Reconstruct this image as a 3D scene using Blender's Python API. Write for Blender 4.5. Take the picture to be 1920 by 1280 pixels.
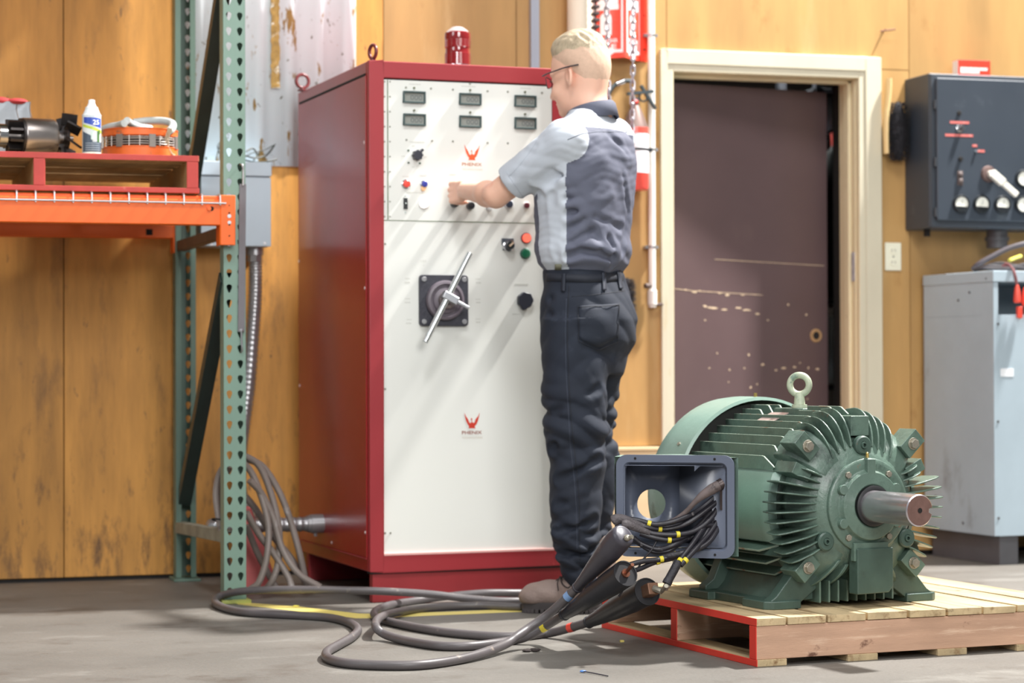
import bpy, math, random
import numpy as np
from mathutils import Vector, Matrix
random.seed(7)
for _o in list(bpy.data.objects): bpy.data.objects.remove(_o)
SC=bpy.context.scene; COL=SC.collection
A=lambda d:math.radians(d)
CAM_F=4209.5; CAM_H=0.79
_yaw,_p,_r=A(16.82),A(0.63),A(0.186)
_R0=np.array([math.cos(_yaw),-math.sin(_yaw),0.0]); _H0=np.array([math.sin(_yaw),math.cos(_yaw),0.0]); _Z=np.array([0,0,1.0])
CF=_H0*math.cos(_p)+_Z*math.sin(_p); _U1=-_H0*math.sin(_p)+_Z*math.cos(_p)
CR=_R0*math.cos(_r)-_U1*math.sin(_r); CU=_R0*math.sin(_r)+_U1*math.cos(_r)
CP=np.array([0,0,CAM_H])
def ray(px,py): return CF+CR*((px-960)/CAM_F)+CU*((640-py)/CAM_F)
def proj(p):
    d=np.array(p,float)-CP; w=d@CF; return (960+CAM_F*(d@CR)/w, 640-CAM_F*(d@CU)/w)
def G(px,py,z=0.0):
    r=ray(px,py); t=(z-CAM_H)/r[2]; return CP+r*t
def at(px,py,d):            # at distance d along the view axis
    return CP+ray(px,py)*d
def depth(p): return float((np.array(p,float)-CP)@CF)
class Fr:                   # a local frame: origin + turn about z
    def __init__(s,o,deg):
        s.o=np.array(o,float); s.deg=deg; s.a=A(deg); c,n=math.cos(s.a),math.sin(s.a)
        s.M=np.array([[c,n,0],[-n,c,0],[0,0,1.0]])   # world->local
    def loc(s,p): return s.M@(np.array(p,float)-s.o)
    def wor(s,p): return s.M.T@np.array(p,float)+s.o
    def on(s,px,py,axis,v):  # pixel ray hits local plane axis=v ; returns local coords
        o=s.loc(CP); d=s.M@ray(px,py); t=(v-o[axis])/d[axis]; return o+d*t
    def px(s,p): return proj(s.wor(p))
# ---------------------------------------------------------------- camera, world, lamps, exposure
_cd=bpy.data.cameras.new('camera'); CAM=bpy.data.objects.new('camera',_cd); COL.objects.link(CAM)
_cd.sensor_width=36.0; _cd.lens=CAM_F/1920*36.0; _cd.clip_start=.1; _cd.clip_end=60
_m=Matrix(((CR[0],CU[0],-CF[0],0),(CR[1],CU[1],-CF[1],0),(CR[2],CU[2],-CF[2],CAM_H),(0,0,0,1)))
CAM.matrix_world=_m
_cd.dof.use_dof=True; _cd.dof.focus_distance=5.95; _cd.dof.aperture_fstop=3.4
SC.camera=CAM
SC.view_settings.view_transform='Standard'; SC.view_settings.look='None'
SC.view_settings.exposure=-0.80; SC.view_settings.gamma=1.0; SC.view_settings.use_curve_mapping=False
_w=bpy.data.worlds.new('world'); SC.world=_w; _w.use_nodes=True
_bg=_w.node_tree.nodes['Background']; _bg.inputs[0].default_value=(.93,.97,1.0,1); _bg.inputs[1].default_value=0.36
def lamp(name,loc,tgt,size,power,col=(1,1,1),sy=None):
    l=bpy.data.lights.new(name,'AREA'); l.shape='RECTANGLE'; l.size=size; l.size_y=sy or size; l.energy=power; l.color=col
    o=bpy.data.objects.new(name,l); COL.objects.link(o); o.location=loc
    o.rotation_euler=(Vector(tgt)-Vector(loc)).to_track_quat('-Z','Y').to_euler(); return o
lamp('bay_or_fill_lamp',(6.5,7.1,7.6),(1.0,8.4,1.4),.42,3900,(1,.975,.94))
lamp('bay_or_fill_lamp',(.2,2.5,7.6),(2.2,7.2,.7),1.6,450,(.98,.99,1))
lamp('bay_or_fill_lamp',(3.7,2.7,7.6),(2.3,7.2,.7),2.4,300,(1,.98,.95))
lamp('bay_or_fill_lamp',(1.6,-2.6,3.8),(2.2,7.2,1.1),3.0,780,(1,.99,.98))  # added broad front fill from behind the camera, not a bay lamp
lamp('bay_or_fill_lamp',(-3.6,3.6,3.6),(2.2,7.0,.9),2.0,170,(.95,.98,1))  # added cool fill to brighten the left-facing sides, not a bay lamp
lamp('room_fill',(4.6,10.6,2.5),(4.6,10.6,0),.5,40,(1,1,1))  # added fill light to brighten the room behind the door
# ---------------------------------------------------------------- helpers
def S(r,g,b):
    f=lambda c:(c/255/12.92) if c<=10 else ((c/255+.055)/1.055)**2.4
    return (f(r),f(g),f(b),1.0)
_MC={}
def mat(name,col,rough=.5,metal=0.0,var=0.0,vs=6.0,st=(1,1,1),bump=0.0,bs=40.0,spot=None,spot2=None,emit=0.0,coat=0.0,trans=0.0,alpha=1.0,island=0.0,rvar=0.0,ior=None,low=None):
    if name in _MC: return _MC[name]
    m=bpy.data.materials.new(name); m.use_nodes=True; nt=m.node_tree; N=nt.nodes; Lk=nt.links
    b=N['Principled BSDF']; b.inputs['Roughness'].default_value=rough; b.inputs['Metallic'].default_value=metal
    col=tuple(col)[:3]+(1.0,); b.inputs['Base Color'].default_value=col
    if ior: b.inputs['IOR'].default_value=ior
    if coat: b.inputs['Coat Weight'].default_value=coat; b.inputs['Coat Roughness'].default_value=.15
    if trans: b.inputs['Transmission Weight'].default_value=trans
    if alpha<1: b.inputs['Alpha'].default_value=alpha
    if emit: b.inputs['Emission Color'].default_value=col; b.inputs['Emission Strength'].default_value=emit
    src=None; tc=None
    def coords(stv):
        nonlocal tc
        if tc is None: tc=N.new('ShaderNodeTexCoord')
        mp=N.new('ShaderNodeMapping'); mp.inputs['Scale'].default_value=stv; Lk.new(tc.outputs['Object'],mp.inputs['Vector']); return mp.outputs[0]
    def noise(scale,stv,detail=5.0,rg=.6):
        n=N.new('ShaderNodeTexNoise'); n.inputs['Scale'].default_value=scale; n.inputs['Detail'].default_value=detail; n.inputs['Roughness'].default_value=rg
        Lk.new(coords(stv),n.inputs['Vector']); return n.outputs['Fac']
    def mix(fac,a,bb):
        x=N.new('ShaderNodeMix'); x.data_type='RGBA'
        if hasattr(fac,'links'): Lk.new(fac,x.inputs['Factor'])
        else: x.inputs['Factor'].default_value=fac
        for s_,v in ((6,a),(7,bb)):
            if hasattr(v,'links'): Lk.new(v,x.inputs[s_])
            else: x.inputs[s_].default_value=v
        return x.outputs[2]
    def ramp(fac,lo,hi):
        r=N.new('ShaderNodeMapRange'); r.inputs[1].default_value=lo; r.inputs[2].default_value=hi; Lk.new(fac,r.inputs[0]); return r.outputs[0]
    cur=col
    if var:
        dk=tuple(c*(1-var) for c in col[:3])+(1,); lt=tuple(min(1,c*(1+var*.7)) for c in col[:3])+(1,)
        cur=mix(ramp(noise(vs,st),.3,.7),dk,lt)
    if island:
        g=N.new('ShaderNodeNewGeometry'); h=N.new('ShaderNodeHueSaturation'); r=N.new('ShaderNodeMapRange')
        r.inputs[3].default_value=1-island; r.inputs[4].default_value=1+island; Lk.new(g.outputs['Random Per Island'],r.inputs[0])
        Lk.new(r.outputs[0],h.inputs['Value'])
        if hasattr(cur,'links'): Lk.new(cur,h.inputs['Color'])
        else: h.inputs['Color'].default_value=cur
        cur=h.outputs[0]
    for sp in (spot,spot2):
        if sp:   # (colour, scale, lo, hi, stretch)
            cur=mix(ramp(noise(sp[1],sp[4] if len(sp)>4 else (1,1,1),6.0,.65),sp[2],sp[3]),cur,tuple(sp[0])[:3]+(1,))
    if low:   # splash stains that get denser near the floor: (colour, z where they end, scale)
        sx=N.new('ShaderNodeSeparateXYZ'); 
        if tc is None: tc=N.new('ShaderNodeTexCoord')
        Lk.new(tc.outputs['Object'],sx.inputs[0]); zr_=N.new('ShaderNodeMapRange'); zr_.inputs[1].default_value=0; zr_.inputs[2].default_value=low[1]; zr_.inputs[3].default_value=.16; zr_.inputs[4].default_value=0; Lk.new(sx.outputs[2],zr_.inputs[0])
        ad=N.new('ShaderNodeMath'); ad.operation='ADD'; Lk.new(noise(low[2],(1.8,1,.55),6.0,.7),ad.inputs[0]); Lk.new(zr_.outputs[0],ad.inputs[1])
        cur=mix(ramp(ad.outputs[0],.64,.84),cur,tuple(low[0])[:3]+(1,))
    if hasattr(cur,'links'): Lk.new(cur,b.inputs['Base Color'])
    if rvar:
        r=N.new('ShaderNodeMapRange'); r.inputs[3].default_value=max(0,rough-rvar); r.inputs[4].default_value=min(1,rough+rvar); Lk.new(noise(vs*1.7,st),r.inputs[0]); Lk.new(r.outputs[0],b.inputs['Roughness'])
    if bump:
        bn=N.new('ShaderNodeBump'); bn.inputs['Strength'].default_value=bump; bn.inputs['Distance'].default_value=.01
        Lk.new(noise(bs,st),bn.inputs['Height']); Lk.new(bn.outputs[0],b.inputs['Normal'])
    _MC[name]=m; return m
def nrm(v):
    v=np.array(v,float); l=np.linalg.norm(v); return v/l if l>1e-12 else v
def perp(d):
    d=nrm(d); a=np.array([0,0,1.0]) if abs(d[2])<.9 else np.array([1.0,0,0]); u=nrm(np.cross(d,a)); return u,np.cross(d,u)
def smoothpath(pts,k=6,closed=False):
    P=[np.array(p,float) for p in pts]; n=len(P); out=[]
    rng=n if closed else n-1
    for i in range(rng):
        p1=P[i];p2=P[(i+1)%n]; p0=P[i-1] if (i>0 or closed) else 2*p1-p2; p3=P[(i+2)%n] if (i+2<n or closed) else 2*p2-p1
        for j in range(k):
            t=j/k; out.append(.5*((2*p1)+(p2-p0)*t+(2*p0-5*p1+4*p2-p3)*t*t+(3*p1-p0-3*p2+p3)*t**3))
    if not closed: out.append(P[-1])
    return out
def islands(mb):
    par=list(range(len(mb.v)))
    def fd(i):
        while par[i]!=i: par[i]=par[par[i]]; i=par[i]
        return i
    for f in mb.f:
        for k in f[1:]: par[fd(k)]=fd(f[0])
    g={}
    for i in range(len(mb.v)): g.setdefault(fd(i),[]).append(i)
    G_=[[set(l),np.array([mb.v[i] for i in l]).min(0),np.array([mb.v[i] for i in l]).max(0)] for l in g.values()]
    ch=True
    while ch:      # pieces whose boxes meet belong together
        ch=False; out=[]
        for a in G_:
            for b in out:
                if (a[1]<=b[2]+1e-4).all() and (b[1]<=a[2]+1e-4).all(): b[0]|=a[0]; b[1]=np.minimum(a[1],b[1]); b[2]=np.maximum(a[2],b[2]); ch=True; break
            else: out.append(a)
        G_=out
    res=[]
    for s_,_,_ in sorted(G_,key=lambda a:tuple(a[1])):
        n=MB(); ids=sorted(s_); mp={j:i for i,j in enumerate(ids)}; n.v=[mb.v[j] for j in ids]
        for f,m in zip(mb.f,mb.mi):
            if f[0] in s_: n.f.append(tuple(mp[i] for i in f)); n.mi.append(m)
        res.append(n)
    return res
class MB:
    def __init__(s): s.v=[];s.f=[];s.mi=[];s.m=0;s.T=None
    def add(s,vs,fs):
        o=len(s.v)
        for p in vs:
            p=np.array(p,float)
            if s.T is not None: p=s.T[:3,:3]@p+s.T[:3,3]
            s.v.append(tuple(p))
        for f in fs: s.f.append(tuple(i+o for i in f)); s.mi.append(s.m)
        return s
    def box(s,x0,x1,y0,y1,z0,z1):
        v=[(x,y,z) for x in(x0,x1) for y in(y0,y1) for z in(z0,z1)]
        return s.add(v,[(0,1,3,2),(4,6,7,5),(0,4,5,1),(2,3,7,6),(0,2,6,4),(1,5,7,3)])
    def obox(s,c,ux,uy,uz,hx,hy,hz):
        c=np.array(c,float);ux,uy,uz=[nrm(u) for u in(ux,uy,uz)]
        v=[c+ux*a*hx+uy*b*hy+uz*d*hz for a in(-1,1) for b in(-1,1) for d in(-1,1)]
        return s.add(v,[(0,1,3,2),(4,6,7,5),(0,4,5,1),(2,3,7,6),(0,2,6,4),(1,5,7,3)])
    def cyl(s,p0,p1,r0,r1=None,n=20,cap=True,ph=0.0):
        r1=r0 if r1 is None else r1; p0=np.array(p0,float);p1=np.array(p1,float);u,w=perp(p1-p0); v=[]
        for p,r in((p0,r0),(p1,r1)):
            for i in range(n):
                a=2*math.pi*i/n+ph; v.append(p+u*r*math.cos(a)+w*r*math.sin(a))
        f=[(i,(i+1)%n,n+(i+1)%n,n+i) for i in range(n)]
        if cap: f+= [tuple(range(n-1,-1,-1)),tuple(range(n,2*n))]
        return s.add(v,f)
    def tube(s,pts,r,n=10,cap=True,closed=False,flat=None):
        P=[np.array(p,float) for p in pts]; m=len(P); R=[r]*m if np.isscalar(r) else list(r); v=[];f=[]
        t0=nrm(P[1]-P[0]); u,w=perp(t0)
        for i in range(m):
            if closed: t=nrm(P[(i+1)%m]-P[i-1])
            else: t=nrm(P[min(i+1,m-1)]-P[max(i-1,0)])
            u=nrm(u-t*np.dot(u,t)); w=np.cross(t,u)
            for j in range(n):
                a=2*math.pi*j/n; q=(u*math.cos(a)+w*math.sin(a)*(flat or 1))*R[i]; v.append(P[i]+q)
        for i in range(m if closed else m-1):
            for j in range(n):
                a=i*n+j;b=i*n+(j+1)%n;c=((i+1)%m)*n+(j+1)%n;d=((i+1)%m)*n+j; f.append((a,b,c,d))
        if cap and not closed: f+=[tuple(range(n-1,-1,-1)),tuple(range((m-1)*n,m*n))]
        return s.add(v,f)
    def lathe(s,prof,c=(0,0,0),axis=(0,0,1),n=28,a0=0,a1=2*math.pi,closed=False):   # prof: (r, h)
        c=np.array(c,float);d=nrm(axis);u,w=perp(d);v=[];f=[];m=len(prof); full=abs(a1-a0-2*math.pi)<1e-6; k=n if full else n+1
        for i in range(k):
            a=a0+(a1-a0)*i/n
            for r,h in prof: v.append(c+d*h+(u*math.cos(a)+w*math.sin(a))*r)
        for i in range(n):
            for j in range(m if closed else m-1):
                a=i*m+j;b=i*m+(j+1)%m;q=((i+1)%k)*m; f.append((a,b,q+(j+1)%m,q+j))
        if not closed and full:
            for j,rev in((0,0),(m-1,1)):
                if prof[j][0]>1e-6:
                    l=[i*m+j for i in range(n)]; f.append(tuple(l if rev else l[::-1]))
        return s.add(v,f)
    def prism(s,poly,o,ux,uy,d):        # poly in (ux,uy) at o, extruded by vector d
        o=np.array(o,float);ux=np.array(ux,float);uy=np.array(uy,float);d=np.array(d,float);n=len(poly)
        a=[o+ux*p[0]+uy*p[1] for p in poly]; v=a+[p+d for p in a]
        f=[tuple(range(n-1,-1,-1)),tuple(range(n,2*n))]+[(i,(i+1)%n,n+(i+1)%n,n+i) for i in range(n)]
        return s.add(v,f)
    def ell(s,c,r,nu=16,nv=10,R=None):
        c=np.array(c,float); r=np.array([r]*3 if np.isscalar(r) else r,float); v=[]
        for j in range(nv+1):
            t=math.pi*j/nv
            for i in range(nu):
                a=2*math.pi*i/nu; q=np.array([math.sin(t)*math.cos(a),math.sin(t)*math.sin(a),math.cos(t)])*r
                if R is not None: q=R@q
                v.append(c+q)
        f=[(j*nu+i,(j+1)*nu+i,(j+1)*nu+(i+1)%nu,j*nu+(i+1)%nu) for j in range(nv) for i in range(nu)]
        return s.add(v,f)
    def torus(s,c,axis,R,r,n=28,k=10,sq=1.0):
        c=np.array(c,float);u,w=perp(axis); return s.tube([c+u*R*math.cos(2*math.pi*i/n)+w*R*sq*math.sin(2*math.pi*i/n) for i in range(n)],r,k,closed=True)
    def each(s,*a,**k):      # every separate piece becomes an object of its own
        return [q.build(*a,**k) for q in islands(s)]
    def build(s,name,mats,parent=None,loc=(0,0,0),rz=0.0,bev=0,ang=35,bseg=2,weld=False,flat=False,sub=0,sol=0):
        me=bpy.data.meshes.new(name); me.from_pydata(s.v,[],s.f)
        if not isinstance(mats,(list,tuple)): mats=[mats]
        for m in mats: me.materials.append(m)
        if len(mats)>1: me.polygons.foreach_set('material_index',s.mi)
        return finish(me,name,parent,loc,rz,bev,ang,bseg,flat,sub,sol)
def finish(me,name,parent=None,loc=(0,0,0),rz=0.0,bev=0,ang=35,bseg=2,flat=False,sub=0,sol=0,norm=True):
    import bmesh
    if norm:
        bm=bmesh.new(); bm.from_mesh(me)
        bmesh.ops.remove_doubles(bm,verts=bm.verts,dist=1e-6) if len(bm.verts)<60000 else None
        bmesh.ops.recalc_face_normals(bm,faces=bm.faces); bm.to_mesh(me); bm.free()
    if not flat:
        me.polygons.foreach_set('use_smooth',[True]*len(me.polygons)); me.set_sharp_from_angle(angle=math.radians(ang))
    me.update()
    o=bpy.data.objects.new(name,me); COL.objects.link(o); o.location=loc; o.rotation_euler=(0,0,math.radians(rz))
    if parent is not None: o.parent=parent
    if sol: q=o.modifiers.new('sol','SOLIDIFY'); q.thickness=sol
    if bev: q=o.modifiers.new('bev','BEVEL'); q.width=bev; q.segments=bseg; q.limit_method='ANGLE'; q.angle_limit=math.radians(40); q.harden_normals=True
    if sub: q=o.modifiers.new('sub','SUBSURF'); q.levels=sub; q.render_levels=sub
    return o
def thing(name,label,cat,loc=(0,0,0),rz=0.0,group=None):
    o=bpy.data.objects.new(name,None); COL.objects.link(o); o.location=tuple(loc); o.rotation_euler=(0,0,math.radians(rz)); o.empty_display_size=.05
    return tag(o,label,cat,group)
def tag(o,label,cat,group=None,kind=None):
    o['label']=label; o['category']=cat
    if group: o['group']=group
    if kind: o['kind']=kind
    return o
def struct(o): o['kind']='structure'; return o
def shift(o,c):     # move the origin of a top-level mesh to c
    o.data.transform(Matrix.Translation(-Vector(c))); o.location=Vector(o.location)+Vector(c) if not o.rotation_euler.z else o.matrix_basis@Vector(c); return o
def textmesh(s,txt,o,ux,uy,h,depth,w=None,bold=False):   # lettering added to an MB; h = cap height; centred on o
    cu=bpy.data.curves.new('t','FONT'); cu.body=txt; cu.size=1; cu.align_x='CENTER'; cu.extrude=0; cu.resolution_u=3
    if bold: cu.offset=.02
    ob=bpy.data.objects.new('t',cu); COL.objects.link(ob); dg=bpy.context.evaluated_depsgraph_get(); me=bpy.data.meshes.new_from_object(ob.evaluated_get(dg))
    V=[tuple(v.co) for v in me.vertices]; F=[tuple(p.vertices) for p in me.polygons]
    bpy.data.objects.remove(ob); bpy.data.curves.remove(cu)
    if not V: return
    xs=[v[0] for v in V]; wd=max(xs)-min(xs); cx=(max(xs)+min(xs))/2; k=h/.69; kx=k if w is None else w/wd
    ux=np.array(ux,float);uy=np.array(uy,float);o=np.array(o,float);d=np.cross(ux,uy)*depth
    a=[o+ux*(v[0]-cx)*kx+uy*(v[1]-.345)*k+d for v in V]; s.add(a,F); bpy.data.meshes.remove(me)
def bolt(s,c,d,r,h,n=6,ph=0): s.cyl(c,np.array(c,float)+nrm(d)*h,r,n=n,ph=ph)
# ---------------------------------------------------------------- the shop: floor, wall, doorway, room beyond
YW=8.45
def wp(px,py,off=0.0):   # pixel -> world point on the wall (or a plane off in front of it)
    r=ray(px,py); t=(YW-off-CP[1])/r[1]; return CP+r*t
def wx(px,py=640,off=0.0): return float(wp(px,py,off)[0])
def wz(px,py,off=0.0): return float(wp(px,py,off)[2])
m_floor=mat('concrete',S(108,104,98),.55,var=.20,vs=1.6,st=(1,1.1,1),bump=.25,bs=60,spot=(S(84,76,68),3.0,.55,.72,(1,1.2,1)),spot2=(S(140,137,131),2.2,.56,.74,(.8,1.3,1)),rvar=.12)
m_ply=mat('plywood',(.42,.245,.085,1),.55,var=.20,vs=2.2,st=(2.6,1,.45),island=.10,bump=.05,bs=90,
   spot=((.26,.115,.028,1),4.0,.60,.80,(1.6,1,.7)),spot2=((.52,.34,.15,1),1.8,.58,.75,(2.5,1,.4)))
m_plyL=mat('plywood_dirty',(.60,.285,.060,1),.6,var=.26,vs=5.5,st=(2.4,1,.32),island=.07,low=((.15,.075,.03,1),.9,9.0),bump=.05,bs=90,
   spot=((.20,.10,.035,1),3.2,.56,.76,(2.2,1,.6)),spot2=((.17,.09,.04,1),11.0,.63,.72,(2.0,1,.7)))
m_dark=mat('gap_black',(.012,.010,.009,1),.9)
m_beige=mat('beige_board',S(214,190,150),.6,var=.12,vs=3,st=(.5,1,3))
m_trim=mat('cream_trim',S(204,197,174),.5,var=.07,vs=4,st=(1,1,.4),spot=(S(188,170,120),7,.62,.78,(1.4,1,.35)),spot2=(S(120,98,70),16,.70,.78,(1,1,.5)))
def build_setting():
    b=MB(); b.box(-3,9,1.0,YW,-.05,0); struct(b.build('floor',m_floor,flat=True))
    b=MB(); b.box(1.5,6.5,YW+.30,12.2,-.05,0.0); struct(b.build('floor',mat('room_floor',S(120,105,90),.7),flat=True))
    dx0,dx1,dz=wx(1260,400),4.045,1.971
    xs=[-3.0,-1.68,-.45,wx(120,900),wx(120,900)+1.22]
    b=MB()    # plywood sheets left of the doorway, cut round the opening
    e=.0016
    def sheet(x0,x1,z0,z1): b.box(x0+e,x1-e,YW,YW+.018,z0+e,z1-e)
    for i in range(4): sheet(xs[i],xs[i+1],.012,2.44); sheet(xs[i],xs[i+1],2.44,3.3)
    b.build; wl=struct(b.build('wall_left',m_plyL,bev=.0012,flat=True)); 
    b=MB(); x=xs[4]
    x905=wx(968,60); zb=.468
    sheet(x,x905,zb,3.3); sheet(x905,dx0-.02,zb,3.3)
    zt=wz(1680,131); xr=wx(1704,60)
    sheet(dx0-.02,xr,zt,3.3); sheet(dx1+.02,xr,.02,zt-.0); sheet(xr,xr+1.22,.02,3.3); sheet(xr+1.22,xr+2.44,.02,3.3); sheet(xr+2.44,8.8,.02,3.3)
    b.box(dx0-.02,dx1+.02,YW,YW+.018,dz+.02,zt-e)
    struct(b.build('wall_back',m_ply,flat=True))
    b=MB(); b.box(-3,dx0-.03,YW+.02,YW+.30,0,3.3); b.box(dx1+.03,9,YW+.02,YW+.30,0,3.3); b.box(dx0-.03,dx1+.03,YW+.02,YW+.30,dz+.04,3.3)
    struct(b.build('wall_core',m_dark,flat=True))
    b=MB(); b.box(xs[4]+.002,wx(1237),YW-.022,YW+.018,.0,.452); b.box(xs[4]+.002,wx(1237),YW-.030,YW+.018,.452,.466)
    struct(b.build('baseboard_back',m_beige,bev=.003))
    b=MB(); b.box(xs[0],xs[4],YW-.012,YW-.0005,0,.010); struct(b.build('baseboard_left',m_dark,flat=True))
    # corrugated white metal over the wall
    x0,x1,z0=wx(338,150,.02),wx(640,60,.02),wz(520,311,.02); x2=wx(668,60,.02)
    prof=[];x=x0
    while x<x1-.06:
        prof+= [(x,0),(x+.052,0),(x+.060,.003),(x+.082,.003),(x+.090,0)]; x+=.116
    prof+=[(x1,0),(x1+.012,.010),(x2-.012,.011),(x2,.002)]
    b=MB(); n=len(prof); v=[(p[0],YW-.006-p[1],z) for z in (z0,3.25) for p in prof]
    b.add(v,[(i,i+1,n+i+1,n+i) for i in range(n-1)])
    m_cor=mat('white_sheet_metal',S(228,236,240),.5,var=.03,vs=3,spot=(S(164,130,74),7.0,.585,.62,(2.6,1,.7)),spot2=(S(96,92,70),24,.63,.67,(1.3,1,.8)))
    o=b.build('trim_1',m_cor,ang=25,sol=.0015); struct(o)
    # peeled strip of brown insulation on the sheet
    b=MB(); rng=random.Random(3)
    def strip(pxa,pxb,ya,yb,off=.030,jit=1.6):
        zz=np.linspace(ya,yb,26); L=[];R=[]
        for y in zz:
            L.append(wp(pxa+rng.uniform(-jit,jit),y,off));R.append(wp(pxb+rng.uniform(-jit,jit),y,off))
        k=len(zz); b.add(L+R,[(i,i+1,k+i+1,k+i) for i in range(k-1)])
    strip(508,524,-5,165,.024)
    struct(b.build('trim_2',mat('brown_residue',S(150,118,62),.9,var=.45,vs=40,spot=(S(215,215,205),30,.58,.66)),flat=True))
    # door casing and jamb
    b=MB(); zc=wz(1240,93); xo0,xo1=wx(1237,400),wx(1649,400)
    def casing(poly): pass
    t=.018
    for (xa,xb,za,zb_) in ((xo0,dx0-.002,0,zc),):
        b.box(xa,xb,YW-t,YW,za,zb_)
    b.box(dx1+.002,xo1,YW-t,YW,0,zc); b.box(dx0-.002,dx1+.002,YW-t,YW,dz+.002,zc)
    b.box(xo0-.001,dx0-.028,YW-t-.006,YW-t,0,zc+.001); b.box(dx1+.030,xo1+.001,YW-t-.006,YW-t,0,zc+.001); b.box(dx0-.028,dx1+.03,YW-t-.006,YW-t,dz+.03,zc+.001)
    struct(b.build('trim_3',m_trim,bev=.003))
    b=MB(); D=.17
    b.box(dx0-.02,dx0,YW-.017,YW+D,0,dz+.02); b.box(dx1,dx1+.02,YW-.017,YW+D,0,dz+.02); b.box(dx0,dx1,YW-.017,YW+D,dz,dz+.02)
    b.box(dx1-.014,dx1,YW+.055,YW+.10,0,dz); b.box(dx0,dx1,YW+.055,YW+.10,dz-.014,dz); b.box(dx1-.004,dx1,YW+.012,YW+.03,0,dz)
    m_jamb=mat('worn_jamb',S(226,212,176),.55,var=.14,vs=3,st=(1,1,.3),spot=(S(150,120,70),8,.60,.76,(1.6,1.6,.3)),spot2=(S(90,70,50),18,.69,.76,(1,1,.6)))
    struct(b.build('trim_4',m_jamb,bev=.002))
    # strike plate mess on the jamb
    o=MB(); c=wp(1606,500,-.04); 
    o.box(dx1-.0065,dx1-.004,YW+.016,YW+.045,c[2]-.06,c[2]+.06); 
    struct(o.build('trim_5',mat('strike_metal',S(205,205,215),.35,.6,var=.3,vs=30,spot=(S(120,40,40),25,.62,.68)),flat=True))
    # the brown door leaf, hinged left, a little open into the next room
    dr=thing('door_1','brown painted door, scuffed, standing ajar in the cream frame','door',(dx0+.012,YW+.118,0),10.0); struct(dr)
    L=.80; m_door=mat('brown_door',S(92,75,76),.33,var=.10,vs=2.2,bump=.03,bs=12,spot=(S(114,96,92),1.6,.58,.85,(1,1,.6)),rvar=.1)
    b=MB(); b.box(0,L,0,.04,.012,1.945); b.build('door_leaf',m_door,dr,bev=.002)
    Dm=Fr((dx0+.012,YW+.118,0),10.0)
    def dp(px,py): q=Dm.on(px,py,1,-.0006); return q
    sc=MB(); rng=random.Random(11)
    def chip(px,py,w,h):
        q=dp(px,py); n=9; k=w/470; pts=[]
        for i in range(n):
            a=2*math.pi*i/n; rr=rng.uniform(.55,1.1); pts.append((q[0]+math.cos(a)*w/2/455*rr,q[2]+math.sin(a)*h/2/455*rr))
        sc.prism(pts,(0,-.0006,0),(1,0,0),(0,0,1),(0,.0006,0))
    for px,py,w,h in ((1302,547,14,5),(1312,545,7,4),(1350,549,16,5),(1364,553,12,5),(1392,553,9,3),(1322,574,10,5),(1335,577,24,6),(1358,580,16,5),(1384,577,18,4),(1400,581,20,4),(1478,571,6,5),(1512,590,5,5),(1285,543,5,4),(1416,552,8,3),(1420,588,14,4),
        (1330,690,5,4),(1345,662,4,3),(1368,693,5,4),(1396,690,4,3),(1404,665,5,5),(1430,683,9,5),(1455,694,7,4),(1470,690,13,5),(1490,688,9,4),(1516,690,4,6),(1533,692,10,4),(1408,726,6,5),(1420,720,5,4),(1366,716,4,3),(1514,748,4,4),(1500,680,4,3),(1322,600,5,3),(1440,600,5,3)): chip(px,py,w,h)
    for (xa,ya,xb,yb) in ((1340,486,1545,498),(1262,541,1300,545),(1300,545,1430,553)):
        a,c=dp(xa,ya),dp(xb,yb); sc.obox(((a[0]+c[0])/2,-.0005,(a[2]+c[2])/2),(c[0]-a[0],0,c[2]-a[2]),(0,1,0),(-(c[2]-a[2]),0,c[0]-a[0]),math.hypot(c[0]-a[0],c[2]-a[2])/2,.0006,.0012)
    sc.build('paint_chips',mat('bare_wood_chip',S(200,178,150),.7,var=.3,vs=60),dr,flat=True)
    q=dp(1530,629); h=MB(); h.lathe([(.017,-.004),(.027,-.004),(.029,0),(.017,0)],(q[0],0,q[2]),(0,1,0),n=24,closed=True); h.build('lock_ring',mat('tan_ring',S(170,135,95),.6,var=.2,vs=40),dr)
    h=MB(); h.cyl((q[0],-.0015,q[2]),(q[0],.0,q[2]),.0172,n=20); h.build('lock_hole',m_dark,dr)
    # next room: dark shelter with shelves
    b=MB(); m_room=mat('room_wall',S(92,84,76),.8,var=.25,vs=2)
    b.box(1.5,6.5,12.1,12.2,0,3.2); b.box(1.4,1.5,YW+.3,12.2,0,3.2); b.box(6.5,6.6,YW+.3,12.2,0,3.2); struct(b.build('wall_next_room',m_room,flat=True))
    b=MB(); b.box(1.5,6.5,YW+.3,12.2,2.6,2.7); struct(b.build('ceiling',mat('room_ceiling',S(150,150,150),.8),flat=True))
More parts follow.
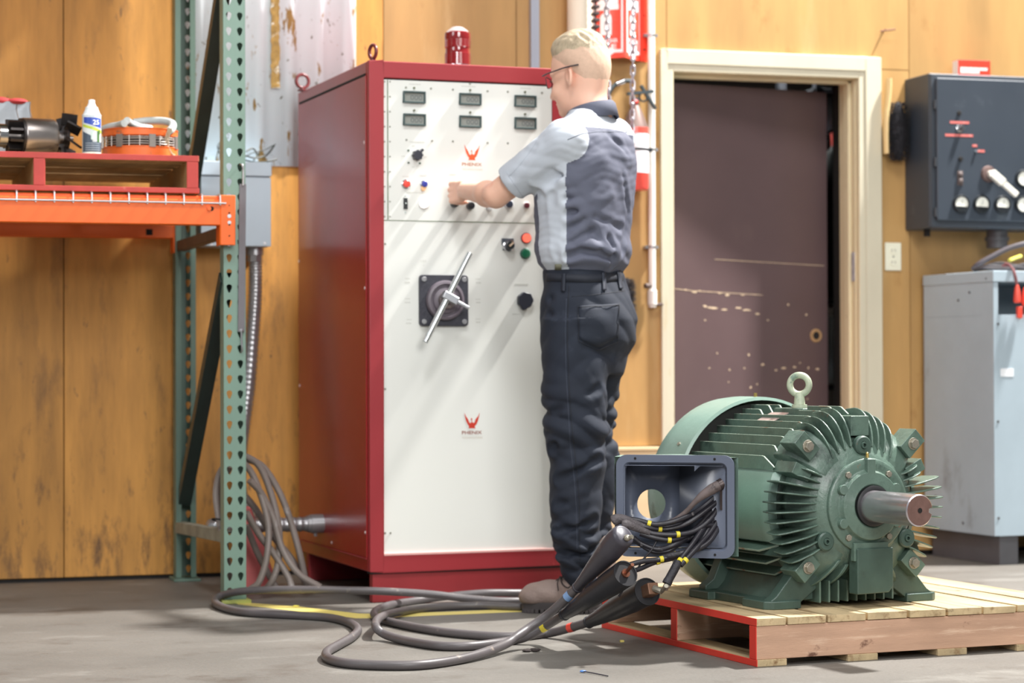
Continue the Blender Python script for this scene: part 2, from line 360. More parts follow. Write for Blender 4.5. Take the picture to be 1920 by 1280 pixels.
def build_next_room():
    Y=10.4
    def q(px,py,y=Y): r=ray(px,py); return CP+r*((y-CP[1])/r[1])
    # steel shelf with a few things seen through the gap
    a,c=q(1535,640),q(1625,640); x0,x1=a[0],c[0]
    t=thing('storage_shelf','dark steel shelf unit in the room beyond the ajar door','shelf',(x0,Y+.02,0))
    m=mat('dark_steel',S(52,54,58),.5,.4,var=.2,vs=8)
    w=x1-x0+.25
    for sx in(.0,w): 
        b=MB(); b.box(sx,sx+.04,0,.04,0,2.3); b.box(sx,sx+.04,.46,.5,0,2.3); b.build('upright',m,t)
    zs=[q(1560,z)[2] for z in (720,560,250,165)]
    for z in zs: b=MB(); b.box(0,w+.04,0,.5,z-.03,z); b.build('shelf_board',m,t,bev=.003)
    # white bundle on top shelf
    b=MB(); p=q(1566,205); b.ell((p[0],Y+.15,zs[2]+.115),(.085,.1,.11),16,10); b.ell((p[0]+.06,Y+.2,zs[2]+.09),(.08,.09,.085),14,8)
    tag(b.build('cloth_bundle',mat('white_cloth',S(225,230,240),.8,var=.1,vs=12)),'white bundle on the high shelf seen through the door gap','bundle')
    # red strap and dark coat hanging
    b=MB(); A=[q(1561,250,Y-.06),q(1564,300,Y-.07),q(1560,340,Y-.06),q(1556,400,Y-.05),q(1553,450,Y-.05)]
    b.tube(smoothpath(A,5),.02,8,flat=.35); tag(b.build('red_strap',mat('red_web',S(190,70,60),.7)),'red strap hanging inside the door gap','strap')
    b=MB(); rings=[];
    for i,(py,h) in enumerate(((262,.05),(290,.12),(350,.15),(430,.17),(500,.16),(560,.15))):
        p=q(1572,py,Y-.16); rings.append((p,h))
    v=[];n=14
    for p,h in rings:
        for j in range(n):
            a_=2*math.pi*j/n; v.append((p[0]+.05+h*math.cos(a_)*(1+.08*math.sin(5*a_)),p[1]+.05*math.sin(a_)*(1+.2*math.cos(4*a_)),p[2]))
    b.add(v,[(i*n+j,i*n+(j+1)%n,(i+1)*n+(j+1)%n,(i+1)*n+j) for i in range(len(rings)-1) for j in range(n)]+[tuple(range(n)),tuple(range((len(rings)-1)*n,len(rings)*n))])
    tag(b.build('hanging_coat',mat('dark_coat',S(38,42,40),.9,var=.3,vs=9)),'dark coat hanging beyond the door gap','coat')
    # pale jug on lower shelf
    zj=zs[0]; p=q(1566,660); b=MB(); b.lathe([(.0,0),(.055,0),(.06,.02),(.045,.10),(.035,.18),(.05,.26),(.062,.33),(.066,.345),(.058,.345),(.0,.33)],(p[0],Y+.06,zj),n=24)
    tag(b.build('plastic_jug',mat('pale_plastic',S(190,205,215),.4)),'pale blue plastic jug on the low shelf beyond the door','jug')
    b=MB(); p=q(1560,595); b.ell((p[0]-.02,Y+.12,zs[1]+.05-.22),(.05,.05,.05),12,8); b.box(p[0]-.05,p[0]+.06,Y+.1,Y+.2,zj+.352,zj+.42)
    b=MB(); p=q(1567,600); b.box(p[0]-.05,p[0]+.06,Y+.05,Y+.2,zs[1],zs[1]+.13); b.box(p[0]-.03,p[0]+.03,Y+.049,Y+.06,zs[1]+.02,zs[1]+.06)
    tag(b.build('red_carton',mat('red_carton',S(170,40,38),.6,spot=(S(220,220,220),14,.55,.6)),bev=.004),'small red carton on the middle shelf beyond the door','carton')
    b=MB(); p=q(1552,490); b.cyl((p[0],Y+.05,zs[1]),(p[0],Y+.05,zs[1]+.26),.022,n=14); b.cyl((p[0],Y+.05,zs[1]+.26),(p[0],Y+.05,zs[1]+.29),.01,n=10)
    tag(b.build('yellow_tube',mat('yellow_plastic',S(225,200,60),.5)),'slim yellow tube standing on the middle shelf beyond the door','tube')
# ---------------------------------------------------------------- pallet rack with its load
RO=G(441,1130); RK=Fr(RO,0.0)
m_green=mat('rack_green',S(116,144,129),.42,var=.10,vs=5,st=(1,1,.5),spot=(S(140,156,144),9,.62,.74),spot2=(S(120,84,60),26,.70,.74))
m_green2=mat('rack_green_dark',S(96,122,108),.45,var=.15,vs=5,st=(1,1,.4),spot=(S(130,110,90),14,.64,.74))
m_orange=mat('beam_orange',S(236,102,24),.48,var=.04,vs=3,spot=(S(205,85,30),18,.68,.72))
m_zinc=mat('zinc_wire',S(168,168,170),.35,.7)
def keyhole(b,cx,cz,w,h,O,ux,uy,kind='key'):
    # one rectangular cell of plate with a teardrop opening
    n=16; inner=[];outer=[]
    for i in range(n):
        a=2*math.pi*(i+.5)/n; c,s_=math.cos(a),math.sin(a)
        if kind=='key':
            rr=.0096; x,y=c*rr,.005+s_*rr
            if s_<0: x*= (1-.45*(-s_)); y=.005+s_*.0195
        else: x,y=c*.0035,s_*.008
        inner.append((cx+x,cz+y)); k=min((w/2)/abs(c) if abs(c)>1e-6 else 9,(h/2)/abs(s_) if abs(s_)>1e-6 else 9); outer.append((cx+c*k,cz+s_*k))
    # insert exact corners
    pts=outer; O=np.array(O,float);ux=np.array(ux,float);uy=np.array(uy,float)
    V=[O+ux*p[0]+uy*p[1] for p in inner+outer]; f=[(i,(i+1)%n,n+(i+1)%n,n+i) for i in range(n)]
    cs=[(cx+w/2,cz+h/2),(cx-w/2,cz+h/2),(cx-w/2,cz-h/2),(cx+w/2,cz-h/2)]
    for j,cp_ in enumerate(cs):
        ang=math.atan2(cp_[1]-cz,cp_[0]-cx)%(2*math.pi); i=int(math.floor(ang/(2*math.pi)*n-.5))%n
        V.append(O+ux*cp_[0]+uy*cp_[1]); f.append((n+i,n+(i+1)%n,len(V)-1))
    b.add(V,f)
def rack_post(b,H,face,lips):      # face=+1: holed face towards -y (camera); -1: towards +y
    W_=.075; P=.0508; s=face; D=.07
    nz=int(H/P)
    for i in range(nz):
        z=P*(i+.5)+.012
        for cx in (-.0185,.0185): keyhole(b,cx,z,.037,P,(0,0,0),(1,0,0),(0,0,1))
        keyhole(b,.018*1,z,.036,P,(-.0375,0,0),(0,s,0),(0,0,1),'slot')
        b.add([(.0375,0,z-P/2),(.0375,0,z+P/2),(.0375,s*D,z+P/2),(.0375,s*D,z-P/2)],[(0,1,2,3)])
        b.add([(-.0375,s*.036,z-P/2),(-.0375,s*.036,z+P/2),(-.0375,s*D,z+P/2),(-.0375,s*D,z-P/2)],[(0,1,2,3)])
        for sx in(-1,1): b.add([(sx*.0375,s*D,z-P/2),(sx*.0375,s*D,z+P/2),(sx*(.0375-lips),s*D,z+P/2),(sx*(.0375-lips),s*D,z-P/2)],[(0,1,2,3)])
    for sx in (-.037,.037): b.add([(sx,0,0),(sx+.0005,0,0),(sx+.0005,0,H),(sx,0,H)],[(0,1,2,3)])
def build_rack():
    t=thing('pallet_rack','green uprights and orange beams of the pallet rack along the left wall','rack',RO,0.0)
    b=MB(); rack_post(b,3.1,1,.020); b.build('post',m_green,t,flat=True,sol=.002)
    ry=float(RK.loc(wp(343,900,.07))[1])-.0; rx=float(RK.loc(G(344,1083))[0])
    rx=float(RK.on(344,900,1,.90)[0])
    b=MB(); rack_post(b,3.1,-1,.020); o=b.build('post',m_green2,t,loc=(rx,.905,0),flat=True,sol=.002)
    b=MB(); b.box(-.05,.05,-.03,.10,0,.012); o=b.build('foot_plate',mat('footplate_yellowgreen',S(158,164,84),.5,var=.2,vs=20),t,bev=.002)
    b=MB(); b.box(rx-.05,rx+.05,.80,.935,0,.010); b.build('foot_plate',m_green2,t,bev=.002)
    # braces between the posts
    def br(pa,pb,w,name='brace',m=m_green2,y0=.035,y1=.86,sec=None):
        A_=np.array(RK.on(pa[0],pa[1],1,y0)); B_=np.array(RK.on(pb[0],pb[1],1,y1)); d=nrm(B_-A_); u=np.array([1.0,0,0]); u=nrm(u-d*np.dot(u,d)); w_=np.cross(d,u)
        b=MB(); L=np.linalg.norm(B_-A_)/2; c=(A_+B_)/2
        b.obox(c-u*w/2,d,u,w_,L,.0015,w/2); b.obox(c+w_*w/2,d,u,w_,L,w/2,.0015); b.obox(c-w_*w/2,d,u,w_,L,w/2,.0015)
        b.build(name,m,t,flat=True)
    m_brace_shade=mat('brace_green_shaded',S(44,58,54),.45,var=.2,vs=8); br((425,-60),(352,400),.045,'diagonal_brace',m_brace_shade); br((425,520),(345,940),.045,'diagonal_brace',m_brace_shade)  # near-black green paints in the shade inside the open brace channel
    br((432,1006),(338,988),.038,'horizontal_brace',mat('worn_brace',S(140,140,125),.6,var=.3,vs=14))
    br((432,432),(338,462),.034,'horizontal_brace',mat('brown_brace',S(110,86,66),.6,var=.3,vs=14))
    # front beam
    zt,zb=1.361,1.262
    xr=float(RK.on(441,400,1,-.045)[0]); xl=float(RK.on(413,440,1,-.045)[0])
    def beam(y0,y1,name,zt=zt,zb=zb,x1=xl,conn=(xl,xr,zb-.066),fy=None,step=True):
        b=MB(); b.box(-2.75,x1+.002,y0,y1,zb,zt-.014 if step else zt)
        if step: b.box(-2.75,x1+.002,y0+.022,y1,zt-.016,zt)
        o=b.build(name,m_orange,t,bev=.004)
        return o
    bm=beam(-.048,.0,'beam')
    b=MB(); b.box(xl,xr,-.050,-.044,zb-.066,zt+.002); b.box(xl-.002,xl+.004,-.048,.03,zb-.066,zt); b.build('beam_bracket',m_orange,bm,bev=.003)
    b=MB(); cx=float(RK.on(430,430,1,-.05)[0])
    for py,r,kk in ((385,.002,0),(399,.003,0),(405,.0065,1),(417,.006,1),(421,.003,0),(442,.0025,0)):
        z=float(RK.on(430,py,1,-.05)[2]); b.m=kk; b.cyl((cx,-.0515,z),(cx,-.049,z),r,n=14)
    b.each('bracket_rivets',[m_dark,m_zinc],bm)
    b=MB(); q=RK.on(397,391,1,-.05); b.cyl((q[0],-.0485,q[2]),(q[0],-.046,q[2]),.0075,n=16); b.build('beam_hole',m_dark,bm)
    b=MB(); q=RK.on(392,391,1,-.05); b.cyl((q[0],-.055,q[2]),(q[0],-.046,q[2]),.007,n=16); b.build('beam_pin',m_orange,bm)
    # rear beam
    ya=.905; xq=float(RK.on(325,430,1,ya-.045)[0])
    bm=beam(ya-.048,ya,'beam',x1=xq,step=False,zt=1.385,zb=1.268)
    b=MB(); x2=float(RK.on(331,430,1,ya-.05)[0]); b.box(xq-.002,x2,ya-.052,ya+.02,1.215,1.385); b.build('beam_bracket',m_orange,bm,bev=.003)
    b=MB(); q=RK.on(280,435,1,ya-.05); b.box(q[0]-.012,q[0]+.012,ya-.0495,ya-.045,q[2]-.011,q[2]+.011); b.build('beam_hole',m_dark,bm)
    # cross supports under the deck
    for x in (-.45,-1.15,-1.9):
        b=MB(); b.box(x,x+.04,-.0,ya-.048,1.32,1.346); b.each('deck_support',m_zinc,t,bev=.002)
    # wire deck with waterfall front
    b=MB(); r=.0032; zd=1.3645; x0=-2.7
    q0=float(RK.on(31,370,1,-.05)[0]); q1=float(RK.on(66.5,370,1,-.05)[0]); dxp=q1-q0; x=q0-dxp*36
    while x<xl+.012:
        b.tube([(x,ya-.01,zd),(x,.02,zd),(x,-.045,zd),(x,-.0535,zd-.004),(x,-.0545,zd-.036)],r,6); x+=dxp
    b.tube([(x0,-.0575,zd-.030),(xl+.018,-.0575,zd-.030)],r,6)
    y=.03
    while y<ya: b.tube([(x0,y,zd-.005),(xl,y,zd-.005)],r,6); y+=.11
    b.build('wire_deck',m_zinc,t)
    # upper level (just above the picture) and what it carries
    br((432,-62),(338,-100),.05,'horizontal_brace')
    for z in (2.56,):
        b=MB(); b.box(-2.75,xl,-.048,0,z-.1,z); b.box(-2.75,xl,ya-.048,ya,z-.1,z); b.build('beam',m_orange,t,bev=.004)
        b=MB(); b.box(-2.7,xl,.0,ya-.05,z,z+.02); b.build('deck_panel',m_green2,t)
def pallet(name,label,loc,rz,Lx,Ly,m_board,m_red,redside,tops,bots,strs,group=None,th=.02,bh=.018,sh=.088,stringer_dir='x',seed=1):
    """boards run across the stringers. stringers run along local x, boards along local y; redside '-x' painted"""
    t=thing(name,label,'pallet',loc,rz,group); rng=random.Random(seed)
    for y in strs:
        b=MB(); b.box(.0,Lx,y,y+.038,bh,bh+sh); b.m=1; b.box(-.002,.0,y,y+.038,bh,bh+sh); b.build('stringer',[m_board[1],m_red],t,bev=.002)
    for k,(x0,x1) in enumerate(tops):
        b=MB(); z=bh+sh+rng.uniform(0,.002); e=rng.uniform(-.004,.004); n=8; ys=np.linspace(-.003+e,Ly+.003+e,n)
        if k==0: e=0; ys=np.linspace(-.003,Ly+.003,n)
        sag=rng.uniform(-.002,.003); v=[]
        for i,y in enumerate(ys):
            dz=sag*math.sin(3.1*i/(n-1)*2)*.6
            for x,zz in((x0,0),(x1,0),(x1,th-rng.uniform(0,.0015)),(x0,th)): v.append((x+rng.uniform(-.001,.001),y,z+zz+dz if zz else z+dz*0))
        f=[(i*4+j,i*4+(j+1)%4,(i+1)*4+(j+1)%4,(i+1)*4+j) for i in range(n-1) for j in range(4)]+[(3,2,1,0),tuple((n-1)*4+j for j in range(4))]
        b.add(v,f)
        if k==0:
            b.m=1; b.box(x0-.002,x0,-.002,Ly+.002,z,z+th)
        b.build('deck_board',[m_board[0],m_red],t,bev=.0015)
    for k,(x0,x1) in enumerate(bots):
        b=MB(); b.box(x0,x1,-.004,Ly+.004,0,bh)
        if k==0: b.m=1; b.box(x0-.002,x0,-.004,Ly+.004,0,bh)
        b.build('bottom_board',[m_board[0],m_red],t,bev=.0015)
    return t
m_bdL=mat('old_pallet_wood',S(176,142,98),.7,var=.3,vs=5,st=(.5,2.5,2),bump=.1,bs=60)
m_redpaint=mat('faded_red_paint',S(190,66,58),.6,var=.16,vs=10,spot=(S(205,120,100),20,.62,.74))
def build_shelf_load():
    zd=1.368
    q=RK.on(372,362,1,-.04); xr=float(q[0])
    # red pallet: boards run along world x -> local y ; so turn it +90: local x = +world y
    tops=[(i*.118,i*.118+.098) for i in range(8)]; bots=[(0,.095),(.28,.37),(.55,.64),(.82,.91)]
    Ly=1.06
    o=RK.wor((xr,-.035,zd))
    t=pallet('wooden_pallet','red-fronted wooden pallet lying on the orange rack shelf',o,90,.92,Ly,(m_bdL,m_bdL),m_redpaint,'-x',tops,bots,(0.0,.50,1.02),seed=4,th=.019,bh=.017,sh=.088)
    z=zd+.124+.002
    m_iron=mat('dark_iron',S(62,58,58),.38,.75,var=.35,vs=14,spot=(S(110,92,80),20,.6,.7),rvar=.12)
    m_lam=mat('rotor_steel',S(178,170,166),.32,.95,var=.25,vs=9,st=(.4,1,1),spot=(S(80,72,70),12,.6,.72,(.4,1,1)),rvar=.12)
    def sp(px,py,y): return RK.wor(RK.on(px,py,1,y))
    # --- rotor
    yy=.12; A_=sp(36,262,yy); B_=sp(103,262,yy); s=560/1.0
    sc=float(np.linalg.norm(sp(100,262,yy)-sp(0,262,yy)))/100
    R=36*sc; c=sp(70,262,yy); c[2]=z+R
    t=thing('motor_rotor','bare motor rotor with finned fan wheel lying on the red pallet','rotor',(c[0],c[1],z),13)
    m=lambda px:(px-70)*sc
    b=MB(); b.lathe([(R*.55,m(38)),(R*.93,m(38)),(R,m(41)),(R,m(98)),(R*.94,m(103)),(R*.5,m(104))],(0,0,R),(1,0,0),n=40); b.build('core',m_lam,t)
    b=MB(); b.lathe([(R*.86,m(34)),(R*.97,m(35)),(R*.97,m(42)),(R*.8,m(42))],(0,0,R),(1,0,0),n=36)
    for i in range(9):
        a=2*math.pi*i/9; c_,s_=math.cos(a),math.sin(a); b.obox((m(22),c_*R*.62,R+s_*R*.62),(1,0,0),(0,c_,s_),(0,-s_,c_),12.5*sc,R*.26,.004)
    b.build('end_ring',m_iron,t)
    b=MB(); b.lathe([(0,m(-60)),(R*.2,m(-60)),(R*.2,m(-10)),(R*.26,m(-9)),(R*.3,m(8)),(R*.36,m(10)),(R*.36,m(112)),(R*.30,m(113)),(R*.30,m(128)),(R*.16,m(129)),(R*.16,m(140)),(0,m(140))],(0,0,R),(1,0,0),n=24); b.build('shaft',m_lam,t)
    b=MB(); b.lathe([(R*.42,m(-8)),(R*.62,m(-8)),(R*.62,m(7)),(R*.42,m(7))],(0,0,R),(1,0,0),n=28,closed=True); b.build('bearing',mat('bearing_steel',S(190,190,190),.2,1.0),t)
    RF=R*1.32
    b=MB(); b.lathe([(R*.3,m(119)),(R*.78,m(121)),(R*.78,m(126)),(R*.3,m(128))],(0,0,R),(1,0,0),n=30)
    for i in range(8):
        a=2*math.pi*(i+.37)/8; c_,s_=math.cos(a),math.sin(a)
        if s_<-.93: continue
        ra,rb=R*.66,RF*(1.02 if s_>-.5 else .92)
        hub=np.array((m(130),c_*(ra+rb)/2,R+s_*(ra+rb)/2)); ax=nrm((math.cos(.55),-s_*math.sin(.55),c_*math.sin(.55)))
        b.obox(hub,ax,(0,c_,s_),np.cross(ax,(0,c_,s_)),15*sc,(rb-ra)/2,.004)
    b.build('fan_wheel',m_iron,t)
    # --- spray can
    c=sp(172,298,.03); h=(298-193)*sc; r=18*sc
    t=thing('spray_can','white and blue aerosol spray can standing on the red pallet','spray can',(c[0],c[1],z),0)
    b=MB(); b.lathe([(0,0),(r*.96,0),(r,.003),(r,h*.70),(r*1.03,h*.715),(r*.9,h*.74),(r*.68,h*.83)],n=32)
    m_can=mat('can_white',S(228,236,238),.3,coat=.3); b.build('can_body',m_can,t)
    b=MB(); b.lathe([(r*.68,h*.83),(r*.66,h*.86),(r*.5,h*.87),(r*.34,h*.94),(r*.34,h*.99),(r*.18,h),(0,h)],n=24); b.build('spray_cap',mat('cap_white',S(240,244,246),.4),t)
    # label patches wrapped round the can
    b=MB(); ang0=math.radians(-90+ 10)
    def patch(mi,a0,a1,fz0,fz1,rr,n=10):     # fz functions of parameter 0..1 -> height fraction
        b.m=mi; v=[];
        for i in range(n+1):
            t_=i/n; a=math.radians(a0+(a1-a0)*t_); 
            for f_ in (fz0,fz1): v.append((rr*math.cos(a),rr*math.sin(a),h*f_(t_)))
        b.add(v,[(2*i,2*i+2,2*i+3,2*i+1) for i in range(n)])
    patch(0,-150,-30,lambda t:.57-.10*t,lambda t:.67-.02*t,r+.0006)
    patch(1,-158,-20,lambda t:.50-.12*t,lambda t:.55-.12*t,r+.0006)
    patch(2,-160,-20,lambda t:.04,lambda t:.42-.2*t if t<.5 else .22+.0*t,r+.0005,16)
    patch(3,-100,-70,lambda t:.26,lambda t:.40,r+.0012); patch(4,-62,-45,lambda t:.22,lambda t:.42,r+.001); patch(4,-52,-40,lambda t:.36,lambda t:.44,r+.0014)
    for zz in (.19,.15,.11,.07): patch(5,-135,-42,lambda t,z_=zz:z_,lambda t,z_=zz:z_+.012,r+.001)
    b.build('label',[mat('label_blue',S(50,80,175),.4),mat('label_lime',S(190,205,70),.4),mat('label_charcoal',S(70,84,100),.4),mat('label_pale',S(205,225,215),.4),mat('label_darkgreen',S(70,110,60),.4),mat('label_grey',S(150,160,170),.4)],t)
    b=MB(); a=math.radians(-78); textmesh(b,'25',(math.cos(a)*(r+.0015)+.004,math.sin(a)*(r+.0015),h*.575),(math.cos(a+math.pi/2),math.sin(a+math.pi/2),0),(0,0,1),h*.085,.0004,bold=True)
    b.build('lettering',mat('label_white',S(250,250,250),.4),t)
    # --- orange stator ring
    c=sp(263,300,.20); sc2=float(np.linalg.norm(sp(300,262,.2)-sp(200,262,.2)))/100; R=70*sc2; H=56*sc2
    t=thing('stator_ring','orange banded stator ring with wire grille on the red pallet','stator',(c[0],c[1],z),0)
    m_or=mat('stator_orange',S(232,110,48),.5,var=.15,vs=12,spot=(S(120,96,80),16,.60,.68))
    for z0,z1 in ((0,.40),(.74,1.0)):
        b=MB(); b.lathe([(R*.8,H*z0),(R*.97,H*z0),(R,H*(z0+.03)),(R,H*(z1-.03)),(R*1.015,H*(z1-.03)),(R*1.015,H*z1),(R*.8,H*z1)],n=56,closed=True); b.build('band',m_or,t)
    b=MB(); b.lathe([(R*.6,H*.1),(R*.86,H*.1),(R*.86,H*.95),(R*.6,H*.95)],n=40,closed=True); b.build('core',mat('winding_dark',S(40,36,34),.7,var=.4,vs=30),t)
    b=MB()
    for zz in (.47,.55,.64,.70): b.torus((0,0,H*zz),(0,0,1),R*.985,.0016,n=56,k=5)
    for i in range(22): a=2*math.pi*i/22; b.cyl((R*.985*math.cos(a),R*.985*math.sin(a),H*.40),(R*.985*math.cos(a),R*.985*math.sin(a),H*.74),.0014,n=5)
    b.build('grille',mat('grille_wire',S(190,185,180),.4,.6),t)
    b=MB()
    for i in range(7):
        a=2*math.pi*(i+.02)/7-.5; b.obox((R*1.0*math.cos(a),R*1.0*math.sin(a),H*.57),(math.cos(a),math.sin(a),0),(-math.sin(a),math.cos(a),0),(0,0,1),.004,.011,H*.21)
    b.each('clamp_strap',mat('strap_grey',S(150,145,140),.45,.5,var=.2,vs=20),t)
    # hoses lying on the stator
    zt=z+H
    m_hose=mat('pale_hose',S(186,192,190),.5,var=.08,vs=10)
    b=MB(); P=[np.array(sp(px,py,y)) for px,py,y in ((190,244,.22),(205,238,.17),(222,235,.13),(233,231,.09))]; b.tube(smoothpath(P,5),.0125,12); 
    tag(b.build('hose',m_hose),'short grey hose end lying on the orange stator, open end to front','hose','hoses on the stator')
    b=MB(); P=[np.array(sp(px,py,y)) for px,py,y in ((238,226,.12),(246,232,.16),(262,238,.2),(282,241,.24))]; b.tube(smoothpath(P,5),.0125,12)
    tag(b.build('hose',m_hose),'middle grey hose piece lying across the orange stator','hose','hoses on the stator')
    b=MB(); P=[np.array(sp(px,py,y)) for px,py,y in ((250,230,.30),(275,227,.30),(305,227,.26),(323,232,.20),(322,242,.13),(316,246,.10))]; b.tube(smoothpath(P,6),.0135,12)
    tag(b.build('hose',m_hose),'long curved grey hose over the right side of the stator','hose','hoses on the stator')
    b=MB()
    for k in range(3):
        P=[np.array(sp(px+k*3,py,y)) for px,py,y in ((316,240,.09),(310,262,.10),(313,282,.11),(328,291+k*4,.12))]; b.tube(smoothpath(P,5),.0022,6)
    tag(b.build('stator_wires',mat('cream_wire',S(190,175,150),.5)),'thin loose wires hanging at the right of the orange stator','wire')
    # --- grey box with red rags
    c=sp(10,298,.45); w=.19
    a0=sp(-60,298,.42); a1=sp(57,298,.42); 
    t=thing('parts_bin','grey metal bin with red rag on top, behind the rotor','bin',(a0[0],a0[1],z),0)
    W_=a1[0]-a0[0]; H_=float(sp(0,189,.42)[2])-z
    b=MB(); b.box(0,W_,0,.004,0,H_); b.box(0,W_,.25,.254,0,H_); b.box(0,.004,0,.254,0,H_); b.box(W_-.004,W_,0,.254,0,H_); b.box(0,W_,0,.254,0,.004); b.box(0,W_,.0,.254,H_-.03,H_-.028)
    b.build('bin_body',mat('bin_grey',S(150,158,166),.45,var=.08,vs=6,spot=(S(120,124,128),12,.66,.72)),t,bev=.0015)
    b=MB()
    for px in (32,57): P=[RK.wor(RK.on(px+dx,py,1,.418))-np.array([a0[0],a0[1],z]) for dx,py in ((0,190),(-1,205),(3,222),(9,238))]; b.tube(smoothpath(P,4),.0016,5)
    b.each('tie_wire',mat('brown_wire',S(110,100,95),.6),t)
    rng=random.Random(5); b=MB()
    for i in range(16):
        x=rng.uniform(.02,W_-.03); y=rng.uniform(.02,.2); b.ell((x,y,H_+.0),(rng.uniform(.03,.05),rng.uniform(.02,.04),rng.uniform(.008,.017)),12,8)
    o=b.build('red_rag',mat('red_rag',S(165,48,50),.8,var=.35,vs=18),None,loc=(a0[0],a0[1],z)); tag(o,'crumpled red rag lying on the grey bin, left end of the shelf','rag')
def build_left_wall_things():
    # grey junction box behind the rack
    d=.16; x0,x1=wx(378,400,d),wx(507,400,d); z0,z1=wz(507,462,d),wz(507,306,d)
    t=thing('junction_box','pale grey metal junction box on the wall behind the rack post','electrical box',(x0,YW-d,z0))
    m_g=mat('box_grey',S(184,200,212),.4,var=.04,vs=4)
    W_,H_=x1-x0,z1-z0
    b=MB(); b.box(0,W_,.006,d-.006,0,H_); b.build('box_body',m_g,t,bev=.003)
    b=MB(); b.box(-.002,W_+.002,-.002,.006,.0,H_-.055); b.build('box_cover',m_g,t,bev=.002)
    b=MB(); b.box(-.004,W_+.004,-.008,.03,H_-.05,H_+.003); b.build('cover_flange',m_g,t,bev=.003)
    b=MB(); 
    for px,py in ((496,456),(396,458)): q=wp(px,py,d); b.cyl((q[0]-x0,-.006,q[2]-z0),(q[0]-x0,-.001,q[2]-z0),.006,n=8)
    b.each('cover_screw',m_zinc,t)
    # flexible conduit from the box down and across to the cabinet side
    y=d/2
    P=[wp(478,466,y),wp(479,500,y),wp(478,560,y),wp(473,630,y),wp(466,720,y),wp(456,800,y),wp(450,860,y)]
    P+= [wp(452,930,.2),wp(478,975,.35),(None)]
    P=P[:-1]; Y0=C_hose()
    P+= [Y0[0]+(Y0[0]-Y0[1])*1.0+np.array([0,.03,0]),Y0[0],Y0[1]]
    path=smoothpath(P,26); R=[.0265*(1.0 if (i%3) else .90) for i in range(len(path))]
    t=thing('flexible_conduit','ribbed silver flexible conduit from grey wall box to the red cabinet side','conduit',(float(P[0][0]),float(P[0][1]),float(P[0][2])))
    o=np.array(P[0]); b=MB(); b.tube([p-o for p in path],R,14); b.build('ribbed_sleeve',mat('galvanised_flex',S(168,168,170),.32,.75,var=.15,vs=20),t,ang=60)
    b=MB(); b.cyl(P[0]-o+np.array([0,0,.03]),P[0]-o-np.array([0,0,.025]),.033,n=20); b.cyl(P[0]-o-np.array([0,0,.022]),P[0]-o-np.array([0,0,.05]),.029,n=8); b.build('connector',m_zinc,t)
    e=P[-1]-o; dd=nrm(Y0[1]-Y0[0]); b=MB(); b.cyl(e-dd*.05,e,.034,n=20); b.cyl(e-dd*.062,e-dd*.05,.030,n=20); b.cyl(e-dd*.03-np.array([0,0,.045]),e-dd*.03,.007,n=8); b.build('connector',m_zinc,t)
    # wires above box
    rng=random.Random(2); b=MB()
    for pts in (((452,300),(470,288),(495,281),(517,270)),((455,290),(478,296),(500,290),(515,272)),((455,299),(480,304),(500,303),(519,299)),((462,284),(474,278),(482,290),(476,300)),((405,300),(409,285),(413,270),(416,255)),((410,302),(412,288),(408,275),(415,262))):
        P=[wp(px,py,.05+rng.uniform(0,.05)) for px,py in pts]; b.tube(smoothpath(P,5),rng.choice([.0022,.003,.0035]),6)
    tag(b.build('loose_wires',mat('old_wire',S(74,78,74),.6,var=.4,vs=30)),'tangle of loose dark wires above the grey junction box','wire')
    # bungee strap on the front post
    t=thing('rubber_strap','grey rubber tie-down strap hooked on the front green post','strap',RK.wor((.012,-.004,0)))
    def sp(px,py): q=RK.on(px,py,1,-.006); return np.array([q[0]-.012,-.004,q[2]])
    a,c=sp(455,345),sp(452,622); b=MB(); d_=nrm(c-a); b.obox((a+c)/2,d_,(0,1,0),np.cross(d_,(0,1,0)),np.linalg.norm(c-a)/2,.002,.0115); b.build('band',mat('grey_rubber',S(112,108,112),.6,var=.08,vs=20),t,bev=.001)
    b=MB(); b.tube(smoothpath([sp(452,308)+[0,.012,0],sp(453,309)+[0,-.008,0],sp(455,320)+[0,-.008,0],sp(455,348)+[0,-.006,0]],5),.0035,8); b.build('hook',m_zinc,t)
    b=MB(); b.tube(smoothpath([sp(452,618)+[0,-.006,0],sp(452,640)+[0,-.008,0],sp(453,655)+[0,-.008,0],sp(453,661)+[0,.012,0]],5),.0032,8); b.ell(sp(452,620)+np.array([0,-.004,0]),(.007,.004,.007)); b.build('hook',m_zinc,t)
    # hanging cable coil behind the post
    b=MB(); m_c=mat('grey_cable_coil',S(128,118,112),.5,var=.2,vs=6,spot=(S(165,160,158),9,.6,.7))
    loops=[((445,862),(468,880),(488,925),(503,985),(500,1045),(486,1090),(470,1104)),
           ((450,850),(485,872),(508,925),(523,990),(522,1050),(512,1085),(500,1103)),
           ((452,858),(490,872),(520,915),(541,965),(560,1030),(571,1080),(574,1103)),
           ((460,930),(480,955),(512,1005),(545,1045),(570,1085),(584,1104)),
           ((462,960),(485,1000),(515,1040),(540,1080),(548,1104)),
           ((425,868),(411,890),(405,925),(409,965),(418,1010),(424,1060),(428,1090)),
           ((430,875),(418,900),(413,935),(414,975),(422,1020),(430,1085)),
           ((462,985),(480,1030),(500,1070),(520,1104)),
           ((468,900),(490,925),(512,970),(530,1030),(560,1075),(600,1100))]
    t=None; P0=RK.wor((.06,.16,0)); o=np.array(P0)
    cz=thing('cable_coil','grey cable hanging in loops behind the foot of the green post','cable coil',P0)
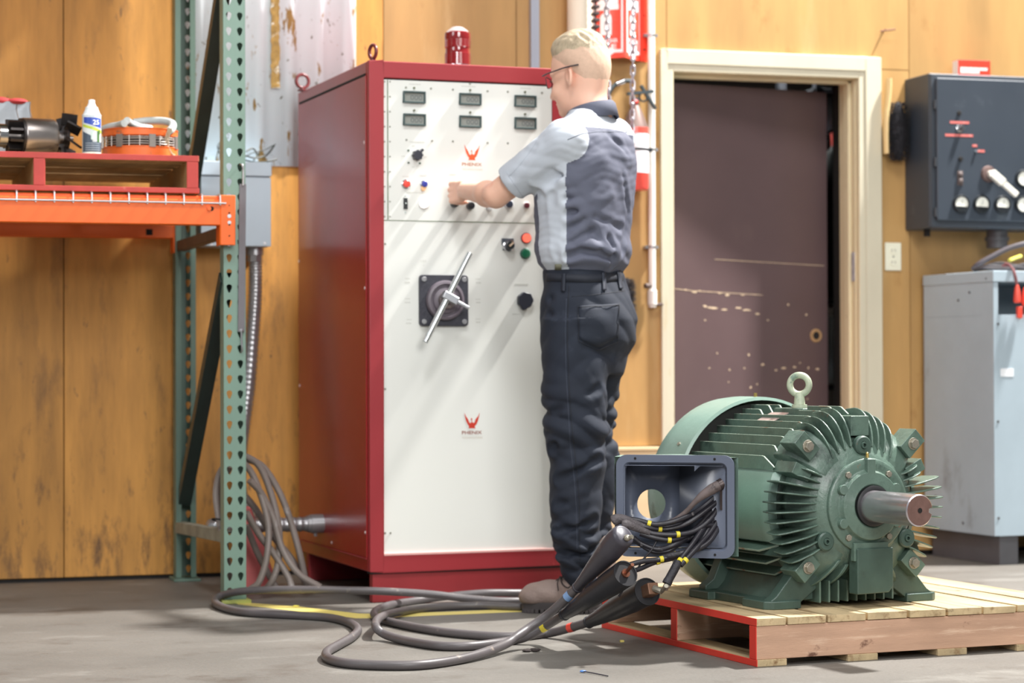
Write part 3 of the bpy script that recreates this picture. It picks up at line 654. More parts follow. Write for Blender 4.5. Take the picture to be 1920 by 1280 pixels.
    for k,l in enumerate(loops):
        y=.10+.035*(k%4); P=[]
        for i,(px,py) in enumerate(l):
            w=RK.wor(RK.on(px,py,1,y+.02*math.sin(i))); 
            if w[2]<.012: w=G(px,py,.012)
            P.append(w-o)
        b=MB(); b.tube(smoothpath(P,7),.0115,10); b.build('cable_loop',m_c,cz)
    b=MB(); q=RK.wor(RK.on(410,975,1,.12))-o; b.torus(q,(.2,.2,1),.022,.003,n=14,k=6); b.build('cable_tie',m_dark,cz)
    # small red metal box behind the coil
    p=RK.wor((.065,.32,0)); b=MB(); b.add([(0,0,0),(.15,0,0),(.15,.12,0),(0,.12,0),(0.0,.02,.30),(.05,.02,.30),(.05,.10,.30),(0,.10,.30)],[(3,2,1,0),(4,5,6,7),(0,1,5,4),(1,2,6,5),(2,3,7,6),(3,0,4,7)])
    tag(b.build('metal_wedge',mat('pinkish_red',S(190,92,90),.5,var=.15,vs=8,spot=(S(235,90,60),9,.66,.7)),loc=tuple(p),bev=.006),'faded red metal wedge on the floor behind the cable loops','wedge')
# ---------------------------------------------------------------- the red test cabinet
CO=G(694,1131); CB=Fr(CO,3.03); CW,CD,CZ0,CZ1=.705,.95,.103,1.815
m_redc=mat('cabinet_red',S(150,28,30),.30,var=.07,vs=3,bump=.035,bs=140,spot=(S(176,54,50),5,.66,.85),rvar=.04,coat=.25)
m_redf=mat('cabinet_red_front',S(152,44,50),.38,var=.05,vs=3,bump=.03,bs=140,spot=(S(226,196,190),30,.73,.76))
m_cream=mat('panel_cream',S(226,227,221),.42,var=.012,vs=2,spot=(S(206,190,160),26,.775,.80))
m_knob=mat('knob_black',S(42,44,54),.4)
m_chrome=mat('chrome',S(215,215,218),.18,1.0)
m_blackp=mat('black_plastic',S(38,42,44),.45)
def C_hose():
    e=CB.on(607,981,0,0.0); return CB.wor(e+np.array([-.20,0,.0])),CB.wor(e+np.array([-.001,0,0]))
def cq(px,py,y=.006): q=CB.on(px,py,1,y); return float(q[0]),float(q[2])
PY=.006       # depth of the panel face behind the frame
def build_cabinet():
    t=thing('test_cabinet','tall red high-voltage test cabinet with cream control front','cabinet',CO,3.03)
    p0,p1=.049,CW-.047; pz0,pz1=.159,1.758
    b=MB(); b.box(0,CW,.03,CD,CZ0,CZ1); b.build('cabinet_body',m_redc,t,bev=.004)
    b=MB(); b.box(0,p0,0,.031,CZ0,CZ1); b.box(p1,CW,0,.031,CZ0,CZ1); b.box(p0,p1,0,.031,pz1,CZ1); b.box(p0,p1,0,.031,CZ0,pz0)
    b.build('front_frame',m_redf,t,bev=.0035)
    b=MB(); b.box(p0,p1,-.001,.006,pz0-.002,pz0+.006); b.build('sill_lip',mat('pink_lip',S(222,170,164),.4),t,bev=.001)
    b=MB(); b.box(p0+.001,p1-.001,.0065,.03,pz1-.006,pz1); b.build('shadow_gap',m_dark,t,flat=True)
    # side panel
    b=MB(); q=CB.on(684,143,0,0); q2=CB.on(560.5,197,0,0); q3=CB.on(688,1045,0,0)
    zt=float(q[2]); zb=float(q3[2]); ya=.030; yb=CD-.035
    b.box(-.004,.001,ya,yb,zb,zt); b.build('side_panel',m_redc,t,bev=.002)
    b=MB(); b.box(-.0045,0,ya+.005,yb,zt+.001,zt+.008); b.build('panel_seam_shadow',m_dark,t,flat=True)  # dark strip standing in for the shadow in the gap above the panel
    b=MB(); b.box(-.0065,0,ya,yb,zb-.006,zb-.001); b.build('panel_lip',m_redf,t,bev=.002)
    b=MB()
    for px,py in ((683,267),(684,540),(685,998),(622,1017),(560.5,490),(562,723)):
        q=CB.on(px,py,0,-.004); b.ell((-.004,q[1],q[2]),(.003,.006,.006),10,6)
    b.each('side_screw',mat('white_screw',S(225,205,205),.35,.4),t)
    # plinth
    b=MB(); b.box(.012,CW-.01,.012,.05,0,CZ0); b.box(.012,CW-.01,CD-.1,CD-.06,0,CZ0); b.box(CW-.05,CW-.01,.05,CD-.1,0,CZ0); b.build('plinth',mat('plinth_red',S(150,44,48),.42,var=.08,vs=6,spot=(S(190,120,115),30,.72,.75)),t,bev=.003)
    b=MB(); b.box(.004,CW-.004,.004,.05,CZ0-.006,CZ0); b.build('shadow_gap',m_dark,t,flat=True)
    # panels
    zs=cq(720,413)[1]; xh=cq(727,300)[0]
    up=MB(); up.box(p0,p1,PY,.03,zs+.001,pz1-.004); up=up.build('control_panel',m_cream,t,bev=.0012)
    lo=MB(); lo.box(p0,p1,PY,.03,pz0+.004,zs-.001); lo=lo.build('lower_panel',m_cream,t,bev=.0012)
    b=MB(); b.box(xh-.0018,xh+.0018,PY-.0008,PY,zs+.003,pz1-.006); b.box(p0,p1,PY-.0004,PY+.003,zs-.0012,zs+.0012); b.build('hinge_line',mat('hinge_green',S(110,122,96),.5),t,flat=True)
    b=MB()
    for i in range(10):
        py=153+i*28.1
        for px in (721,731): x,z=cq(px,py); b.cyl((x,PY-.0018,z),(x,PY,z),.0028,n=8)
    pts=[(761,164),(808,166),(849,168),(914,171),(952,172),(1016,174),(762,262),(810,264),(849,265),(914,268),(952,268.5),(881,157),(722,457),(722,729),(722,999),(732,999)]
    for px,py in pts: x,z=cq(px,py); b.cyl((x,PY-.002,z),(x,PY,z),.0035,n=10)
    b.each('panel_screw',mat('panel_screw',S(150,150,140),.4,.5),up)
    # digital meters
    m_bez=mat('meter_bezel',S(58,76,76),.4); m_lcd=mat('meter_glass',S(146,149,142),.25,var=.04,vs=30); m_seg=mat('meter_digit',S(96,102,104),.5); m_lbl=mat('faint_print',S(196,196,188),.6)
    for cx,cy in ((775.8,182.5),(776.2,224.7),(880.8,186.2),(880.8,228.2),(984.2,190),(984.2,231.4)):
        x,z=cq(cx,cy); w,h=.0385,.0188
        b=MB(); b.box(-w,w,-.010,0,h-.0045,h); b.box(-w,w,-.010,0,-h,-h+.0045); b.box(-w,-w+.0045,-.010,0,-h,h); b.box(w-.0045,w,-.010,0,-h,h)
        mtr=b.build('digital_meter',m_bez,up,loc=(x,PY,z),bev=.0012)
        b=MB(); b.box(-w+.004,w-.004,-.003,0,-h+.004,h-.004); b.build('meter_display',m_lcd,mtr,flat=True)
        b=MB(); textmesh(b,'000',(.008,-.0034,-.001),(1,0,0),(0,0,1),.016,.0002,w=.042); b.build('meter_digits',m_seg,mtr,flat=True)
    b=MB()
    for cx,cy in ((776,165),(776,207),(881,169),(881,211),(984,172.5),(984,214)): x,z=cq(cx,cy); b.cyl((x,PY-.006,z),(x,PY,z),.0036,n=10)
    b.each('trim_screw',mat('brass_grey',S(120,122,98),.35,.6),up)
    # faint print: title lines over each meter and control (too small to read in the photograph)
    b=MB(); rng=random.Random(9)
    def faint(px,py,w,h=2.0):
        x,z=cq(px,py); k=-w/2
        while k<w/2:
            d=rng.uniform(1.0,2.4); b.box(x+k*.00183,x+(k+d)*.00183,PY-.0004,PY,z-h*.0009,z+h*.0009); k+=d+.9
    for px,py,w in ((777,158,20),(878,162,26),(985,165.5,20),(781,266,28),(755,293,5),(797,294,5),(775,273,5),(775,313,5),(761,331,12),(793,329,11),(849,327,12),(777,361,30),(776,194.5,14),(879,199,14),(776,237,16),(879,240,16),(984,204,14)): faint(px,py,w)
    b.build('faint_print',m_lbl,up,flat=True)
    b=MB()
    for px,py,w in ((793,490,0),(763,524,0),(763,563,0),(765,602,0),(895,525,0),(896,563,0),(895,601,0)):
        for dy in (-3,2.5): faint(px,py+dy,9,2.6) if w else None
    for px,py,w in ((978,533,28),(968,589,15),(763,529,9),(763,567,9),(766,606,9),(897,530,9),(897,567,9),(897,604,9)): faint(px,py,w,2.4)
    x,z=cq(794,491); textmesh(b,'100',(x,PY-.0005,z+.003),(1,0,0),(0,0,1),.008,.0001,w=.02); x,z=cq(794,497); textmesh(b,'0',(x,PY-.0005,z),(1,0,0),(0,0,1),.005,.0001)
    for px,py in ((764,522),(764,560),(767,599),(896,523),(896,561),(896,598)): x,z=cq(px,py); b.box(x-.009,x+.009,PY-.0004,PY,z-.001,z+.001)
    b.build('faint_print',m_lbl,lo,flat=True)
    # emblem twice
    poly=[(430,340),(438,420),(472,550),(515,635),(560,700),(540,745),(740,745),(712,700),(765,640),(802,560),(838,430),(852,340),(812,430),(762,478),(728,530),(715,588),(690,605),(635,582),(590,610),(560,590),(545,540),(512,482),(472,430)]
    for par,(px0,py0),orange in ((up,(840,247.5),1),(lo,(840,750),0)):
        b=MB(); sx=14.22; tx=885.5 if True else 0
        ox,oz=cq(px0+635/14.22+.0,py0+540/14.22); k=1/14.22*.00183
        b.prism([((x-635)*k,(540-y)*k) for x,y in poly],(ox,PY-.0006,oz),(1,0,0),(0,0,1),(0,.0006,0))
        b.ell((ox-.0012,PY-.0005,oz+40*k),(.0022,.0006,.0032),10,6); b.box(ox-.001,ox+.0012,PY-.0005,PY,oz-40*k,oz+30*k)
        b.build('bird_emblem',mat('emblem_orange',S(226,84,36),.5) if orange else mat('emblem_red',S(196,52,30),.5),par,flat=True)
        b=MB(); textmesh(b,'PHENIX',(ox,PY-.0006,oz-318*k),(1,0,0),(0,0,1),.0105,.0001,w=.072,bold=True); b.build('brand_lettering',mat('letter_brown',S(176,112,78),.5) if orange else mat('letter_maroon',S(140,72,58),.5),par,flat=True)
        b=MB(); textmesh(b,'TECHNOLOGIES',(ox+.001,PY-.0006,oz-455*k),(1,0,0),(0,0,1),.0055,.0001,w=.074); b.build('small_lettering',mat('letter_taupe',S(188,176,160),.5),par,flat=True)
    # small rotary knob upper left
    x,z=cq(781,291.5); b=MB(); pr=[]
    for i in range(32): a=2*math.pi*i/32; r=.0165+.0022*math.cos(8*a); pr.append((r*math.cos(a),r*math.sin(a)))
    b.prism(pr,(x,PY,z),(1,0,0),(0,0,1),(0,-.022,0)); b.obox((x+.010,PY-.012,z+.012),(1,0,.9),(0,1,0),(-.9,0,1),.012,.008,.004); b.build('scalloped_knob',m_knob,up,bev=.0015)
    b=MB()
    for px,py in ((765.5,282),(765.8,305),(787,306)): x,z=cq(px,py); b.cyl((x,PY-.003,z),(x,PY,z),.0035,n=10)
    b.each('knob_stop',mat('stop_dark',S(60,80,66),.5),up)
    def button(name,px,py,r,col,par,ring=True,h=.014,emit=0,rc=None,rough=.35):
        x,z=cq(px,py); b=MB(); k=None
        b.lathe([(r*1.25,0),(r*1.25,.005),(r*1.05,.007),(0,.007)] if ring else [(r*1.1,0),(r*1.1,.003),(0,.003)],(x,PY,z),(0,-1,0),n=28)
        k=b.build(name,rc or m_chrome,par)
        b=MB(); b.lathe([(r,.0),(r,h-.003),(r*.85,h),(0,h+.001)],(x,PY,z),(0,-1,0),n=28); b.build('button_cap',mat('btn_'+name+str(px),col,rough,emit=emit,coat=.3),k); return k
    button('red_button',761,345,.0125,S(232,70,55),up)
    button('blue_button',794.5,345.5,.0105,S(42,52,150),up)
    x,z=cq(793,353); b=MB(); b.cyl((x,PY-.010,z),(x,PY,z),.0085,n=20); b.build('amber_cap',mat('amber_cap',S(240,190,140),.4),up)
    x,z=cq(760,381.5); b=MB(); b.box(x-.007,x+.007,PY-.006,PY,z-.0185,z+.0185); sw=b.build('rocker_switch',m_blackp,up,bev=.0015)
    b=MB(); b.ell((x,PY-.007,z),(.0025,.002,.0025)); b.cyl((x,PY-.002,z-.03),(x,PY,z-.03),.003,n=8); b.cyl((x,PY-.002,z+.026),(x,PY,z+.026),.003,n=8); b.build('switch_screw',mat('pale_dot',S(190,200,195),.4),sw)
    x,z=cq(794.5,381.5); b=MB(); b.lathe([(.019,0),(.019,.003),(0,.003)],(x,PY,z),(0,-1,0),n=28); k=b.build('white_indicator',m_chrome,up)
    b=MB(); b.lathe([(.017,.0),(.0165,.009),(.010,.014),(0,.0155)],(x,PY,z),(0,-1,0),n=28); b.build('indicator_lens',mat('lit_white',(1,.97,.92,1),.4,emit=1.6),k)
    for px,py,col,nm in ((851,382,S(40,44,48),'black_knob'),(880.5,386,S(38,38,42),'black_knob')):
        button(nm,px,py,.0125,col,up,ring=False,h=.024)
    button('white_button',916.5,390,.0085,S(235,235,235),up,h=.018)
    button('grey_button',953.5,383,.0125,S(52,60,76),up,ring=True,h=.016,rc=mat('grey_ring',S(205,205,210),.5))
    button('maroon_button',986,385.5,.010,S(92,38,48),up,ring=True,h=.016,rc=mat('pale_ring',S(215,208,204),.5))
    # lower controls
    x,z=cq(951.5,459); b=MB(); b.box(x-.0215,x+.0215,PY-.003,PY,z-.001,z+.022); b.box(x-.018,x+.018,PY-.003,PY,z-.019,z); k=b.build('selector_switch',mat('selector_plate',S(70,78,88),.4),lo,bev=.001)
    b=MB(); b.lathe([(.0215,0),(.0205,.012),(.014,.014),(0,.014)],(x+.001,PY-.003,z-.002),(0,-1,0),n=28); b.build('selector_ring',m_chrome,k)
    b=MB(); b.lathe([(.0145,0),(.0135,.012),(0,.012)],(x+.002,PY-.016,z-.003),(0,-1,0),n=24); b.build('selector_knob',m_blackp,k)
    b=MB(); b.obox((x+.004,PY-.029,z),(1,0,.9),(0,1,0),(-.9,0,1),.009,.0015,.0028); b.build('selector_pointer',mat('cream_pointer',S(226,200,170),.4),k)
    button('red_lamp',986,446.5,.0150,(1.0,.16,.10,1),lo,h=.014,emit=1.5,rc=mat('lamp_ring',S(150,60,56),.4))
    button('green_lamp',984.5,475.5,.0150,S(14,106,72),lo,h=.014,rc=mat('lamp_ring2',S(60,96,84),.4))
    x,z=cq(982.5,563); b=MB(); pr=[]
    for i in range(40):
        a=2*math.pi*i/40; r=.0275+.0012*math.cos(7*a); r+= .006*max(0,math.cos(a+1.75))**12; pr.append((r*math.cos(a),r*math.sin(a)))
    b.prism(pr,(x,PY,z),(1,0,0),(0,0,1),(0,-.020,0)); b.build('round_knob',m_knob,lo,bev=.003,bseg=3)
    # big selector with T handle
    x,z=cq(830,563.5); w,h=.084,.088; x0,z1=cq(784.5,515); x1,z0=cq(876,611.5)
    cx,cz=(x0+x1)/2,(z0+z1)/2; w,h=(x1-x0)/2,(z1-z0)/2; r=.012
    pl=[]
    for sx,sz,a0 in ((1,1,0),(-1,1,90),(-1,-1,180),(1,-1,270)):
        for i in range(5): a=math.radians(a0+i*22.5); pl.append((sx*(w-r)+r*math.cos(a),sz*(h-r)+r*math.sin(a)))
    b=MB(); b.prism(pl,(cx,PY-.014,cz),(1,0,0),(0,0,1),(0,.014,0)); m_cast=mat('black_casting',S(50,50,60),.45,var=.12,vs=30,bump=.2,bs=160)
    pk=b.build('tap_selector',m_cast,lo,bev=.002)
    b=MB()
    for sx in(-1,1):
        for sz in(-1,1): b.cyl((cx+sx*(w-.015),PY-.019,cz+sz*(h-.015)),(cx+sx*(w-.015),PY-.014,cz+sz*(h-.015)),.0085,n=14)
    b.each('selector_bolt',m_zinc,pk,bev=.001)
    hx,hz=cq(836,562); b=MB(); b.lathe([(.066,.0),(.068,.010),(.064,.022),(.056,.024),(.052,.014),(.046,.014),(.044,.020),(.038,.024),(0,.024)],(cx+.001,PY-.014,cz),(0,-1,0),n=48); b.build('selector_dial',mat('dial_grey',S(104,96,104),.42,var=.1,vs=20),pk)
    b=MB(); b.lathe([(.030,0),(.028,.016),(.024,.02),(0,.02)],(cx+.001,PY-.036,cz),(0,-1,0),n=30); b.obox((cx-.005,PY-.057,cz+.016),(1,0,-.5),(0,1,0),(.5,0,1),.018,.0012,.002); b.build('selector_hub',mat('hub_brown',S(120,110,108),.4,.3,var=.2,vs=30),pk)
    yh=PY-.085
    A_=CB.on(881,474,1,yh); B_=CB.on(797,641,1,yh); A_=np.array(A_);B_=np.array(B_); b=MB(); b.cyl(A_,B_,.0105,n=22); hd=b.build('handle_rod',mat('brushed_steel',S(206,212,212),.28,.9),pk,bev=.0015)
    mid=np.array(CB.on(840,556,1,yh)); e=np.array(CB.on(880,578,1,yh-.005)); d=nrm(e-mid); b=MB(); s_=mid-d*.012
    b.obox((s_+mid+d*.028)/2,d,(0,1,0),np.cross(d,(0,1,0)),.028,.013,.013); b.obox(mid+d*.056,d,(0,1,0),np.cross(d,(0,1,0)),.026,.006,.0055)
    b.cyl((mid[0]+.004,yh,mid[2]-.004),(cx+.001,PY-.05,cz),.013,n=16); b.build('handle_clamp',mat('clamp_steel',S(176,178,182),.32,.85),pk,bev=.003)
    # lifting eyes and beacon on top
    for px,py,rr,name in ((699,92,.023,'f'),(567,152,.025,'r')):
        y=.045 if name=='f' else CD-.06
        q=CB.on(px,py,1,y); b=MB(); x=float(q[0]); ax=(1,.25,0) if name=='f' else (0.15,-1,0)
        b.torus((x,y,CZ1+rr+.012),ax,rr,.0062,n=30,k=10); b.cyl((x,y,CZ1),(x,y,CZ1+.014),.010,n=14); b.cyl((x,y,CZ1),(x,y,CZ1+.005),.018,n=18)
        b.build('lifting_eye',mat('maroon_eye',S(104,40,42),.35,var=.1,vs=20),t,ang=60)
    y=.30; q=CB.on(858,118,1,y); x=float(q[0]); s=depth(CB.wor(q))/CAM_F; zb=CZ1; zt=float(CB.on(858,50,1,y)[2]); H=zt-zb; R=25*s
    b=MB(); b.lathe([(R*1.35,0),(R*1.35,H*.10),(R*1.05,H*.16),(R*1.02,H*.22)],(x,y,zb),n=40)
    bc=b.build('beacon_base',m_chrome,t)
    pr=[(R*1.02,.20)]; 
    for i in range(7): f=.22+i*.035; pr+=[(R*1.0,f),(R*.975,f+.018)]
    pr+=[(R*.93,.50),(R*.93,.56)]
    for i in range(5): f=.58+i*.032; pr+=[(R*1.0,f),(R*.975,f+.016)]
    pr+=[(R*1.0,.76),(R*.98,.86),(R*.9,.885),(0,.886)]
    b=MB(); b.lathe([(r,H*f) for r,f in pr],(x,y,zb),n=44); b.build('red_lens',mat('lens_red',S(118,26,30),.12,coat=.8,var=.12,vs=16,spot=(S(225,70,52),14,.6,.72)),bc,ang=20)
    b=MB(); b.lathe([(R*.9,H*.885),(R*.7,H*.93),(R*.42,H*.985),(R*.2,H),(0,H)],(x,y,zb),n=36); b.build('beacon_cap',mat('cap_grey',S(168,156,156),.35),bc)
def build_wall_things():
    # grey conduit, beige pipe
    def vpipe(name,px,w,label,cat,m,ztop,zbot,off,pipey=300):
        x=wx(px,60,off); b=MB(); r=w/2*(depth((x,YW-off,1.8))/CAM_F)*1.02
        b.cyl((x,YW-off,zbot),(x,YW-off,ztop),r,n=24); o=b.build(name,m); tag(o,label,cat); return o,x,r
    d=.03; x0=wx(996,60,d); x1=wx(1011.5,60,d); b=MB(); b.box(x0,x1,YW-d,YW-.001,.6,3.2); b.box(x0+.011,x0+.013,YW-d-.001,YW-d,.6,3.2)
    tag(b.build('metal_channel',mat('channel_grey',S(164,170,182),.4,.3),bev=.002),'slim grey metal channel running up the wall behind the cabinet','conduit')
    o,_,_=vpipe('wall_pipe',1087,46,'thick beige pipe running up the wall behind his head','pipe',mat('pipe_beige',S(232,222,200),.5,var=.04,vs=3,spot=(S(200,180,120),7,.68,.76)),3.2,.5,.075)
    # dark link belt
    x=wx(1117,60,.16); b=MB(); z=1.9
    while z<3.1:
        b.box(x-.011,x+.011,YW-.18,YW-.13,z,z+.012); z+=.026
    b.box(x-.003,x+.003,YW-.16,YW-.15,1.88,3.1)
    tag(b.build('link_belt',mat('belt_dark',S(70,58,58),.6,var=.3,vs=40),bev=.002),'dark notched link belt hanging beside the red sign','belt')
    # fire extinguisher sign (V shaped)
    m_sr=mat('sign_red',S(242,66,44),.35,coat=.3); m_sw=mat('sign_white',S(246,236,240),.4)
    z0=wz(1190,113,.03); 
    xa=wx(1106,60,.0); xb=wx(1173,60,.10); xc=wx(1201,60,.012); xd=wx(1213.5,60,.004)
    t=thing('fire_sign','projecting red and white fire extinguisher sign above the extinguisher','sign',(xb,YW,z0))
    H=.62
    b=MB(); P=[(xa-xb,-.004),(0,-.10),(xc-xb,-.010),(xd-xb,-.006),(xd-xb,-.002),(xc-xb,-.004),(0,-.094),(xa-xb,-.001)]
    b.prism(P,(0,0,0),(1,0,0),(0,1,0),(0,0,H)); b.build('sign_body',m_sr,t,flat=True)
    def face(p,q,name):
        p=np.array([p[0],p[1],0.0]);q=np.array([q[0],q[1],0.0]); u=nrm(q-p); L=np.linalg.norm(q-p); n=nrm(np.cross(u,(0,0,1)))
        b=MB(); o=p+n*.001
        def rc(a0,a1,z0_,z1_,d=.0006): 
            c=o+u*(a0+a1)/2*L+np.array([0,0,(z0_+z1_)/2]); b.obox(c,u,n,(0,0,1),(a1-a0)/2*L,d,(z1_-z0_)/2)
        rc(.88,.93,.03,H-.03); rc(.07,.12,.03,H-.03); rc(.07,.93,.022,.034)
        rc(.2,.8,.215,.235)   # bar
        return b,rc,o,u,L
    for p,q in (((xa-xb,-.004),(0,-.10)),((0,-.10),(xc-xb,-.010))):
        b,rc,o,u,L=face(p,q,'')
        m_=MB(); 
        k=.0
        def Z(py): return wz(1160,py,.06)-z0
        # bottom rows: arrow, word rows, picture, bar
        c=o+u*.45*L; ztri=Z(98)
        b2=MB(); b2.prism([(-.25*L,.016),(.18*L,.016),(.30*L,.004),(.12*L,-.014),(-.25*L,-.014)],c+np.array([0,0,ztri]),u,(0,0,1),nrm(np.cross(u,(0,0,1)))*.0008)
        textmesh(b2,'FIRE',c+np.array([0,0,Z(88)])+nrm(np.cross(u,(0,0,1)))*.0008,u,(0,0,1),.017,.0001,w=.60*L,bold=True)
        textmesh(b2,'EXTINGUISHER',c+np.array([0,0,Z(77)])+nrm(np.cross(u,(0,0,1)))*.0008,u,(0,0,1),.015,.0001,w=.66*L,bold=True)
        rr=.16*L; cy=[]
        for i in range(9): a=math.pi*i/8; cy.append((rr*math.cos(a),rr*math.sin(a)))
        zc0,zc1=Z(66),Z(34); cy=[(rr,0),]+[(x_,(zc1-zc0)+y_*.9) for x_,y_ in cy]+[(-rr,0)]
        b2.prism(cy,c+np.array([0,0,zc0]),u,(0,0,1),nrm(np.cross(u,(0,0,1)))*.0008)
        b3=MB(); zz=Z(14); b3.obox(o+u*.45*L+np.array([0,0,zz]),u,nrm(np.cross(u,(0,0,1))),(0,0,1),.36*L,.0008,.011); b3.obox(o+u*.45*L+np.array([0,0,Z(24)]),u,nrm(np.cross(u,(0,0,1))),(0,0,1),.06*L,.0008,.02)
        for q_ in (b2,b3): b.add(q_.v,q_.f)
        b.build('sign_print',m_sw,t,flat=True)
    b=MB()
    for py in (29,93): q=wp(1208,py,.008); b.cyl((q[0]-xb,-.010,q[2]-z0),(q[0]-xb,-.004,q[2]-z0),.004,n=8)
    b.each('sign_screw',m_dark,t)
    # fire extinguisher
    off=.09; c=wp(1191,300,off); s=depth(c)/CAM_F; R=25*s
    zb=wz(1191,357,off); ztc=wz(1191,240,off); zn=wz(1191,198,off)
    t=thing('fire_extinguisher','red fire extinguisher with white label bands hanging beside the white pipe','fire extinguisher',(c[0],YW-off,zb))
    H=ztc-zb; m_fr=mat('extinguisher_red',S(228,84,72),.32,coat=.3)
    b=MB(); b.lathe([(0,0),(R*.9,0),(R,.01),(R,H)],n=40); b.build('cylinder',m_fr,t)
    b=MB(); b.lathe([(R,H),(R*.93,H+.012),(R*.55,H+(zn-ztc)*.72),(R*.33,H+(zn-ztc))],n=36); b.build('shoulder',mat('ext_shoulder',S(118,98,92),.4,.3),t)
    b=MB(); b.lathe([(R*1.012,wz(1191,325,off)-zb),(R*1.012,wz(1191,252,off)-zb)],n=40); b.build('label_band',mat('label_band',S(238,236,240),.45,spot=(S(205,205,215),30,.6,.66)),t)
    b=MB(); zz=wz(1191,281,off)-zb; b.lathe([(R*1.02,zz-.005),(R*1.03,zz-.005),(R*1.03,zz+.005),(R*1.02,zz+.005)],n=40,closed=True); b.box(R*.95,R*1.25,-.02,.02,zz-.007,zz+.007); b.box(-.03,.03,R,off,zz-.03,zz+.03); b.build('hanging_strap',m_blackp,t)
    b=MB(); zh=H+(zn-ztc)
    b.cyl((0,0,zh),(0,0,zh+.03),.016,n=14); b.obox((.022,0,zh+.052),(1,0,.12),(0,1,0),(-.12,0,1),.055,.010,.006); b.obox((.055,0,zh+.035),(1,0,-1.5),(0,1,0),(1.5,0,1),.055,.009,.005)
    b.torus((.035,0,zh+.035),(0,1,0),.017,.004,n=18,k=6); b.build('valve_handle',mat('valve_black',S(62,72,76),.4),t)
    b=MB(); b.ell((-.004,-.012,zh+.012),(.014,.01,.012)); b.build('pull_pin',mat('pin_red',S(190,60,50),.4),t)
    b=MB(); P=[wp(1186,152,off)-np.array([c[0],YW-off,zb]) for _ in (0,)]+[wp(px,py,off)-np.array([c[0],YW-off,zb]) for px,py in ((1170,152),(1155,158),(1143,172),(1137,195),(1138,225),(1146,260),(1152,300))]
    b.tube(smoothpath(P,6),.0085,10); b.build('hose',mat('rubber_black',S(58,68,72),.5),t)
    b=MB(); b.cyl(P[1],P[2],.0115,n=14); b.build('hose_ferrule',m_chrome,t)
    # chains
    def chain(px0,py0,px1,py1,off,label,W0=.010):
        A_=wp(px0,py0,off);B_=wp(px1,py1,off); A_=np.array(A_);B_=np.array(B_); A_[2]=A_[2]; d=nrm(B_-A_)
        top=A_-d*.7; n=int(np.linalg.norm(B_-top)/.0275); t=thing('hoist_chain',label,'chain',tuple(top),group=None); mch=mat('chain_steel',S(176,172,178),.35,.6,var=.2,vs=60)
        proto=None
        def link(rot):
            b=MB(); P=[]
            for i in range(16):
                a=2*math.pi*i/16; x=.0075*math.cos(a); z=.0075*math.sin(a)+(.0115 if math.sin(a)>0 else -.0115); P.append((x*math.cos(rot),x*math.sin(rot),z))
            b.tube(P,.0034,6,closed=True); return b
        l0=link(.6).build('chain_link',mch,t); l1=link(.6+math.pi/2).build('chain_link',mch,t)
        rng=random.Random(4)
        for i in range(n):
            src=(l0,l1)[i%2]; o=src if i<2 else src.copy(); 
            if i>=2: COL.objects.link(o); o.parent=t
            o.location=tuple(d*(.0275*i)); o.rotation_euler=(0,0,rng.uniform(-.25,.25)+i*.02)
    chain(1137,0,1144,330,.62,'steel hoist chain hanging directly behind the back of his head')
    chain(1188,0,1184,330,.62,'steel hoist chain hanging before the red extinguisher')
    # white pipe with valve
    off=.03; x=wx(1222,300,off); r=.0142; zb=wz(1224,548,off)
    t=thing('water_pipe','thin white pipe with a small valve beside the door casing','pipe',(x,YW-off,0))
    b=MB(); b.cyl((0,0,zb),(.0,0,3.2),r,n=20); b.build('pipe_tube',mat('pvc_white',S(232,230,222),.45,var=.04,vs=4,spot=(S(200,170,150),9,.7,.76)),t)
    b=MB()
    for py in (66,463,280): z=wz(1222,py,off); b.lathe([(r,-.005),(r*1.12,-.005),(r*1.12,.005),(r,.005)],(0,0,z),n=20,closed=True); b.box(-.028,.028,.0,off-.001,z-.006,z+.006)
    b.each('pipe_clip',m_zinc,t)
    b=MB(); z1=wz(1224,572,off); b.cyl((0,0,z1),(0,0,zb+.01),r*1.35,n=20); b.cyl((0,0,z1-.01),(0,0,z1),r*1.15,n=8); b.build('valve_body',mat('valve_white',S(225,222,214),.5),t,bev=.003)
    b=MB(); zc=wz(1224,536,off); b.cyl((-.035,-.012,zc),(0,-.0,zc),.010,n=12); b.cyl((.0,0,z1),(.042,-.006,z1+.004),.0065,n=10); b.build('valve_lever',mat('valve_dark',S(88,72,66),.5),t)
    # bench brushes
    def brush(name,label,pts_handle,bx0,bx1,by0,by1,seed,off=.05):
        c=wp((bx0+bx1)/2,(by0+by1)/2,off); t=thing(name,label,'brush',tuple(c)); m_w=mat('brush_wood',S(226,196,140),.45,var=.1,vs=6,st=(3,3,.4)); m_br=mat('bristle_black',S(34,33,38),.9)
        if pts_handle:
            b=MB(); P=[wp(px,py,off)-c for px,py in pts_handle]; b.tube(smoothpath(P,5),.0165,10,flat=.6); b.build('handle',m_w,t)
        w,h=abs(wx(bx1,by0,off)-wx(bx0,by0,off))/2,(wz(bx0,by0,off)-wz(bx0,by1,off))/2
        b=MB(); b.ell((0,0,0),(w*.74,.028,h*.93),14,14); rng=random.Random(seed)
        for i in range(1500):
            z=rng.uniform(-.95,.95); a=rng.uniform(0,2*math.pi); k=math.sqrt(max(0,1-abs(z)**6)); p=np.array([w*.7*k*math.cos(a),.027*k*math.sin(a),h*z*.93]); d=nrm((math.cos(a),math.sin(a)*.8,rng.uniform(-.5,.3)+z*.4)); L=w*.40+rng.uniform(0,.008)
            u,v_=perp(d); r_=.0012; b.add([p+u*r_,p-u*r_*.5+v_*r_*.87,p-u*r_*.5-v_*r_*.87,p+d*L],[(0,1,3),(1,2,3),(2,0,3)])
        o=b.build('bristles',m_br,t,flat=True); o['kind']='stuff'
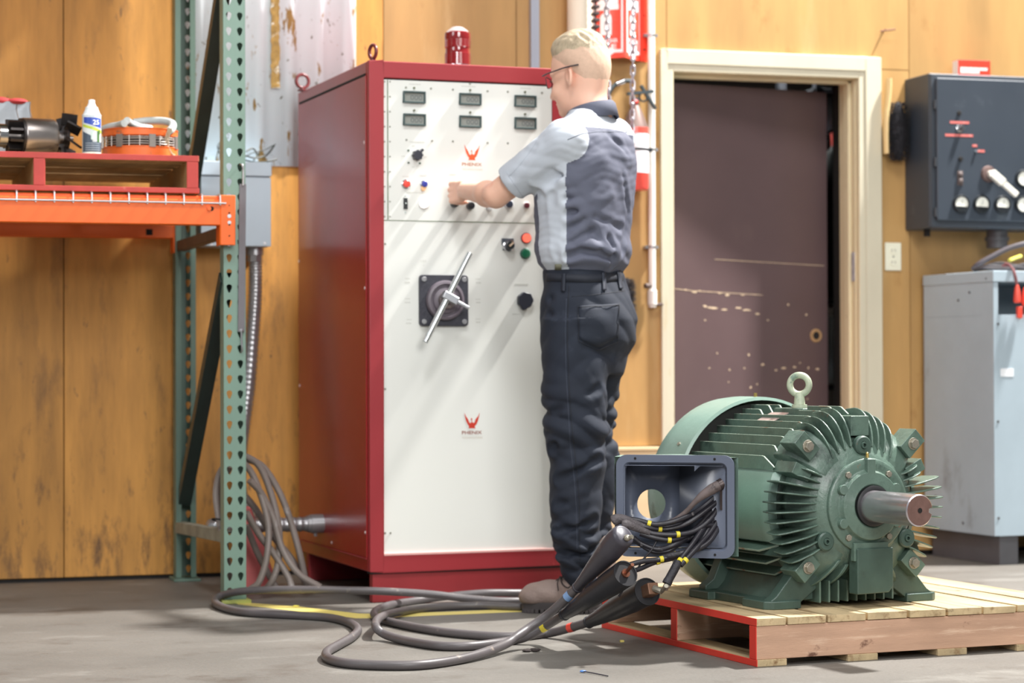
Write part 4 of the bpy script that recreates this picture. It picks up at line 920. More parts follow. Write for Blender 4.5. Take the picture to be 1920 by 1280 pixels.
    brush('bench_brush','wooden bench brush with black bristles hanging between door casing and grey control box',[(1667,147),(1667,165),(1666,180),(1664,200),(1662,215),(1661,250),(1662,288)],1666,1702,186,306,1)
    brush('bench_brush','black bristle brush hanging on the wall behind his hip',None,1160,1190,516,634,2)
    # outlet
    a=wp(1660,507,.008);b_=wp(1690,455,.008); w,h=(b_[0]-a[0])/2,(b_[2]-a[2])/2; c=(a+b_)/2
    t=thing('wall_outlet','cream double wall outlet below the black brush','outlet',(c[0],YW,c[2])); m_o=mat('outlet_cream',S(234,232,210),.4); 
    b=MB(); b.box(-w,w,-.008,-.001,-h,h); b.build('cover_plate',m_o,t,bev=.003)
    b=MB()
    for s_ in(-1,1): b.cyl((0,-.011,s_*h*.42),(0,-.007,s_*h*.42),.016,n=20)
    b.each('socket',m_o,t,bev=.001)
    b=MB()
    for s_ in(-1,1):
        for sx in(-1,1): b.box(sx*.007-.0012,sx*.007+.0012,-.0116,-.010,s_*h*.42-.003,s_*h*.42+.006)
    b.cyl((0,-.0095,0),(0,-.007,0),.003,n=8); b.build('socket_slot',m_dark,t)
    # nail and crossing rod high on the wall
    q=wp(1655,60,.0); b=MB(); b.cyl((q[0],YW,q[2]),(q[0]-.01,YW-.045,q[2]+.004),.0035,n=8); b.cyl((q[0]-.03,YW-.040,q[2]-.003),(q[0]+.035,YW-.046,q[2]+.006),.0035,n=8); tag(b.build('wall_hook',mat('rust_iron',S(120,80,60),.7)),'small rusty hook on the plywood above the door','hook')
    # grey control box
    D=.235; xl=wx(1745,136,D); z1=wz(1745,136,D); z0=wz(1749,426,D); W_=.78; H=z1-z0
    t=thing('control_box','dark grey wall control box with gauges and a lever handle','control box',(xl,YW-D,z0))
    m_cb=mat('control_grey',S(54,62,72),.45,var=.08,vs=3,spot=(S(86,94,102),5,.62,.8),rvar=.08)
    b=MB(); b.box(0,W_,.016,D-.001,0,H); b.build('box_body',m_cb,t,bev=.005)
    xd=wx(1757,300,D+.012)-xl; zd1=wz(1757,145,D+.012)-z0; zd0=wz(1757,413,D+.012)-z0
    b=MB(); b.box(xd,W_-.01,-.012,.010,zd0,zd1); dr=b.build('box_door',m_cb,t,bev=.006,bseg=3)
    b=MB(); b.box(.004,W_-.004,.006,.02,.004,H-.004); b.build('box_rim',mat('rim_dark',S(60,66,74),.5),t,bev=.002)
    b=MB()
    for py in (196,304,398): z=wz(1752,py,D)-z0; b.cyl((xd-.006,-.008,z-.018),(xd-.006,-.008,z+.018),.006,n=10)
    b.each('hinge',mat('hinge_dark',S(46,50,56),.5),t)
    def dq(px,py): q=wp(px,py,D+.012); return q[0]-xl,q[2]-z0
    y=-.012
    def disc(px,py,r,h,m,name='push_button',n=20):
        x,z=dq(px,py); b=MB(); b.lathe([(r,0),(r,h*.8),(r*.85,h),(0,h)],(x,y,z),(0,-1,0),n=n); return b.build(name,m,dr)
    disc(1798,212,.009,.006,m_dark); disc(1800,298,.009,.012,m_dark)
    m_tape=mat('dymo_red',S(206,110,104),.5,spot=(S(235,200,190),90,.58,.64))
    b=MB()
    for a0,a1,py in ((1781,1817,229),(1772,1824,253),(1823,1832,273),(1833,1846,283)):
        x0,z=dq(a0,py); x1,_=dq(a1,py); b.box(x0,x1,y-.001,y,z-.005,z+.005)
    b.each('label_tape',m_tape,dr,flat=True)
    disc(1799,241,.016,.006,m_chrome,'key_switch'); disc(1801,240,.011,.024,mat('knob_steel',S(120,126,130),.3,.8),'key_switch')
    disc(1829,284,.006,.01,mat('small_grey',S(100,108,116),.4))
    x,z=dq(1800,334); b=MB(); b.box(x-.013,x+.013,y-.003,y,z-.03,z+.03); b.ell((x,y-.004,z+.014),(.011,.008,.012)); b.ell((x,y-.004,z-.012),(.012,.009,.013)); b.build('worn_switch',mat('rust_switch',S(92,80,78),.6,var=.35,vs=40),dr,bev=.002)
    x,z=dq(1853,326); b=MB(); b.lathe([(.034,0),(.030,.010),(.018,.012),(0,.012)],(x,y,z),(0,-1,0),n=24); lv=b.build('lever_mount',mat('lever_mount',S(98,78,74),.6,var=.3,vs=30),dr)
    A_=np.array([x,y-.03,z]); q=dq(1893,366); B_=np.array([q[0],y-.05,q[1]]); d=nrm(B_-A_); b=MB(); b.obox((A_*.35+B_*.65),d,(0,1,0),np.cross(d,(0,1,0)),np.linalg.norm(B_-A_)*.40,.009,.013); b.obox((A_*.78+B_*.22),d,(0,1,0),np.cross(d,(0,1,0)),np.linalg.norm(B_-A_)*.25,.012,.018); b.ell(B_,(.010,.008,.010)); b.cyl((x,y,z),A_,.012,n=14)
    b.build('lever_handle',mat('lever_cream',S(206,204,194),.4,var=.12,vs=30),lv,bev=.004)
    for px,py in ((1801,382),(1839.5,382.5),(1878.5,383.5),(1917,384),(1918,335)):
        x,z=dq(px,py); b=MB(); b.lathe([(.038,0),(.038,.008),(.034,.014),(.029,.014),(.029,.009),(0,.009)],(x,y,z),(0,-1,0),n=32); g=b.build('gauge',mat('gauge_black',S(34,38,42),.35),dr)
        b=MB(); pts=[(.0285*math.cos(math.radians(a)),.0285*math.sin(math.radians(a))) for a in range(-25,206,15)] if py>340 or True else []
        if px>1910: pts=[(.0285*math.cos(math.radians(a)),.0285*math.sin(math.radians(a))) for a in range(0,360,15)]
        b.prism(pts,(x,y-.0096,z),(1,0,0),(0,0,1),(0,.0005,0)); b.build('gauge_face',mat('gauge_white',S(236,236,226),.4),g,flat=True)
        b=MB(); b.obox((x+.002,y-.0104,z+.006),(.3,0,1),(0,1,0),(1,0,-.3),.012,.0003,.0007); b.build('gauge_needle',m_dark,g,flat=True)
    b=MB(); b.cyl((.10-.06,D*.5,0),(.10-.06,D*.5,-.03),.014,n=8); b.build('box_gland',m_dark,t)
    x=wx(1872,440,D*.6)-xl; b=MB(); b.cyl((x,D*.45,.0),(x,D*.45,-.075),.044,n=18); b.cyl((x,D*.45,-.03),(x,D*.45,-.045),.05,n=18); b.build('cable_gland',mat('gland_dark',S(70,68,70),.5),t)
    # red card box on top
    a=wp(1797,135,.12);c=wp(1857,104,.12); b=MB(); w=c[0]-a[0]; h=c[2]-a[2]-.0; t2=thing('card_box','small red and white card box standing on top of the grey control box','box',(a[0],YW-.12,z1+.0015)); b.box(0,w,0,.05,0,h); b.build('carton',mat('card_red',S(232,62,44),.4),t2,bev=.001)
    b=MB(); b.box(-.001,.001,0.002,.048,.002,h-.002); b.box(.008,w*.98,-.001,0,.0,.012)
    textmesh(b,'Don\'t Remove',(w*.5,-.0008,h*.50),(1,0,0),(0,0,1),h*.13,.0002,w=w*.8,bold=True) if False else None
    for zz,f in ((.50,.86),(.33,.62)):
        k=.06; rng=random.Random(int(zz*100))
        while k<f: d_=rng.uniform(.03,.07); b.box(w*k,w*(k+d_),-.0008,0,h*zz-.006,h*zz+.006); k+=d_+.012
    b.build('card_print',mat('card_white',S(246,232,226),.5),t2,flat=True)
    # grey welding bench / cabinet on the right
    Yf=7.90; o=ray(1865,1005); k=(Yf-CP[1])/o[1]; Cn=CP+o*k; B=Fr((Cn[0],Yf,0),4.1)
    t=thing('metal_cabinet','light grey sheet metal cabinet standing under the control box at right','cabinet',(Cn[0],Yf,0),4.1)
    m_bc=mat('bench_grey',S(166,182,192),.42,var=.08,vs=3,spot=(S(126,132,138),4.5,.60,.76,(1,1,.5)),spot2=(S(96,98,100),16,.70,.78,(1,1,.5)),rvar=.08)
    zt=float(B.on(1862,507,1,0)[2]); zl=float(B.on(1862,528,1,0)[2]); zb=float(B.on(1865,1005,1,0)[2]); D2=abs(float(B.on(1733,760,0,0)[1])); 
    W2=.62
    b=MB(); b.box(0,.0015,0,D2,zb,zl); b.box(W2-.0015,W2,0,D2,zb,zl); b.box(0,W2,D2-.0015,D2,zb,zl); b.box(0,W2,0,D2,zb,zb+.002)
    b.box(0,.022,-.0,.002,zb,zl); zo=float(B.on(1900,590,1,0)[2]); b.box(0.022,W2,0,.002,zb,zo); b.box(0,W2,0.002,D2,zo-.004,zo); b.build('cabinet_shell',m_bc,t,bev=.0012)
    b=MB(); b.box(-.003,W2+.003,-.004,D2+.002,zl,zt); b.build('top_board',m_bc,t,bev=.003)
    b=MB(); 
    q0=B.on(1768,1027,0,0.0)
    b.box(.035,.045,.02,D2,0,zb); b.box(.035,.12,.018,.024,0,zb); b.box(W2-.06,W2-.03,.02,D2,0,zb); b.each('base_frame',mat('base_dark',S(88,88,92),.5,var=.15,vs=5),t,bev=.002)
    b=MB(); x,z=[float(v) for v in (B.on(1888,698,1,0)[0],B.on(1888,698,1,0)[2])]; b.box(x-.03,x+.03,-.0015,0,z-.016,z+.016); b.build('label_plate',mat('label_white2',S(232,236,240),.5,spot=(S(160,160,170),60,.6,.66)),t,flat=True)
    b=MB()
    for px,py in ((1871,607),(1871,790),(1872,971)): q=B.on(px,py,1,0); b.cyl((q[0],-.003,q[2]),(q[0],0,q[2]),.005,n=8)
    for px,py in ((1850,522),(1818,548),(1797,563),(1755,930),(1806,980)): q=B.on(px,py,0,0); b.cyl((-.003,q[1],q[2]),(0,q[1],q[2]),.005,n=8)
    b.each('screw',mat('screw_dark',S(80,78,78),.5),t)
    # cables on it
    zt2=zt
    def bp(px,py,y): return B.wor(B.on(px,py,1,y))
    b=MB(); P=[bp(px,py,y) for px,py,y in ((1825,504,.25),(1835,495,.22),(1858,482,.2),(1890,466,.18),(1925,456,.16),(1960,452,.16))]; b.tube(smoothpath(P,6),.011,10); tag(b.build('black_cable',mat('cable_black',S(72,66,72),.5)),'black cable arching over the top of the grey metal cabinet','cable')
    b=MB()
    for k_,l in enumerate((((1826,506,.2),(1850,499,.12),(1880,500,.1),(1925,503,.1)),((1835,504,.3),(1870,494,.25),(1900,498,.22),(1930,500,.2)),((1828,506,.15),(1845,503,.1),(1870,504,.08),(1905,505,.1)),((1860,497,.2),(1890,502,.2),(1925,495,.2)))):
        P=[];
        for px,py,y in l: w=bp(px,py,y); w[2]=max(w[2],zt+.0085); P.append(w)
        b.tube(smoothpath(P,5),.008,8)
    tag(b.build('cable_heap',mat('cable_heap',S(48,44,48),.55,var=.2,vs=20)),'heap of dark leads lying on the grey metal cabinet','cable')
    b=MB(); P=[bp(1893,488,.12),bp(1905,483,.12),bp(1914,480,.12)]; b.tube(P,.012,10,flat=.6); tag(b.build('yellow_grip',mat('yellow_grip',S(216,206,80),.5)),'yellow grip among the leads on the grey metal cabinet','grip')
    t=thing('battery_clamp','red battery clamps on thin leads hanging over the grey cabinet front','clamp',tuple(B.wor((.1,-.03,zt))))
    o=B.wor((.1,-.03,zt)); y0=-.03
    def cpnt(px,py,y=y0): return bp(px,py,y)-o
    b=MB(); b.tube(smoothpath([cpnt(1884,494,.06),cpnt(1893,497,-.0),cpnt(1900,508,-.025),cpnt(1906,533)],5),.0045,8); b.tube(smoothpath([cpnt(1880,498,.06),cpnt(1896,500,.0),cpnt(1903,512,-.028),cpnt(1908,536)],5),.004,8); b.build('lead',mat('lead_redblack',S(120,70,72),.5,var=.4,vs=30),t)
    b=MB(); b.lathe([(.006,0),(.011,-.02),(.015,-.055),(.014,-.07),(.006,-.072)],cpnt(1907,534),n=14); b.box(*(cpnt(1911,580)[0]+np.array([-.010,.012])),cpnt(0,0)[1]*0-.008,.008,*(cpnt(1911,596)[2]+np.array([0,.045]))); b.lathe([(.006,0),(.012,-.02),(.016,-.06),(.012,-.075)],cpnt(1922,538),n=14); b.build('clamp_grip',mat('clamp_red',S(222,78,62),.4),t,bev=.002)
    b=MB(); e=cpnt(1912,598); b.cyl(e+np.array([0,0,.02]),e,.006,n=8); b.build('clamp_jaw',mat('copper_jaw',S(180,120,90),.4,.7),t)
# ---------------------------------------------------------------- floor pallet and the green motor
PO=G(1419,1250); PL=Fr(PO,5.62)
_s=G(1724.7,957.2,.405); MO=np.array([_s[0],_s[1],.1265]); MT=Fr(MO,9.18-90)
ZC=.279
m_mg=mat('motor_green',S(92,114,102),.38,var=.26,vs=6,bump=.22,bs=60,spot=(S(44,58,52),6,.52,.70),spot2=(S(126,96,78),24,.68,.74),rvar=.10,coat=.15)
m_mg2=mat('motor_green_dark',S(66,86,77),.42,var=.22,vs=8,bump=.12,bs=70,spot=(S(56,70,62),10,.58,.72),spot2=(S(120,80,60),34,.73,.765),rvar=.08)
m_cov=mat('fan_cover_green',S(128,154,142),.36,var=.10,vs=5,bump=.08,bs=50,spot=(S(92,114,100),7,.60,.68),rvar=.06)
m_boltm=mat('bolt_steel',S(168,162,148),.38,.7,var=.25,vs=60)
m_slate=mat('slate_paint',S(98,105,121),.32,var=.05,vs=6,spot=(S(70,74,88),14,.70,.74),coat=.1)
def build_floor_pallet():
    m_b=mat('new_pallet_wood',S(190,168,130),.65,var=.24,vs=3.4,st=(5,.7,5),bump=.12,bs=50,spot=(S(136,106,72),5,.54,.70,(6,.4,6)),spot2=(S(96,80,64),7,.64,.72,(2,.8,2)),island=.12)
    m_s=mat('stringer_wood',S(194,156,130),.62,var=.20,vs=3,st=(.7,4,7),bump=.15,bs=60,spot=(S(112,78,62),7,.62,.70,(1.4,3,1.8)),spot2=(S(226,196,170),7,.56,.72,(.5,3,6)))
    m_r=mat('pallet_red',S(214,58,44),.55,var=.08,vs=14,spot=(S(190,110,90),30,.70,.75))
    xs=[(0,.086),(.091,.207),(.214,.330),(.337,.460),(.466,.580),(.588,.696),(.703,.808),(.816,.928),(.936,1.05)]
    bt=[(0,.088),(.274,.366),(.555,.648),(.811,.90),(.96,1.05)]
    pallet('wooden_pallet','new wooden pallet with red painted end carrying the green motor on the floor',PO,5.62,1.05,.965,(m_b,m_s),m_r,'-x',xs,bt,(.0,.463,.925),seed=8,th=.020,bh=.018,sh=.088)
def rad(a): return math.cos(math.radians(a)),math.sin(math.radians(a))
def build_motor():
    t=thing('electric_motor','large green industrial electric motor sitting on the new pallet','motor',MO,9.18-90)
    # barrel with its fins
    b=MB(); x0,x1=-.80,-.355
    b.lathe([(.0,x0),(.205,x0),(.205,x1-.02),(.225,x1-.01),(.225,x1+.01),(0,x1+.01)],(0,0,ZC),(1,0,0),n=64)
    # smooth swollen flank
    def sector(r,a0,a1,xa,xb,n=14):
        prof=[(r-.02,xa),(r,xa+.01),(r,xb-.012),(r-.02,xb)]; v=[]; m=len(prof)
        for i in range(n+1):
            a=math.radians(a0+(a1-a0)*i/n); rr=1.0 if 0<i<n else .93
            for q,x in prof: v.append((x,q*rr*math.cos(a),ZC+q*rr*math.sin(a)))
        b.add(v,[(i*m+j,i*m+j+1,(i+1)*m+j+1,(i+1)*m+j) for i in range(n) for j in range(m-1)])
    b_=b; b=MB(); sector(.246,155,208,-.76,-.345); sector(.246,-26,24,-.76,-.345); b.each('frame_flank',m_cov,t); b=b_  # worn pale paint, its paleness also standing in for the cabinet panel's reflection
    def plate(y,zt,zb,xa,xb,th=.0042,slope=.045,drop=.05,ang=None):
        P=[(xa,zb),(xb-.006,zb),(xb+.004,zt-drop),(xb-slope,zt-.002),(xb-slope-.01,zt),(xa,zt)]
        b.prism([(p[0],p[1]) for p in P],(0,y-th/2,ZC),(1,0,0),(0,0,1),(0,th,0)); b.m=1
        b.prism([(xa,zt),(xb-slope-.01,zt),(xb-slope,zt-.002),(xb+.004,zt-drop),(xb+.005,zt-drop+.001),(xb-slope+.001,zt),(xb-slope-.01,zt+.0014),(xa,zt+.0014)],(0,y-th/2-.0004,ZC),(1,0,0),(0,0,1),(0,th+.0008,0)); b.m=0
    tips=[.268,.256,.242,.226,.208,.187,.163,.134,.100]
    for s in(-1,1):
        for i,z in enumerate(tips):
            y=s*(.019+.0292*i); base=math.sqrt(max(0,.20**2-y*y)) if abs(y)<.17 else (.11 if i<8 else .10)
            if i==8: continue
            if i<2:
                plate(y,z,base-.01,x0,-.66); plate(y,z,base-.01,-.50,-.36,slope=.03,drop=.02)
            else: plate(y,z,base-.012,x0,-.352 if i<7 else -.36,slope=.05,drop=.055 if i<7 else .03)
    for s in(-1,1):
        for a in (-27,-36,-45,-54,-63,-72,-81):
            c,sn=rad(a); d=np.array([0,s*c,sn]); pts=[(x0,.19),(-.36,.19),(-.36,.235),(-.41,.272),(x0,.272)]
            b.prism(pts,(0,0,ZC),(1,0,0),d,nrm(np.cross((1,0,0),d))*.005); b.m=1; b.prism([(x0,.272),(-.41,.272),(-.36,.235),(-.359,.237),(-.409,.2735),(x0,.2735)],(0,0,ZC),(1,0,0),d,nrm(np.cross((1,0,0),d))*.0056); b.m=0
    m_wear=mat('worn_fin_edge',S(150,166,150),.45,var=.2,vs=20,spot=(S(146,108,84),16,.56,.64)); fr=b.build('frame_body',[m_mg,m_wear],t,bev=.0008,ang=40)
    # nameplate pad and lifting eye
    b=MB(); b.box(-.655,-.505,-.034,.034,ZC+.19,ZC+.262); b.build('eye_pad',m_mg,t,bev=.004)
    b=MB(); b.obox((-.60,-.075,ZC+.236),(1,0,0),nrm((0,1,.45)),nrm((0,-.45,1)),.045,.030,.0012) ; b.build('nameplate',mat('nameplate_grey',S(168,152,146),.35,.3,var=.2,vs=40,spot=(S(150,90,70),40,.68,.72)),t)
    ze=ZC+.262; b=MB(); q=MT.on(1499,727,1,0.0); zc_=float(MT.on(1499,721,1,0.0)[2]); rr=.0275
    xe=-.572; b.cyl((xe,0,ze),(xe,0,ze+.010),.022,n=24); b.cyl((xe,0,ze+.010),(xe,0,zc_-rr+.006),.0165,.013,n=20)
    b.torus((xe,0,zc_),nrm((math.sin(math.radians(-45)),1,0)) if False else nrm((.75,-.66,0)),rr,.0095,n=36,k=12)
    b.build('lifting_eye',mat('eye_paint',S(176,184,160),.4,var=.2,vs=30,spot=(S(120,140,124),24,.55,.66)),t,ang=60,bev=.001)
    # fan cover
    xf,xb=-.772,-1.02; b=MB()
    b.lathe([(.282,xf),(.291,xf-.004),(.292,xf-.03),(.292,xf-.12),(.288,xf-.17),(.272,xf-.205),(.23,xb-.0),(.10,xb-.01),(.10,xb-.004),(.225,xb+.008),(.265,xf-.195),(.280,xf-.165),(.284,xf-.12),(.284,xf-.02)],(0,0,ZC),(1,0,0),n=72,closed=True)
    fc=b.build('fan_cover',m_cov,t)
    b=MB()
    for a,x in ((148,-.83),(205,-.84),(32,-.83),(268,-.84)): c,sn=rad(a); b.cyl((x,c*.288,ZC+sn*.288),(x,c*.297,ZC+sn*.297),.006,n=6)
    b.each('cover_screw',m_boltm,fc)
    b=MB(); q=np.array((-.80,-.005,ZC+.291)); b.cyl(q,q+np.array([0,0,.012]),.005,n=10); b.build('grease_nipple',mat('brass',S(206,180,110),.3,.9),fc)
    b=MB()   # fan behind the cover edge
    for i in range(8):
        c,sn=rad(i*45+10); b.obox((-.87,c*.16,ZC+sn*.16),(1,0,0),(0,c,sn),(0,-sn,c),.045,.08,.004)
    b.lathe([(.03,-.92),(.10,-.92),(.10,-.82),(.03,-.82)],(0,0,ZC),(1,0,0),n=30,closed=True); b.lathe([(0,-.81),(.272,-.81),(.272,-.80),(0,-.80)],(0,0,ZC),(1,0,0),n=48); b.build('cooling_fan',mat('fan_black',S(34,34,32),.6),t)
    # end bell
    b=MB(); b.lathe([(.15,-.385),(.208,-.372),(.208,-.34),(.200,-.315),(.182,-.288),(.160,-.266),(.140,-.258),(.130,-.250),(.05,-.250)],(0,0,ZC),(1,0,0),n=72)
    def lobe(a0,a1,n=10):
        prof=[(.18,-.41),(.244,-.400),(.248,-.36),(.240,-.325),(.216,-.294),(.186,-.273),(.150,-.261),(.120,-.259)]; v=[]; m=len(prof)
        for i in range(n+1):
            a=math.radians(a0+(a1-a0)*i/n); k=1.0 if 0<i<n else .93
            for q,x in prof: v.append((x,q*k*math.cos(a),ZC+q*k*math.sin(a)))
        b.add(v,[(i*m+j,i*m+j+1,(i+1)*m+j+1,(i+1)*m+j) for i in range(n) for j in range(m-1)])
    for a0,a1 in ((32,60),(120,148),(212,246),(294,328)): lobe(a0,a1)
    # notched rim: flat patches between the fin groups
    def lug(a,w=.024,r0=.205,r1=.262,xa=-.345,xb=-.300):
        c,sn=rad(a); b.obox(((xa+xb)/2,c*(r0+r1)/2,ZC+sn*(r0+r1)/2),(1,0,0),(0,c,sn),(0,-sn,c),(xb-xa)/2,(r1-r0)/2,w)
    for a in (43.5,136.5,223.5,316.5):
        lug(a,.0235,.205,.276,-.345,-.268)
    for a in (27,153): lug(a,.017,.18,.240,-.37,-.274)
    # fins on the bell: side groups from measured fans of plates
    def bfin(p_in,p_out,th=.0048,xin=-.262,xmid=-.255,xback=-.36):
        pi=np.array([0,p_in[0],p_in[1]]);po=np.array([0,p_out[0],p_out[1]]); d=po-pi; L=np.linalg.norm(d); d/=L
        n=nrm(np.cross((1,0,0),d)); prof=[(xback,-.03),(xin-.012,-.02),(xin+.004,.0),(xmid+.004,L*.35),(xmid-.004,L*.8),(xmid-.016,L*.96),(xmid-.032,L),(xback+.02,L*.92),(xback,L*.55)]
        b.prism([(p[0],p[1]) for p in prof],pi+np.array([0,0,ZC])-n*th/2,(1,0,0),d,n*th)
    side=[((-.136,.083),(-.193,.107)),((-.142,.065),(-.205,.087)),((-.147,.047),(-.270,.072)),((-.151,.028),(-.280,.043)),((-.155,.009),(-.285,.014)),((-.155,-.011),(-.284,-.014)),((-.153,-.031),(-.280,-.043)),((-.150,-.051),(-.272,-.074)),((-.148,-.073),(-.262,-.100)),((-.144,-.093),(-.247,-.127)),((-.135,-.112),(-.225,-.152))]
    for pi,po in side:
        bfin(pi,po); bfin((-pi[0],pi[1]),(-po[0],po[1]))
    def tfin(yi,zi,yo,zo,th=.0055):    # curved top plates
        prof=[]; n=9
        for i in range(n+1):
            u=i/n; prof.append((-.262-.010*0-.095*(1-math.cos(u*math.pi/2)) , zi+(zo-zi)*math.sin(u*math.pi/2)))
        prof.append((-.40,zo-.004)); prof.append((-.40,zi)); 
        dy=(yo-yi); v=[]
        for k in (0,1):
            for x,z in prof: f=(z-zi)/(zo-zi) if zo!=zi else 0; v.append((x,yi+dy*f+(k-.5)*th,ZC+z))
        m=len(prof); b.add(v,[tuple(range(m-1,-1,-1)),tuple(range(m,2*m))]+[(i,(i+1)%m,m+(i+1)%m,m+i) for i in range(m)])
    for s in(-1,1):
        for yi,zi,yo,zo in ((.094,.130,.124,.226),(.074,.142,.098,.243),(.054,.152,.070,.257),(.035,.160,.042,.266)): tfin(s*yi,zi,s*yo,zo)
        for yi,zi,yo,zo in ((.050,-.160,.088,-.228),(.074,-.148,.148,-.232)):
            tfin(s*yi,zi,s*yo,zo,.011)
    for yy in (-.12,-.09,-.06,-.03,0,.03,.06,.09,.12): b.obox((-.34,yy,ZC-.235),(1,0,0),(0,1,0),(0,0,1),.05,.003,.030)
    # top saddle and bottom block
    b.box(-.38,-.272,-.030,.030,ZC+.19,ZC+.245)
    b.build('end_bell',m_mg,t,bev=.0022,ang=40)
    b=MB(); b.prism([(-.046,-.115),(.072,-.115),(.072,-.222),(.058,-.238),(-.046,-.240)],(-.262,0,ZC),(0,1,0),(0,0,1),(.042,0,0)); b.box(-.40,-.26,-.03,.06,ZC-.235,ZC-.17); b.build('drain_block',m_mg2,t,bev=.003)
    # bearing cap
    b=MB(); b.lathe([(.130,-.262),(.130,-.240),(.124,-.236),(.100,-.236),(.096,-.232),(.092,-.222),(.060,-.218),(.054,-.224),(.048,-.232),(.0,-.232)],(0,.004,ZC),(1,0,0),n=64)
    b.box(-.245,-.221,-.010,.016,ZC+.085,ZC+.128); b.box(-.245,-.226,-.052,.06,ZC-.15,ZC-.10)
    for a in (152,208,28,-28): c,sn=rad(a); b.cyl((-.236,c*.098,ZC+sn*.098),(-.222,c*.098,ZC+sn*.098),.014,n=20)
    cap=b.build('bearing_cap',m_mg,t,bev=.002)
    b=MB()
    for a in (128,232,52,-52): c,sn=rad(a); b.cyl((-.236,c*.108,ZC+sn*.108),(-.228,c*.108,ZC+sn*.108),.0095,n=6,ph=.3)
    b.each('cap_bolt',m_boltm,cap,bev=.001)
    b=MB(); b.cyl((-.238,.0,ZC+.131),(-.238,.0,ZC+.139),.005,n=8); b.ell((-.238,0,ZC+.142),(.0045,.0045,.005)); b.build('grease_nipple',mat('brass',S(206,180,110),.3,.9),cap)
    b=MB(); 
    for i,ch in enumerate('427758'):
        a=math.radians(76-i*7.2); r=.113; textmesh(b,ch,(-.2352,math.cos(a)*r,ZC+math.sin(a)*r),(0,math.sin(a),-math.cos(a)),(0,math.cos(a),math.sin(a)),.010,.0008)
    b.build('cast_number',m_mg,cap,flat=True)
    b=MB()
    for y,z in ((-.002,.165),(-.125,-.095),(.142,-.095)): b.lathe([(.026,-.268),(.026,-.254),(.022,-.250),(.011,-.250),(.011,-.256),(.009,-.246),(.005,-.246),(.005,-.256)],(0,y,ZC+z),(1,0,0),n=26)
    b.each('pipe_plug_boss',m_mg2,t)
    # seal and shaft
    b=MB(); b.lathe([(.056,-.226),(.056,-.214),(.047,-.210),(.043,-.210)],(0,.006,ZC),(1,0,0),n=48); b.build('shaft_seal',mat('seal_black',S(24,24,26),.5),t)
    b=MB(); r=.0429; n=64; prof=[(-.25,r),(-.003,r),(0,r-.003)]; v=[]
    kw=math.radians(3)
    def rr(a,base):
        a=(a+math.pi)%(2*math.pi)-math.pi; k=math.radians(20)   # keyway on the +y side, opening up
        return base-(.011 if abs(a-math.radians(-2))<math.radians(13) else 0)
    for x,q in prof:
        for i in range(n): a=2*math.pi*i/n; q2=rr(a,q); v.append((x,q2*math.cos(a),ZC+q2*math.sin(a)))
    b.add(v,[(j*n+i,j*n+(i+1)%n,(j+1)*n+(i+1)%n,(j+1)*n+i) for j in range(2) for i in range(n)]); 
    m_sh=mat('shaft_steel',S(206,200,206),.27,.92,var=.05,vs=3,st=(12,.02,.02))
    sh=b.build('shaft',m_sh,t,ang=30)
    b=MB(); v=[(0.0,rr(2*math.pi*i/n,r-.003)*math.cos(2*math.pi*i/n),ZC+rr(2*math.pi*i/n,r-.003)*math.sin(2*math.pi*i/n)) for i in range(n)]; b.add(v,[tuple(range(n))])
    b.build('shaft_end',mat('shaft_end_rust',S(128,98,90),.45,.35,var=.2,vs=30,spot=(S(196,150,110),26,.66,.70)),sh,flat=True)
    b=MB(); b.lathe([(.007,.0012),(.004,.0008),(0,.0008)],(0,0,ZC),(1,0,0),n=16); b.build('centre_hole',m_dark,sh)
    b=MB()
    for a in (43.5,136.5,223.5,316.5):
        c,sn=rad(a); p=np.array((-.268,c*.240,ZC+sn*.240)); b.m=0; b.cyl(p,p+np.array([.004,0,0]),.017,n=20); b.cyl(p,p+np.array([.014,0,0]),.0135,n=6,ph=a/57)
    b.each('clamp_bolt',m_boltm,t,bev=.001)
    # feet
    for s in(-1,1):
        b=MB()
        # pad
        b.prism([(-.300,-.175),(-.300,-.262),(-.318,-.285),(-.430,-.285),(-.430,-.262),(-.610,-.262),(-.610,-.285),(-.715,-.285),(-.735,-.27),(-.735,-.175)],(0,0,0),(1,0,0),(0,-s,0),(0,0,.024))
        # sloped web at the front and rear, and a rib wall between
        for xa,xb in ((-.700,-.662),):
            b.prism([(-.10,.03),(-.262,.022),(-.262,.036),(-.235,.055),(-.205,.12),(-.20,.17),(-.10,.16)],(xa,0,0),(0,-s,0),(0,0,1),(xb-xa,0,0))
        b.prism([(.10,.02),(.228,.02),(.202,.045),(.172,.10),(.178,.165),(.10,.165)],(-.70,0,0),(0,s,0),(0,0,1),(.375,0,0))
        b.prism([(.16,.140),(.232,.140),(.222,.162),(.16,.178)],(-.70,0,0),(0,s,0),(0,0,1),(.385,0,0))
        b.prism([(.195,.0),(.272,.0),(.272,.022),(.250,.036),(.168,.130),(.10,.135),(.115,.055)],(-.348,0,0),(0,s,0),(0,0,1),(.040,0,0))
        b.each('mounting_foot',m_mg2,t,bev=.004)
    # conduit box: a tray with a slanting mouth
    A_=np.array([-.376,-.340]);B_=np.array([-.604,-.582]); Cn=np.array([-.655,-.350]); C1=np.array([-.695,-.505]); z0,z1=.137,.418
    u=nrm(np.append(B_-A_,0)); L=np.linalg.norm(B_-A_); n_=nrm(np.cross(u,(0,0,1)));  # outward?
    if n_[1]>0: n_=-n_
    def rrect(hw,hh,r,k=6):
        P=[]
        for sx,sz,a0 in ((1,1,0),(-1,1,90),(-1,-1,180),(1,-1,270)):
            for i in range(k+1): a=math.radians(a0+90*i/k); P.append((sx*(hw-r)+r*math.cos(a),sz*(hh-r)+r*math.sin(a)))
        return P
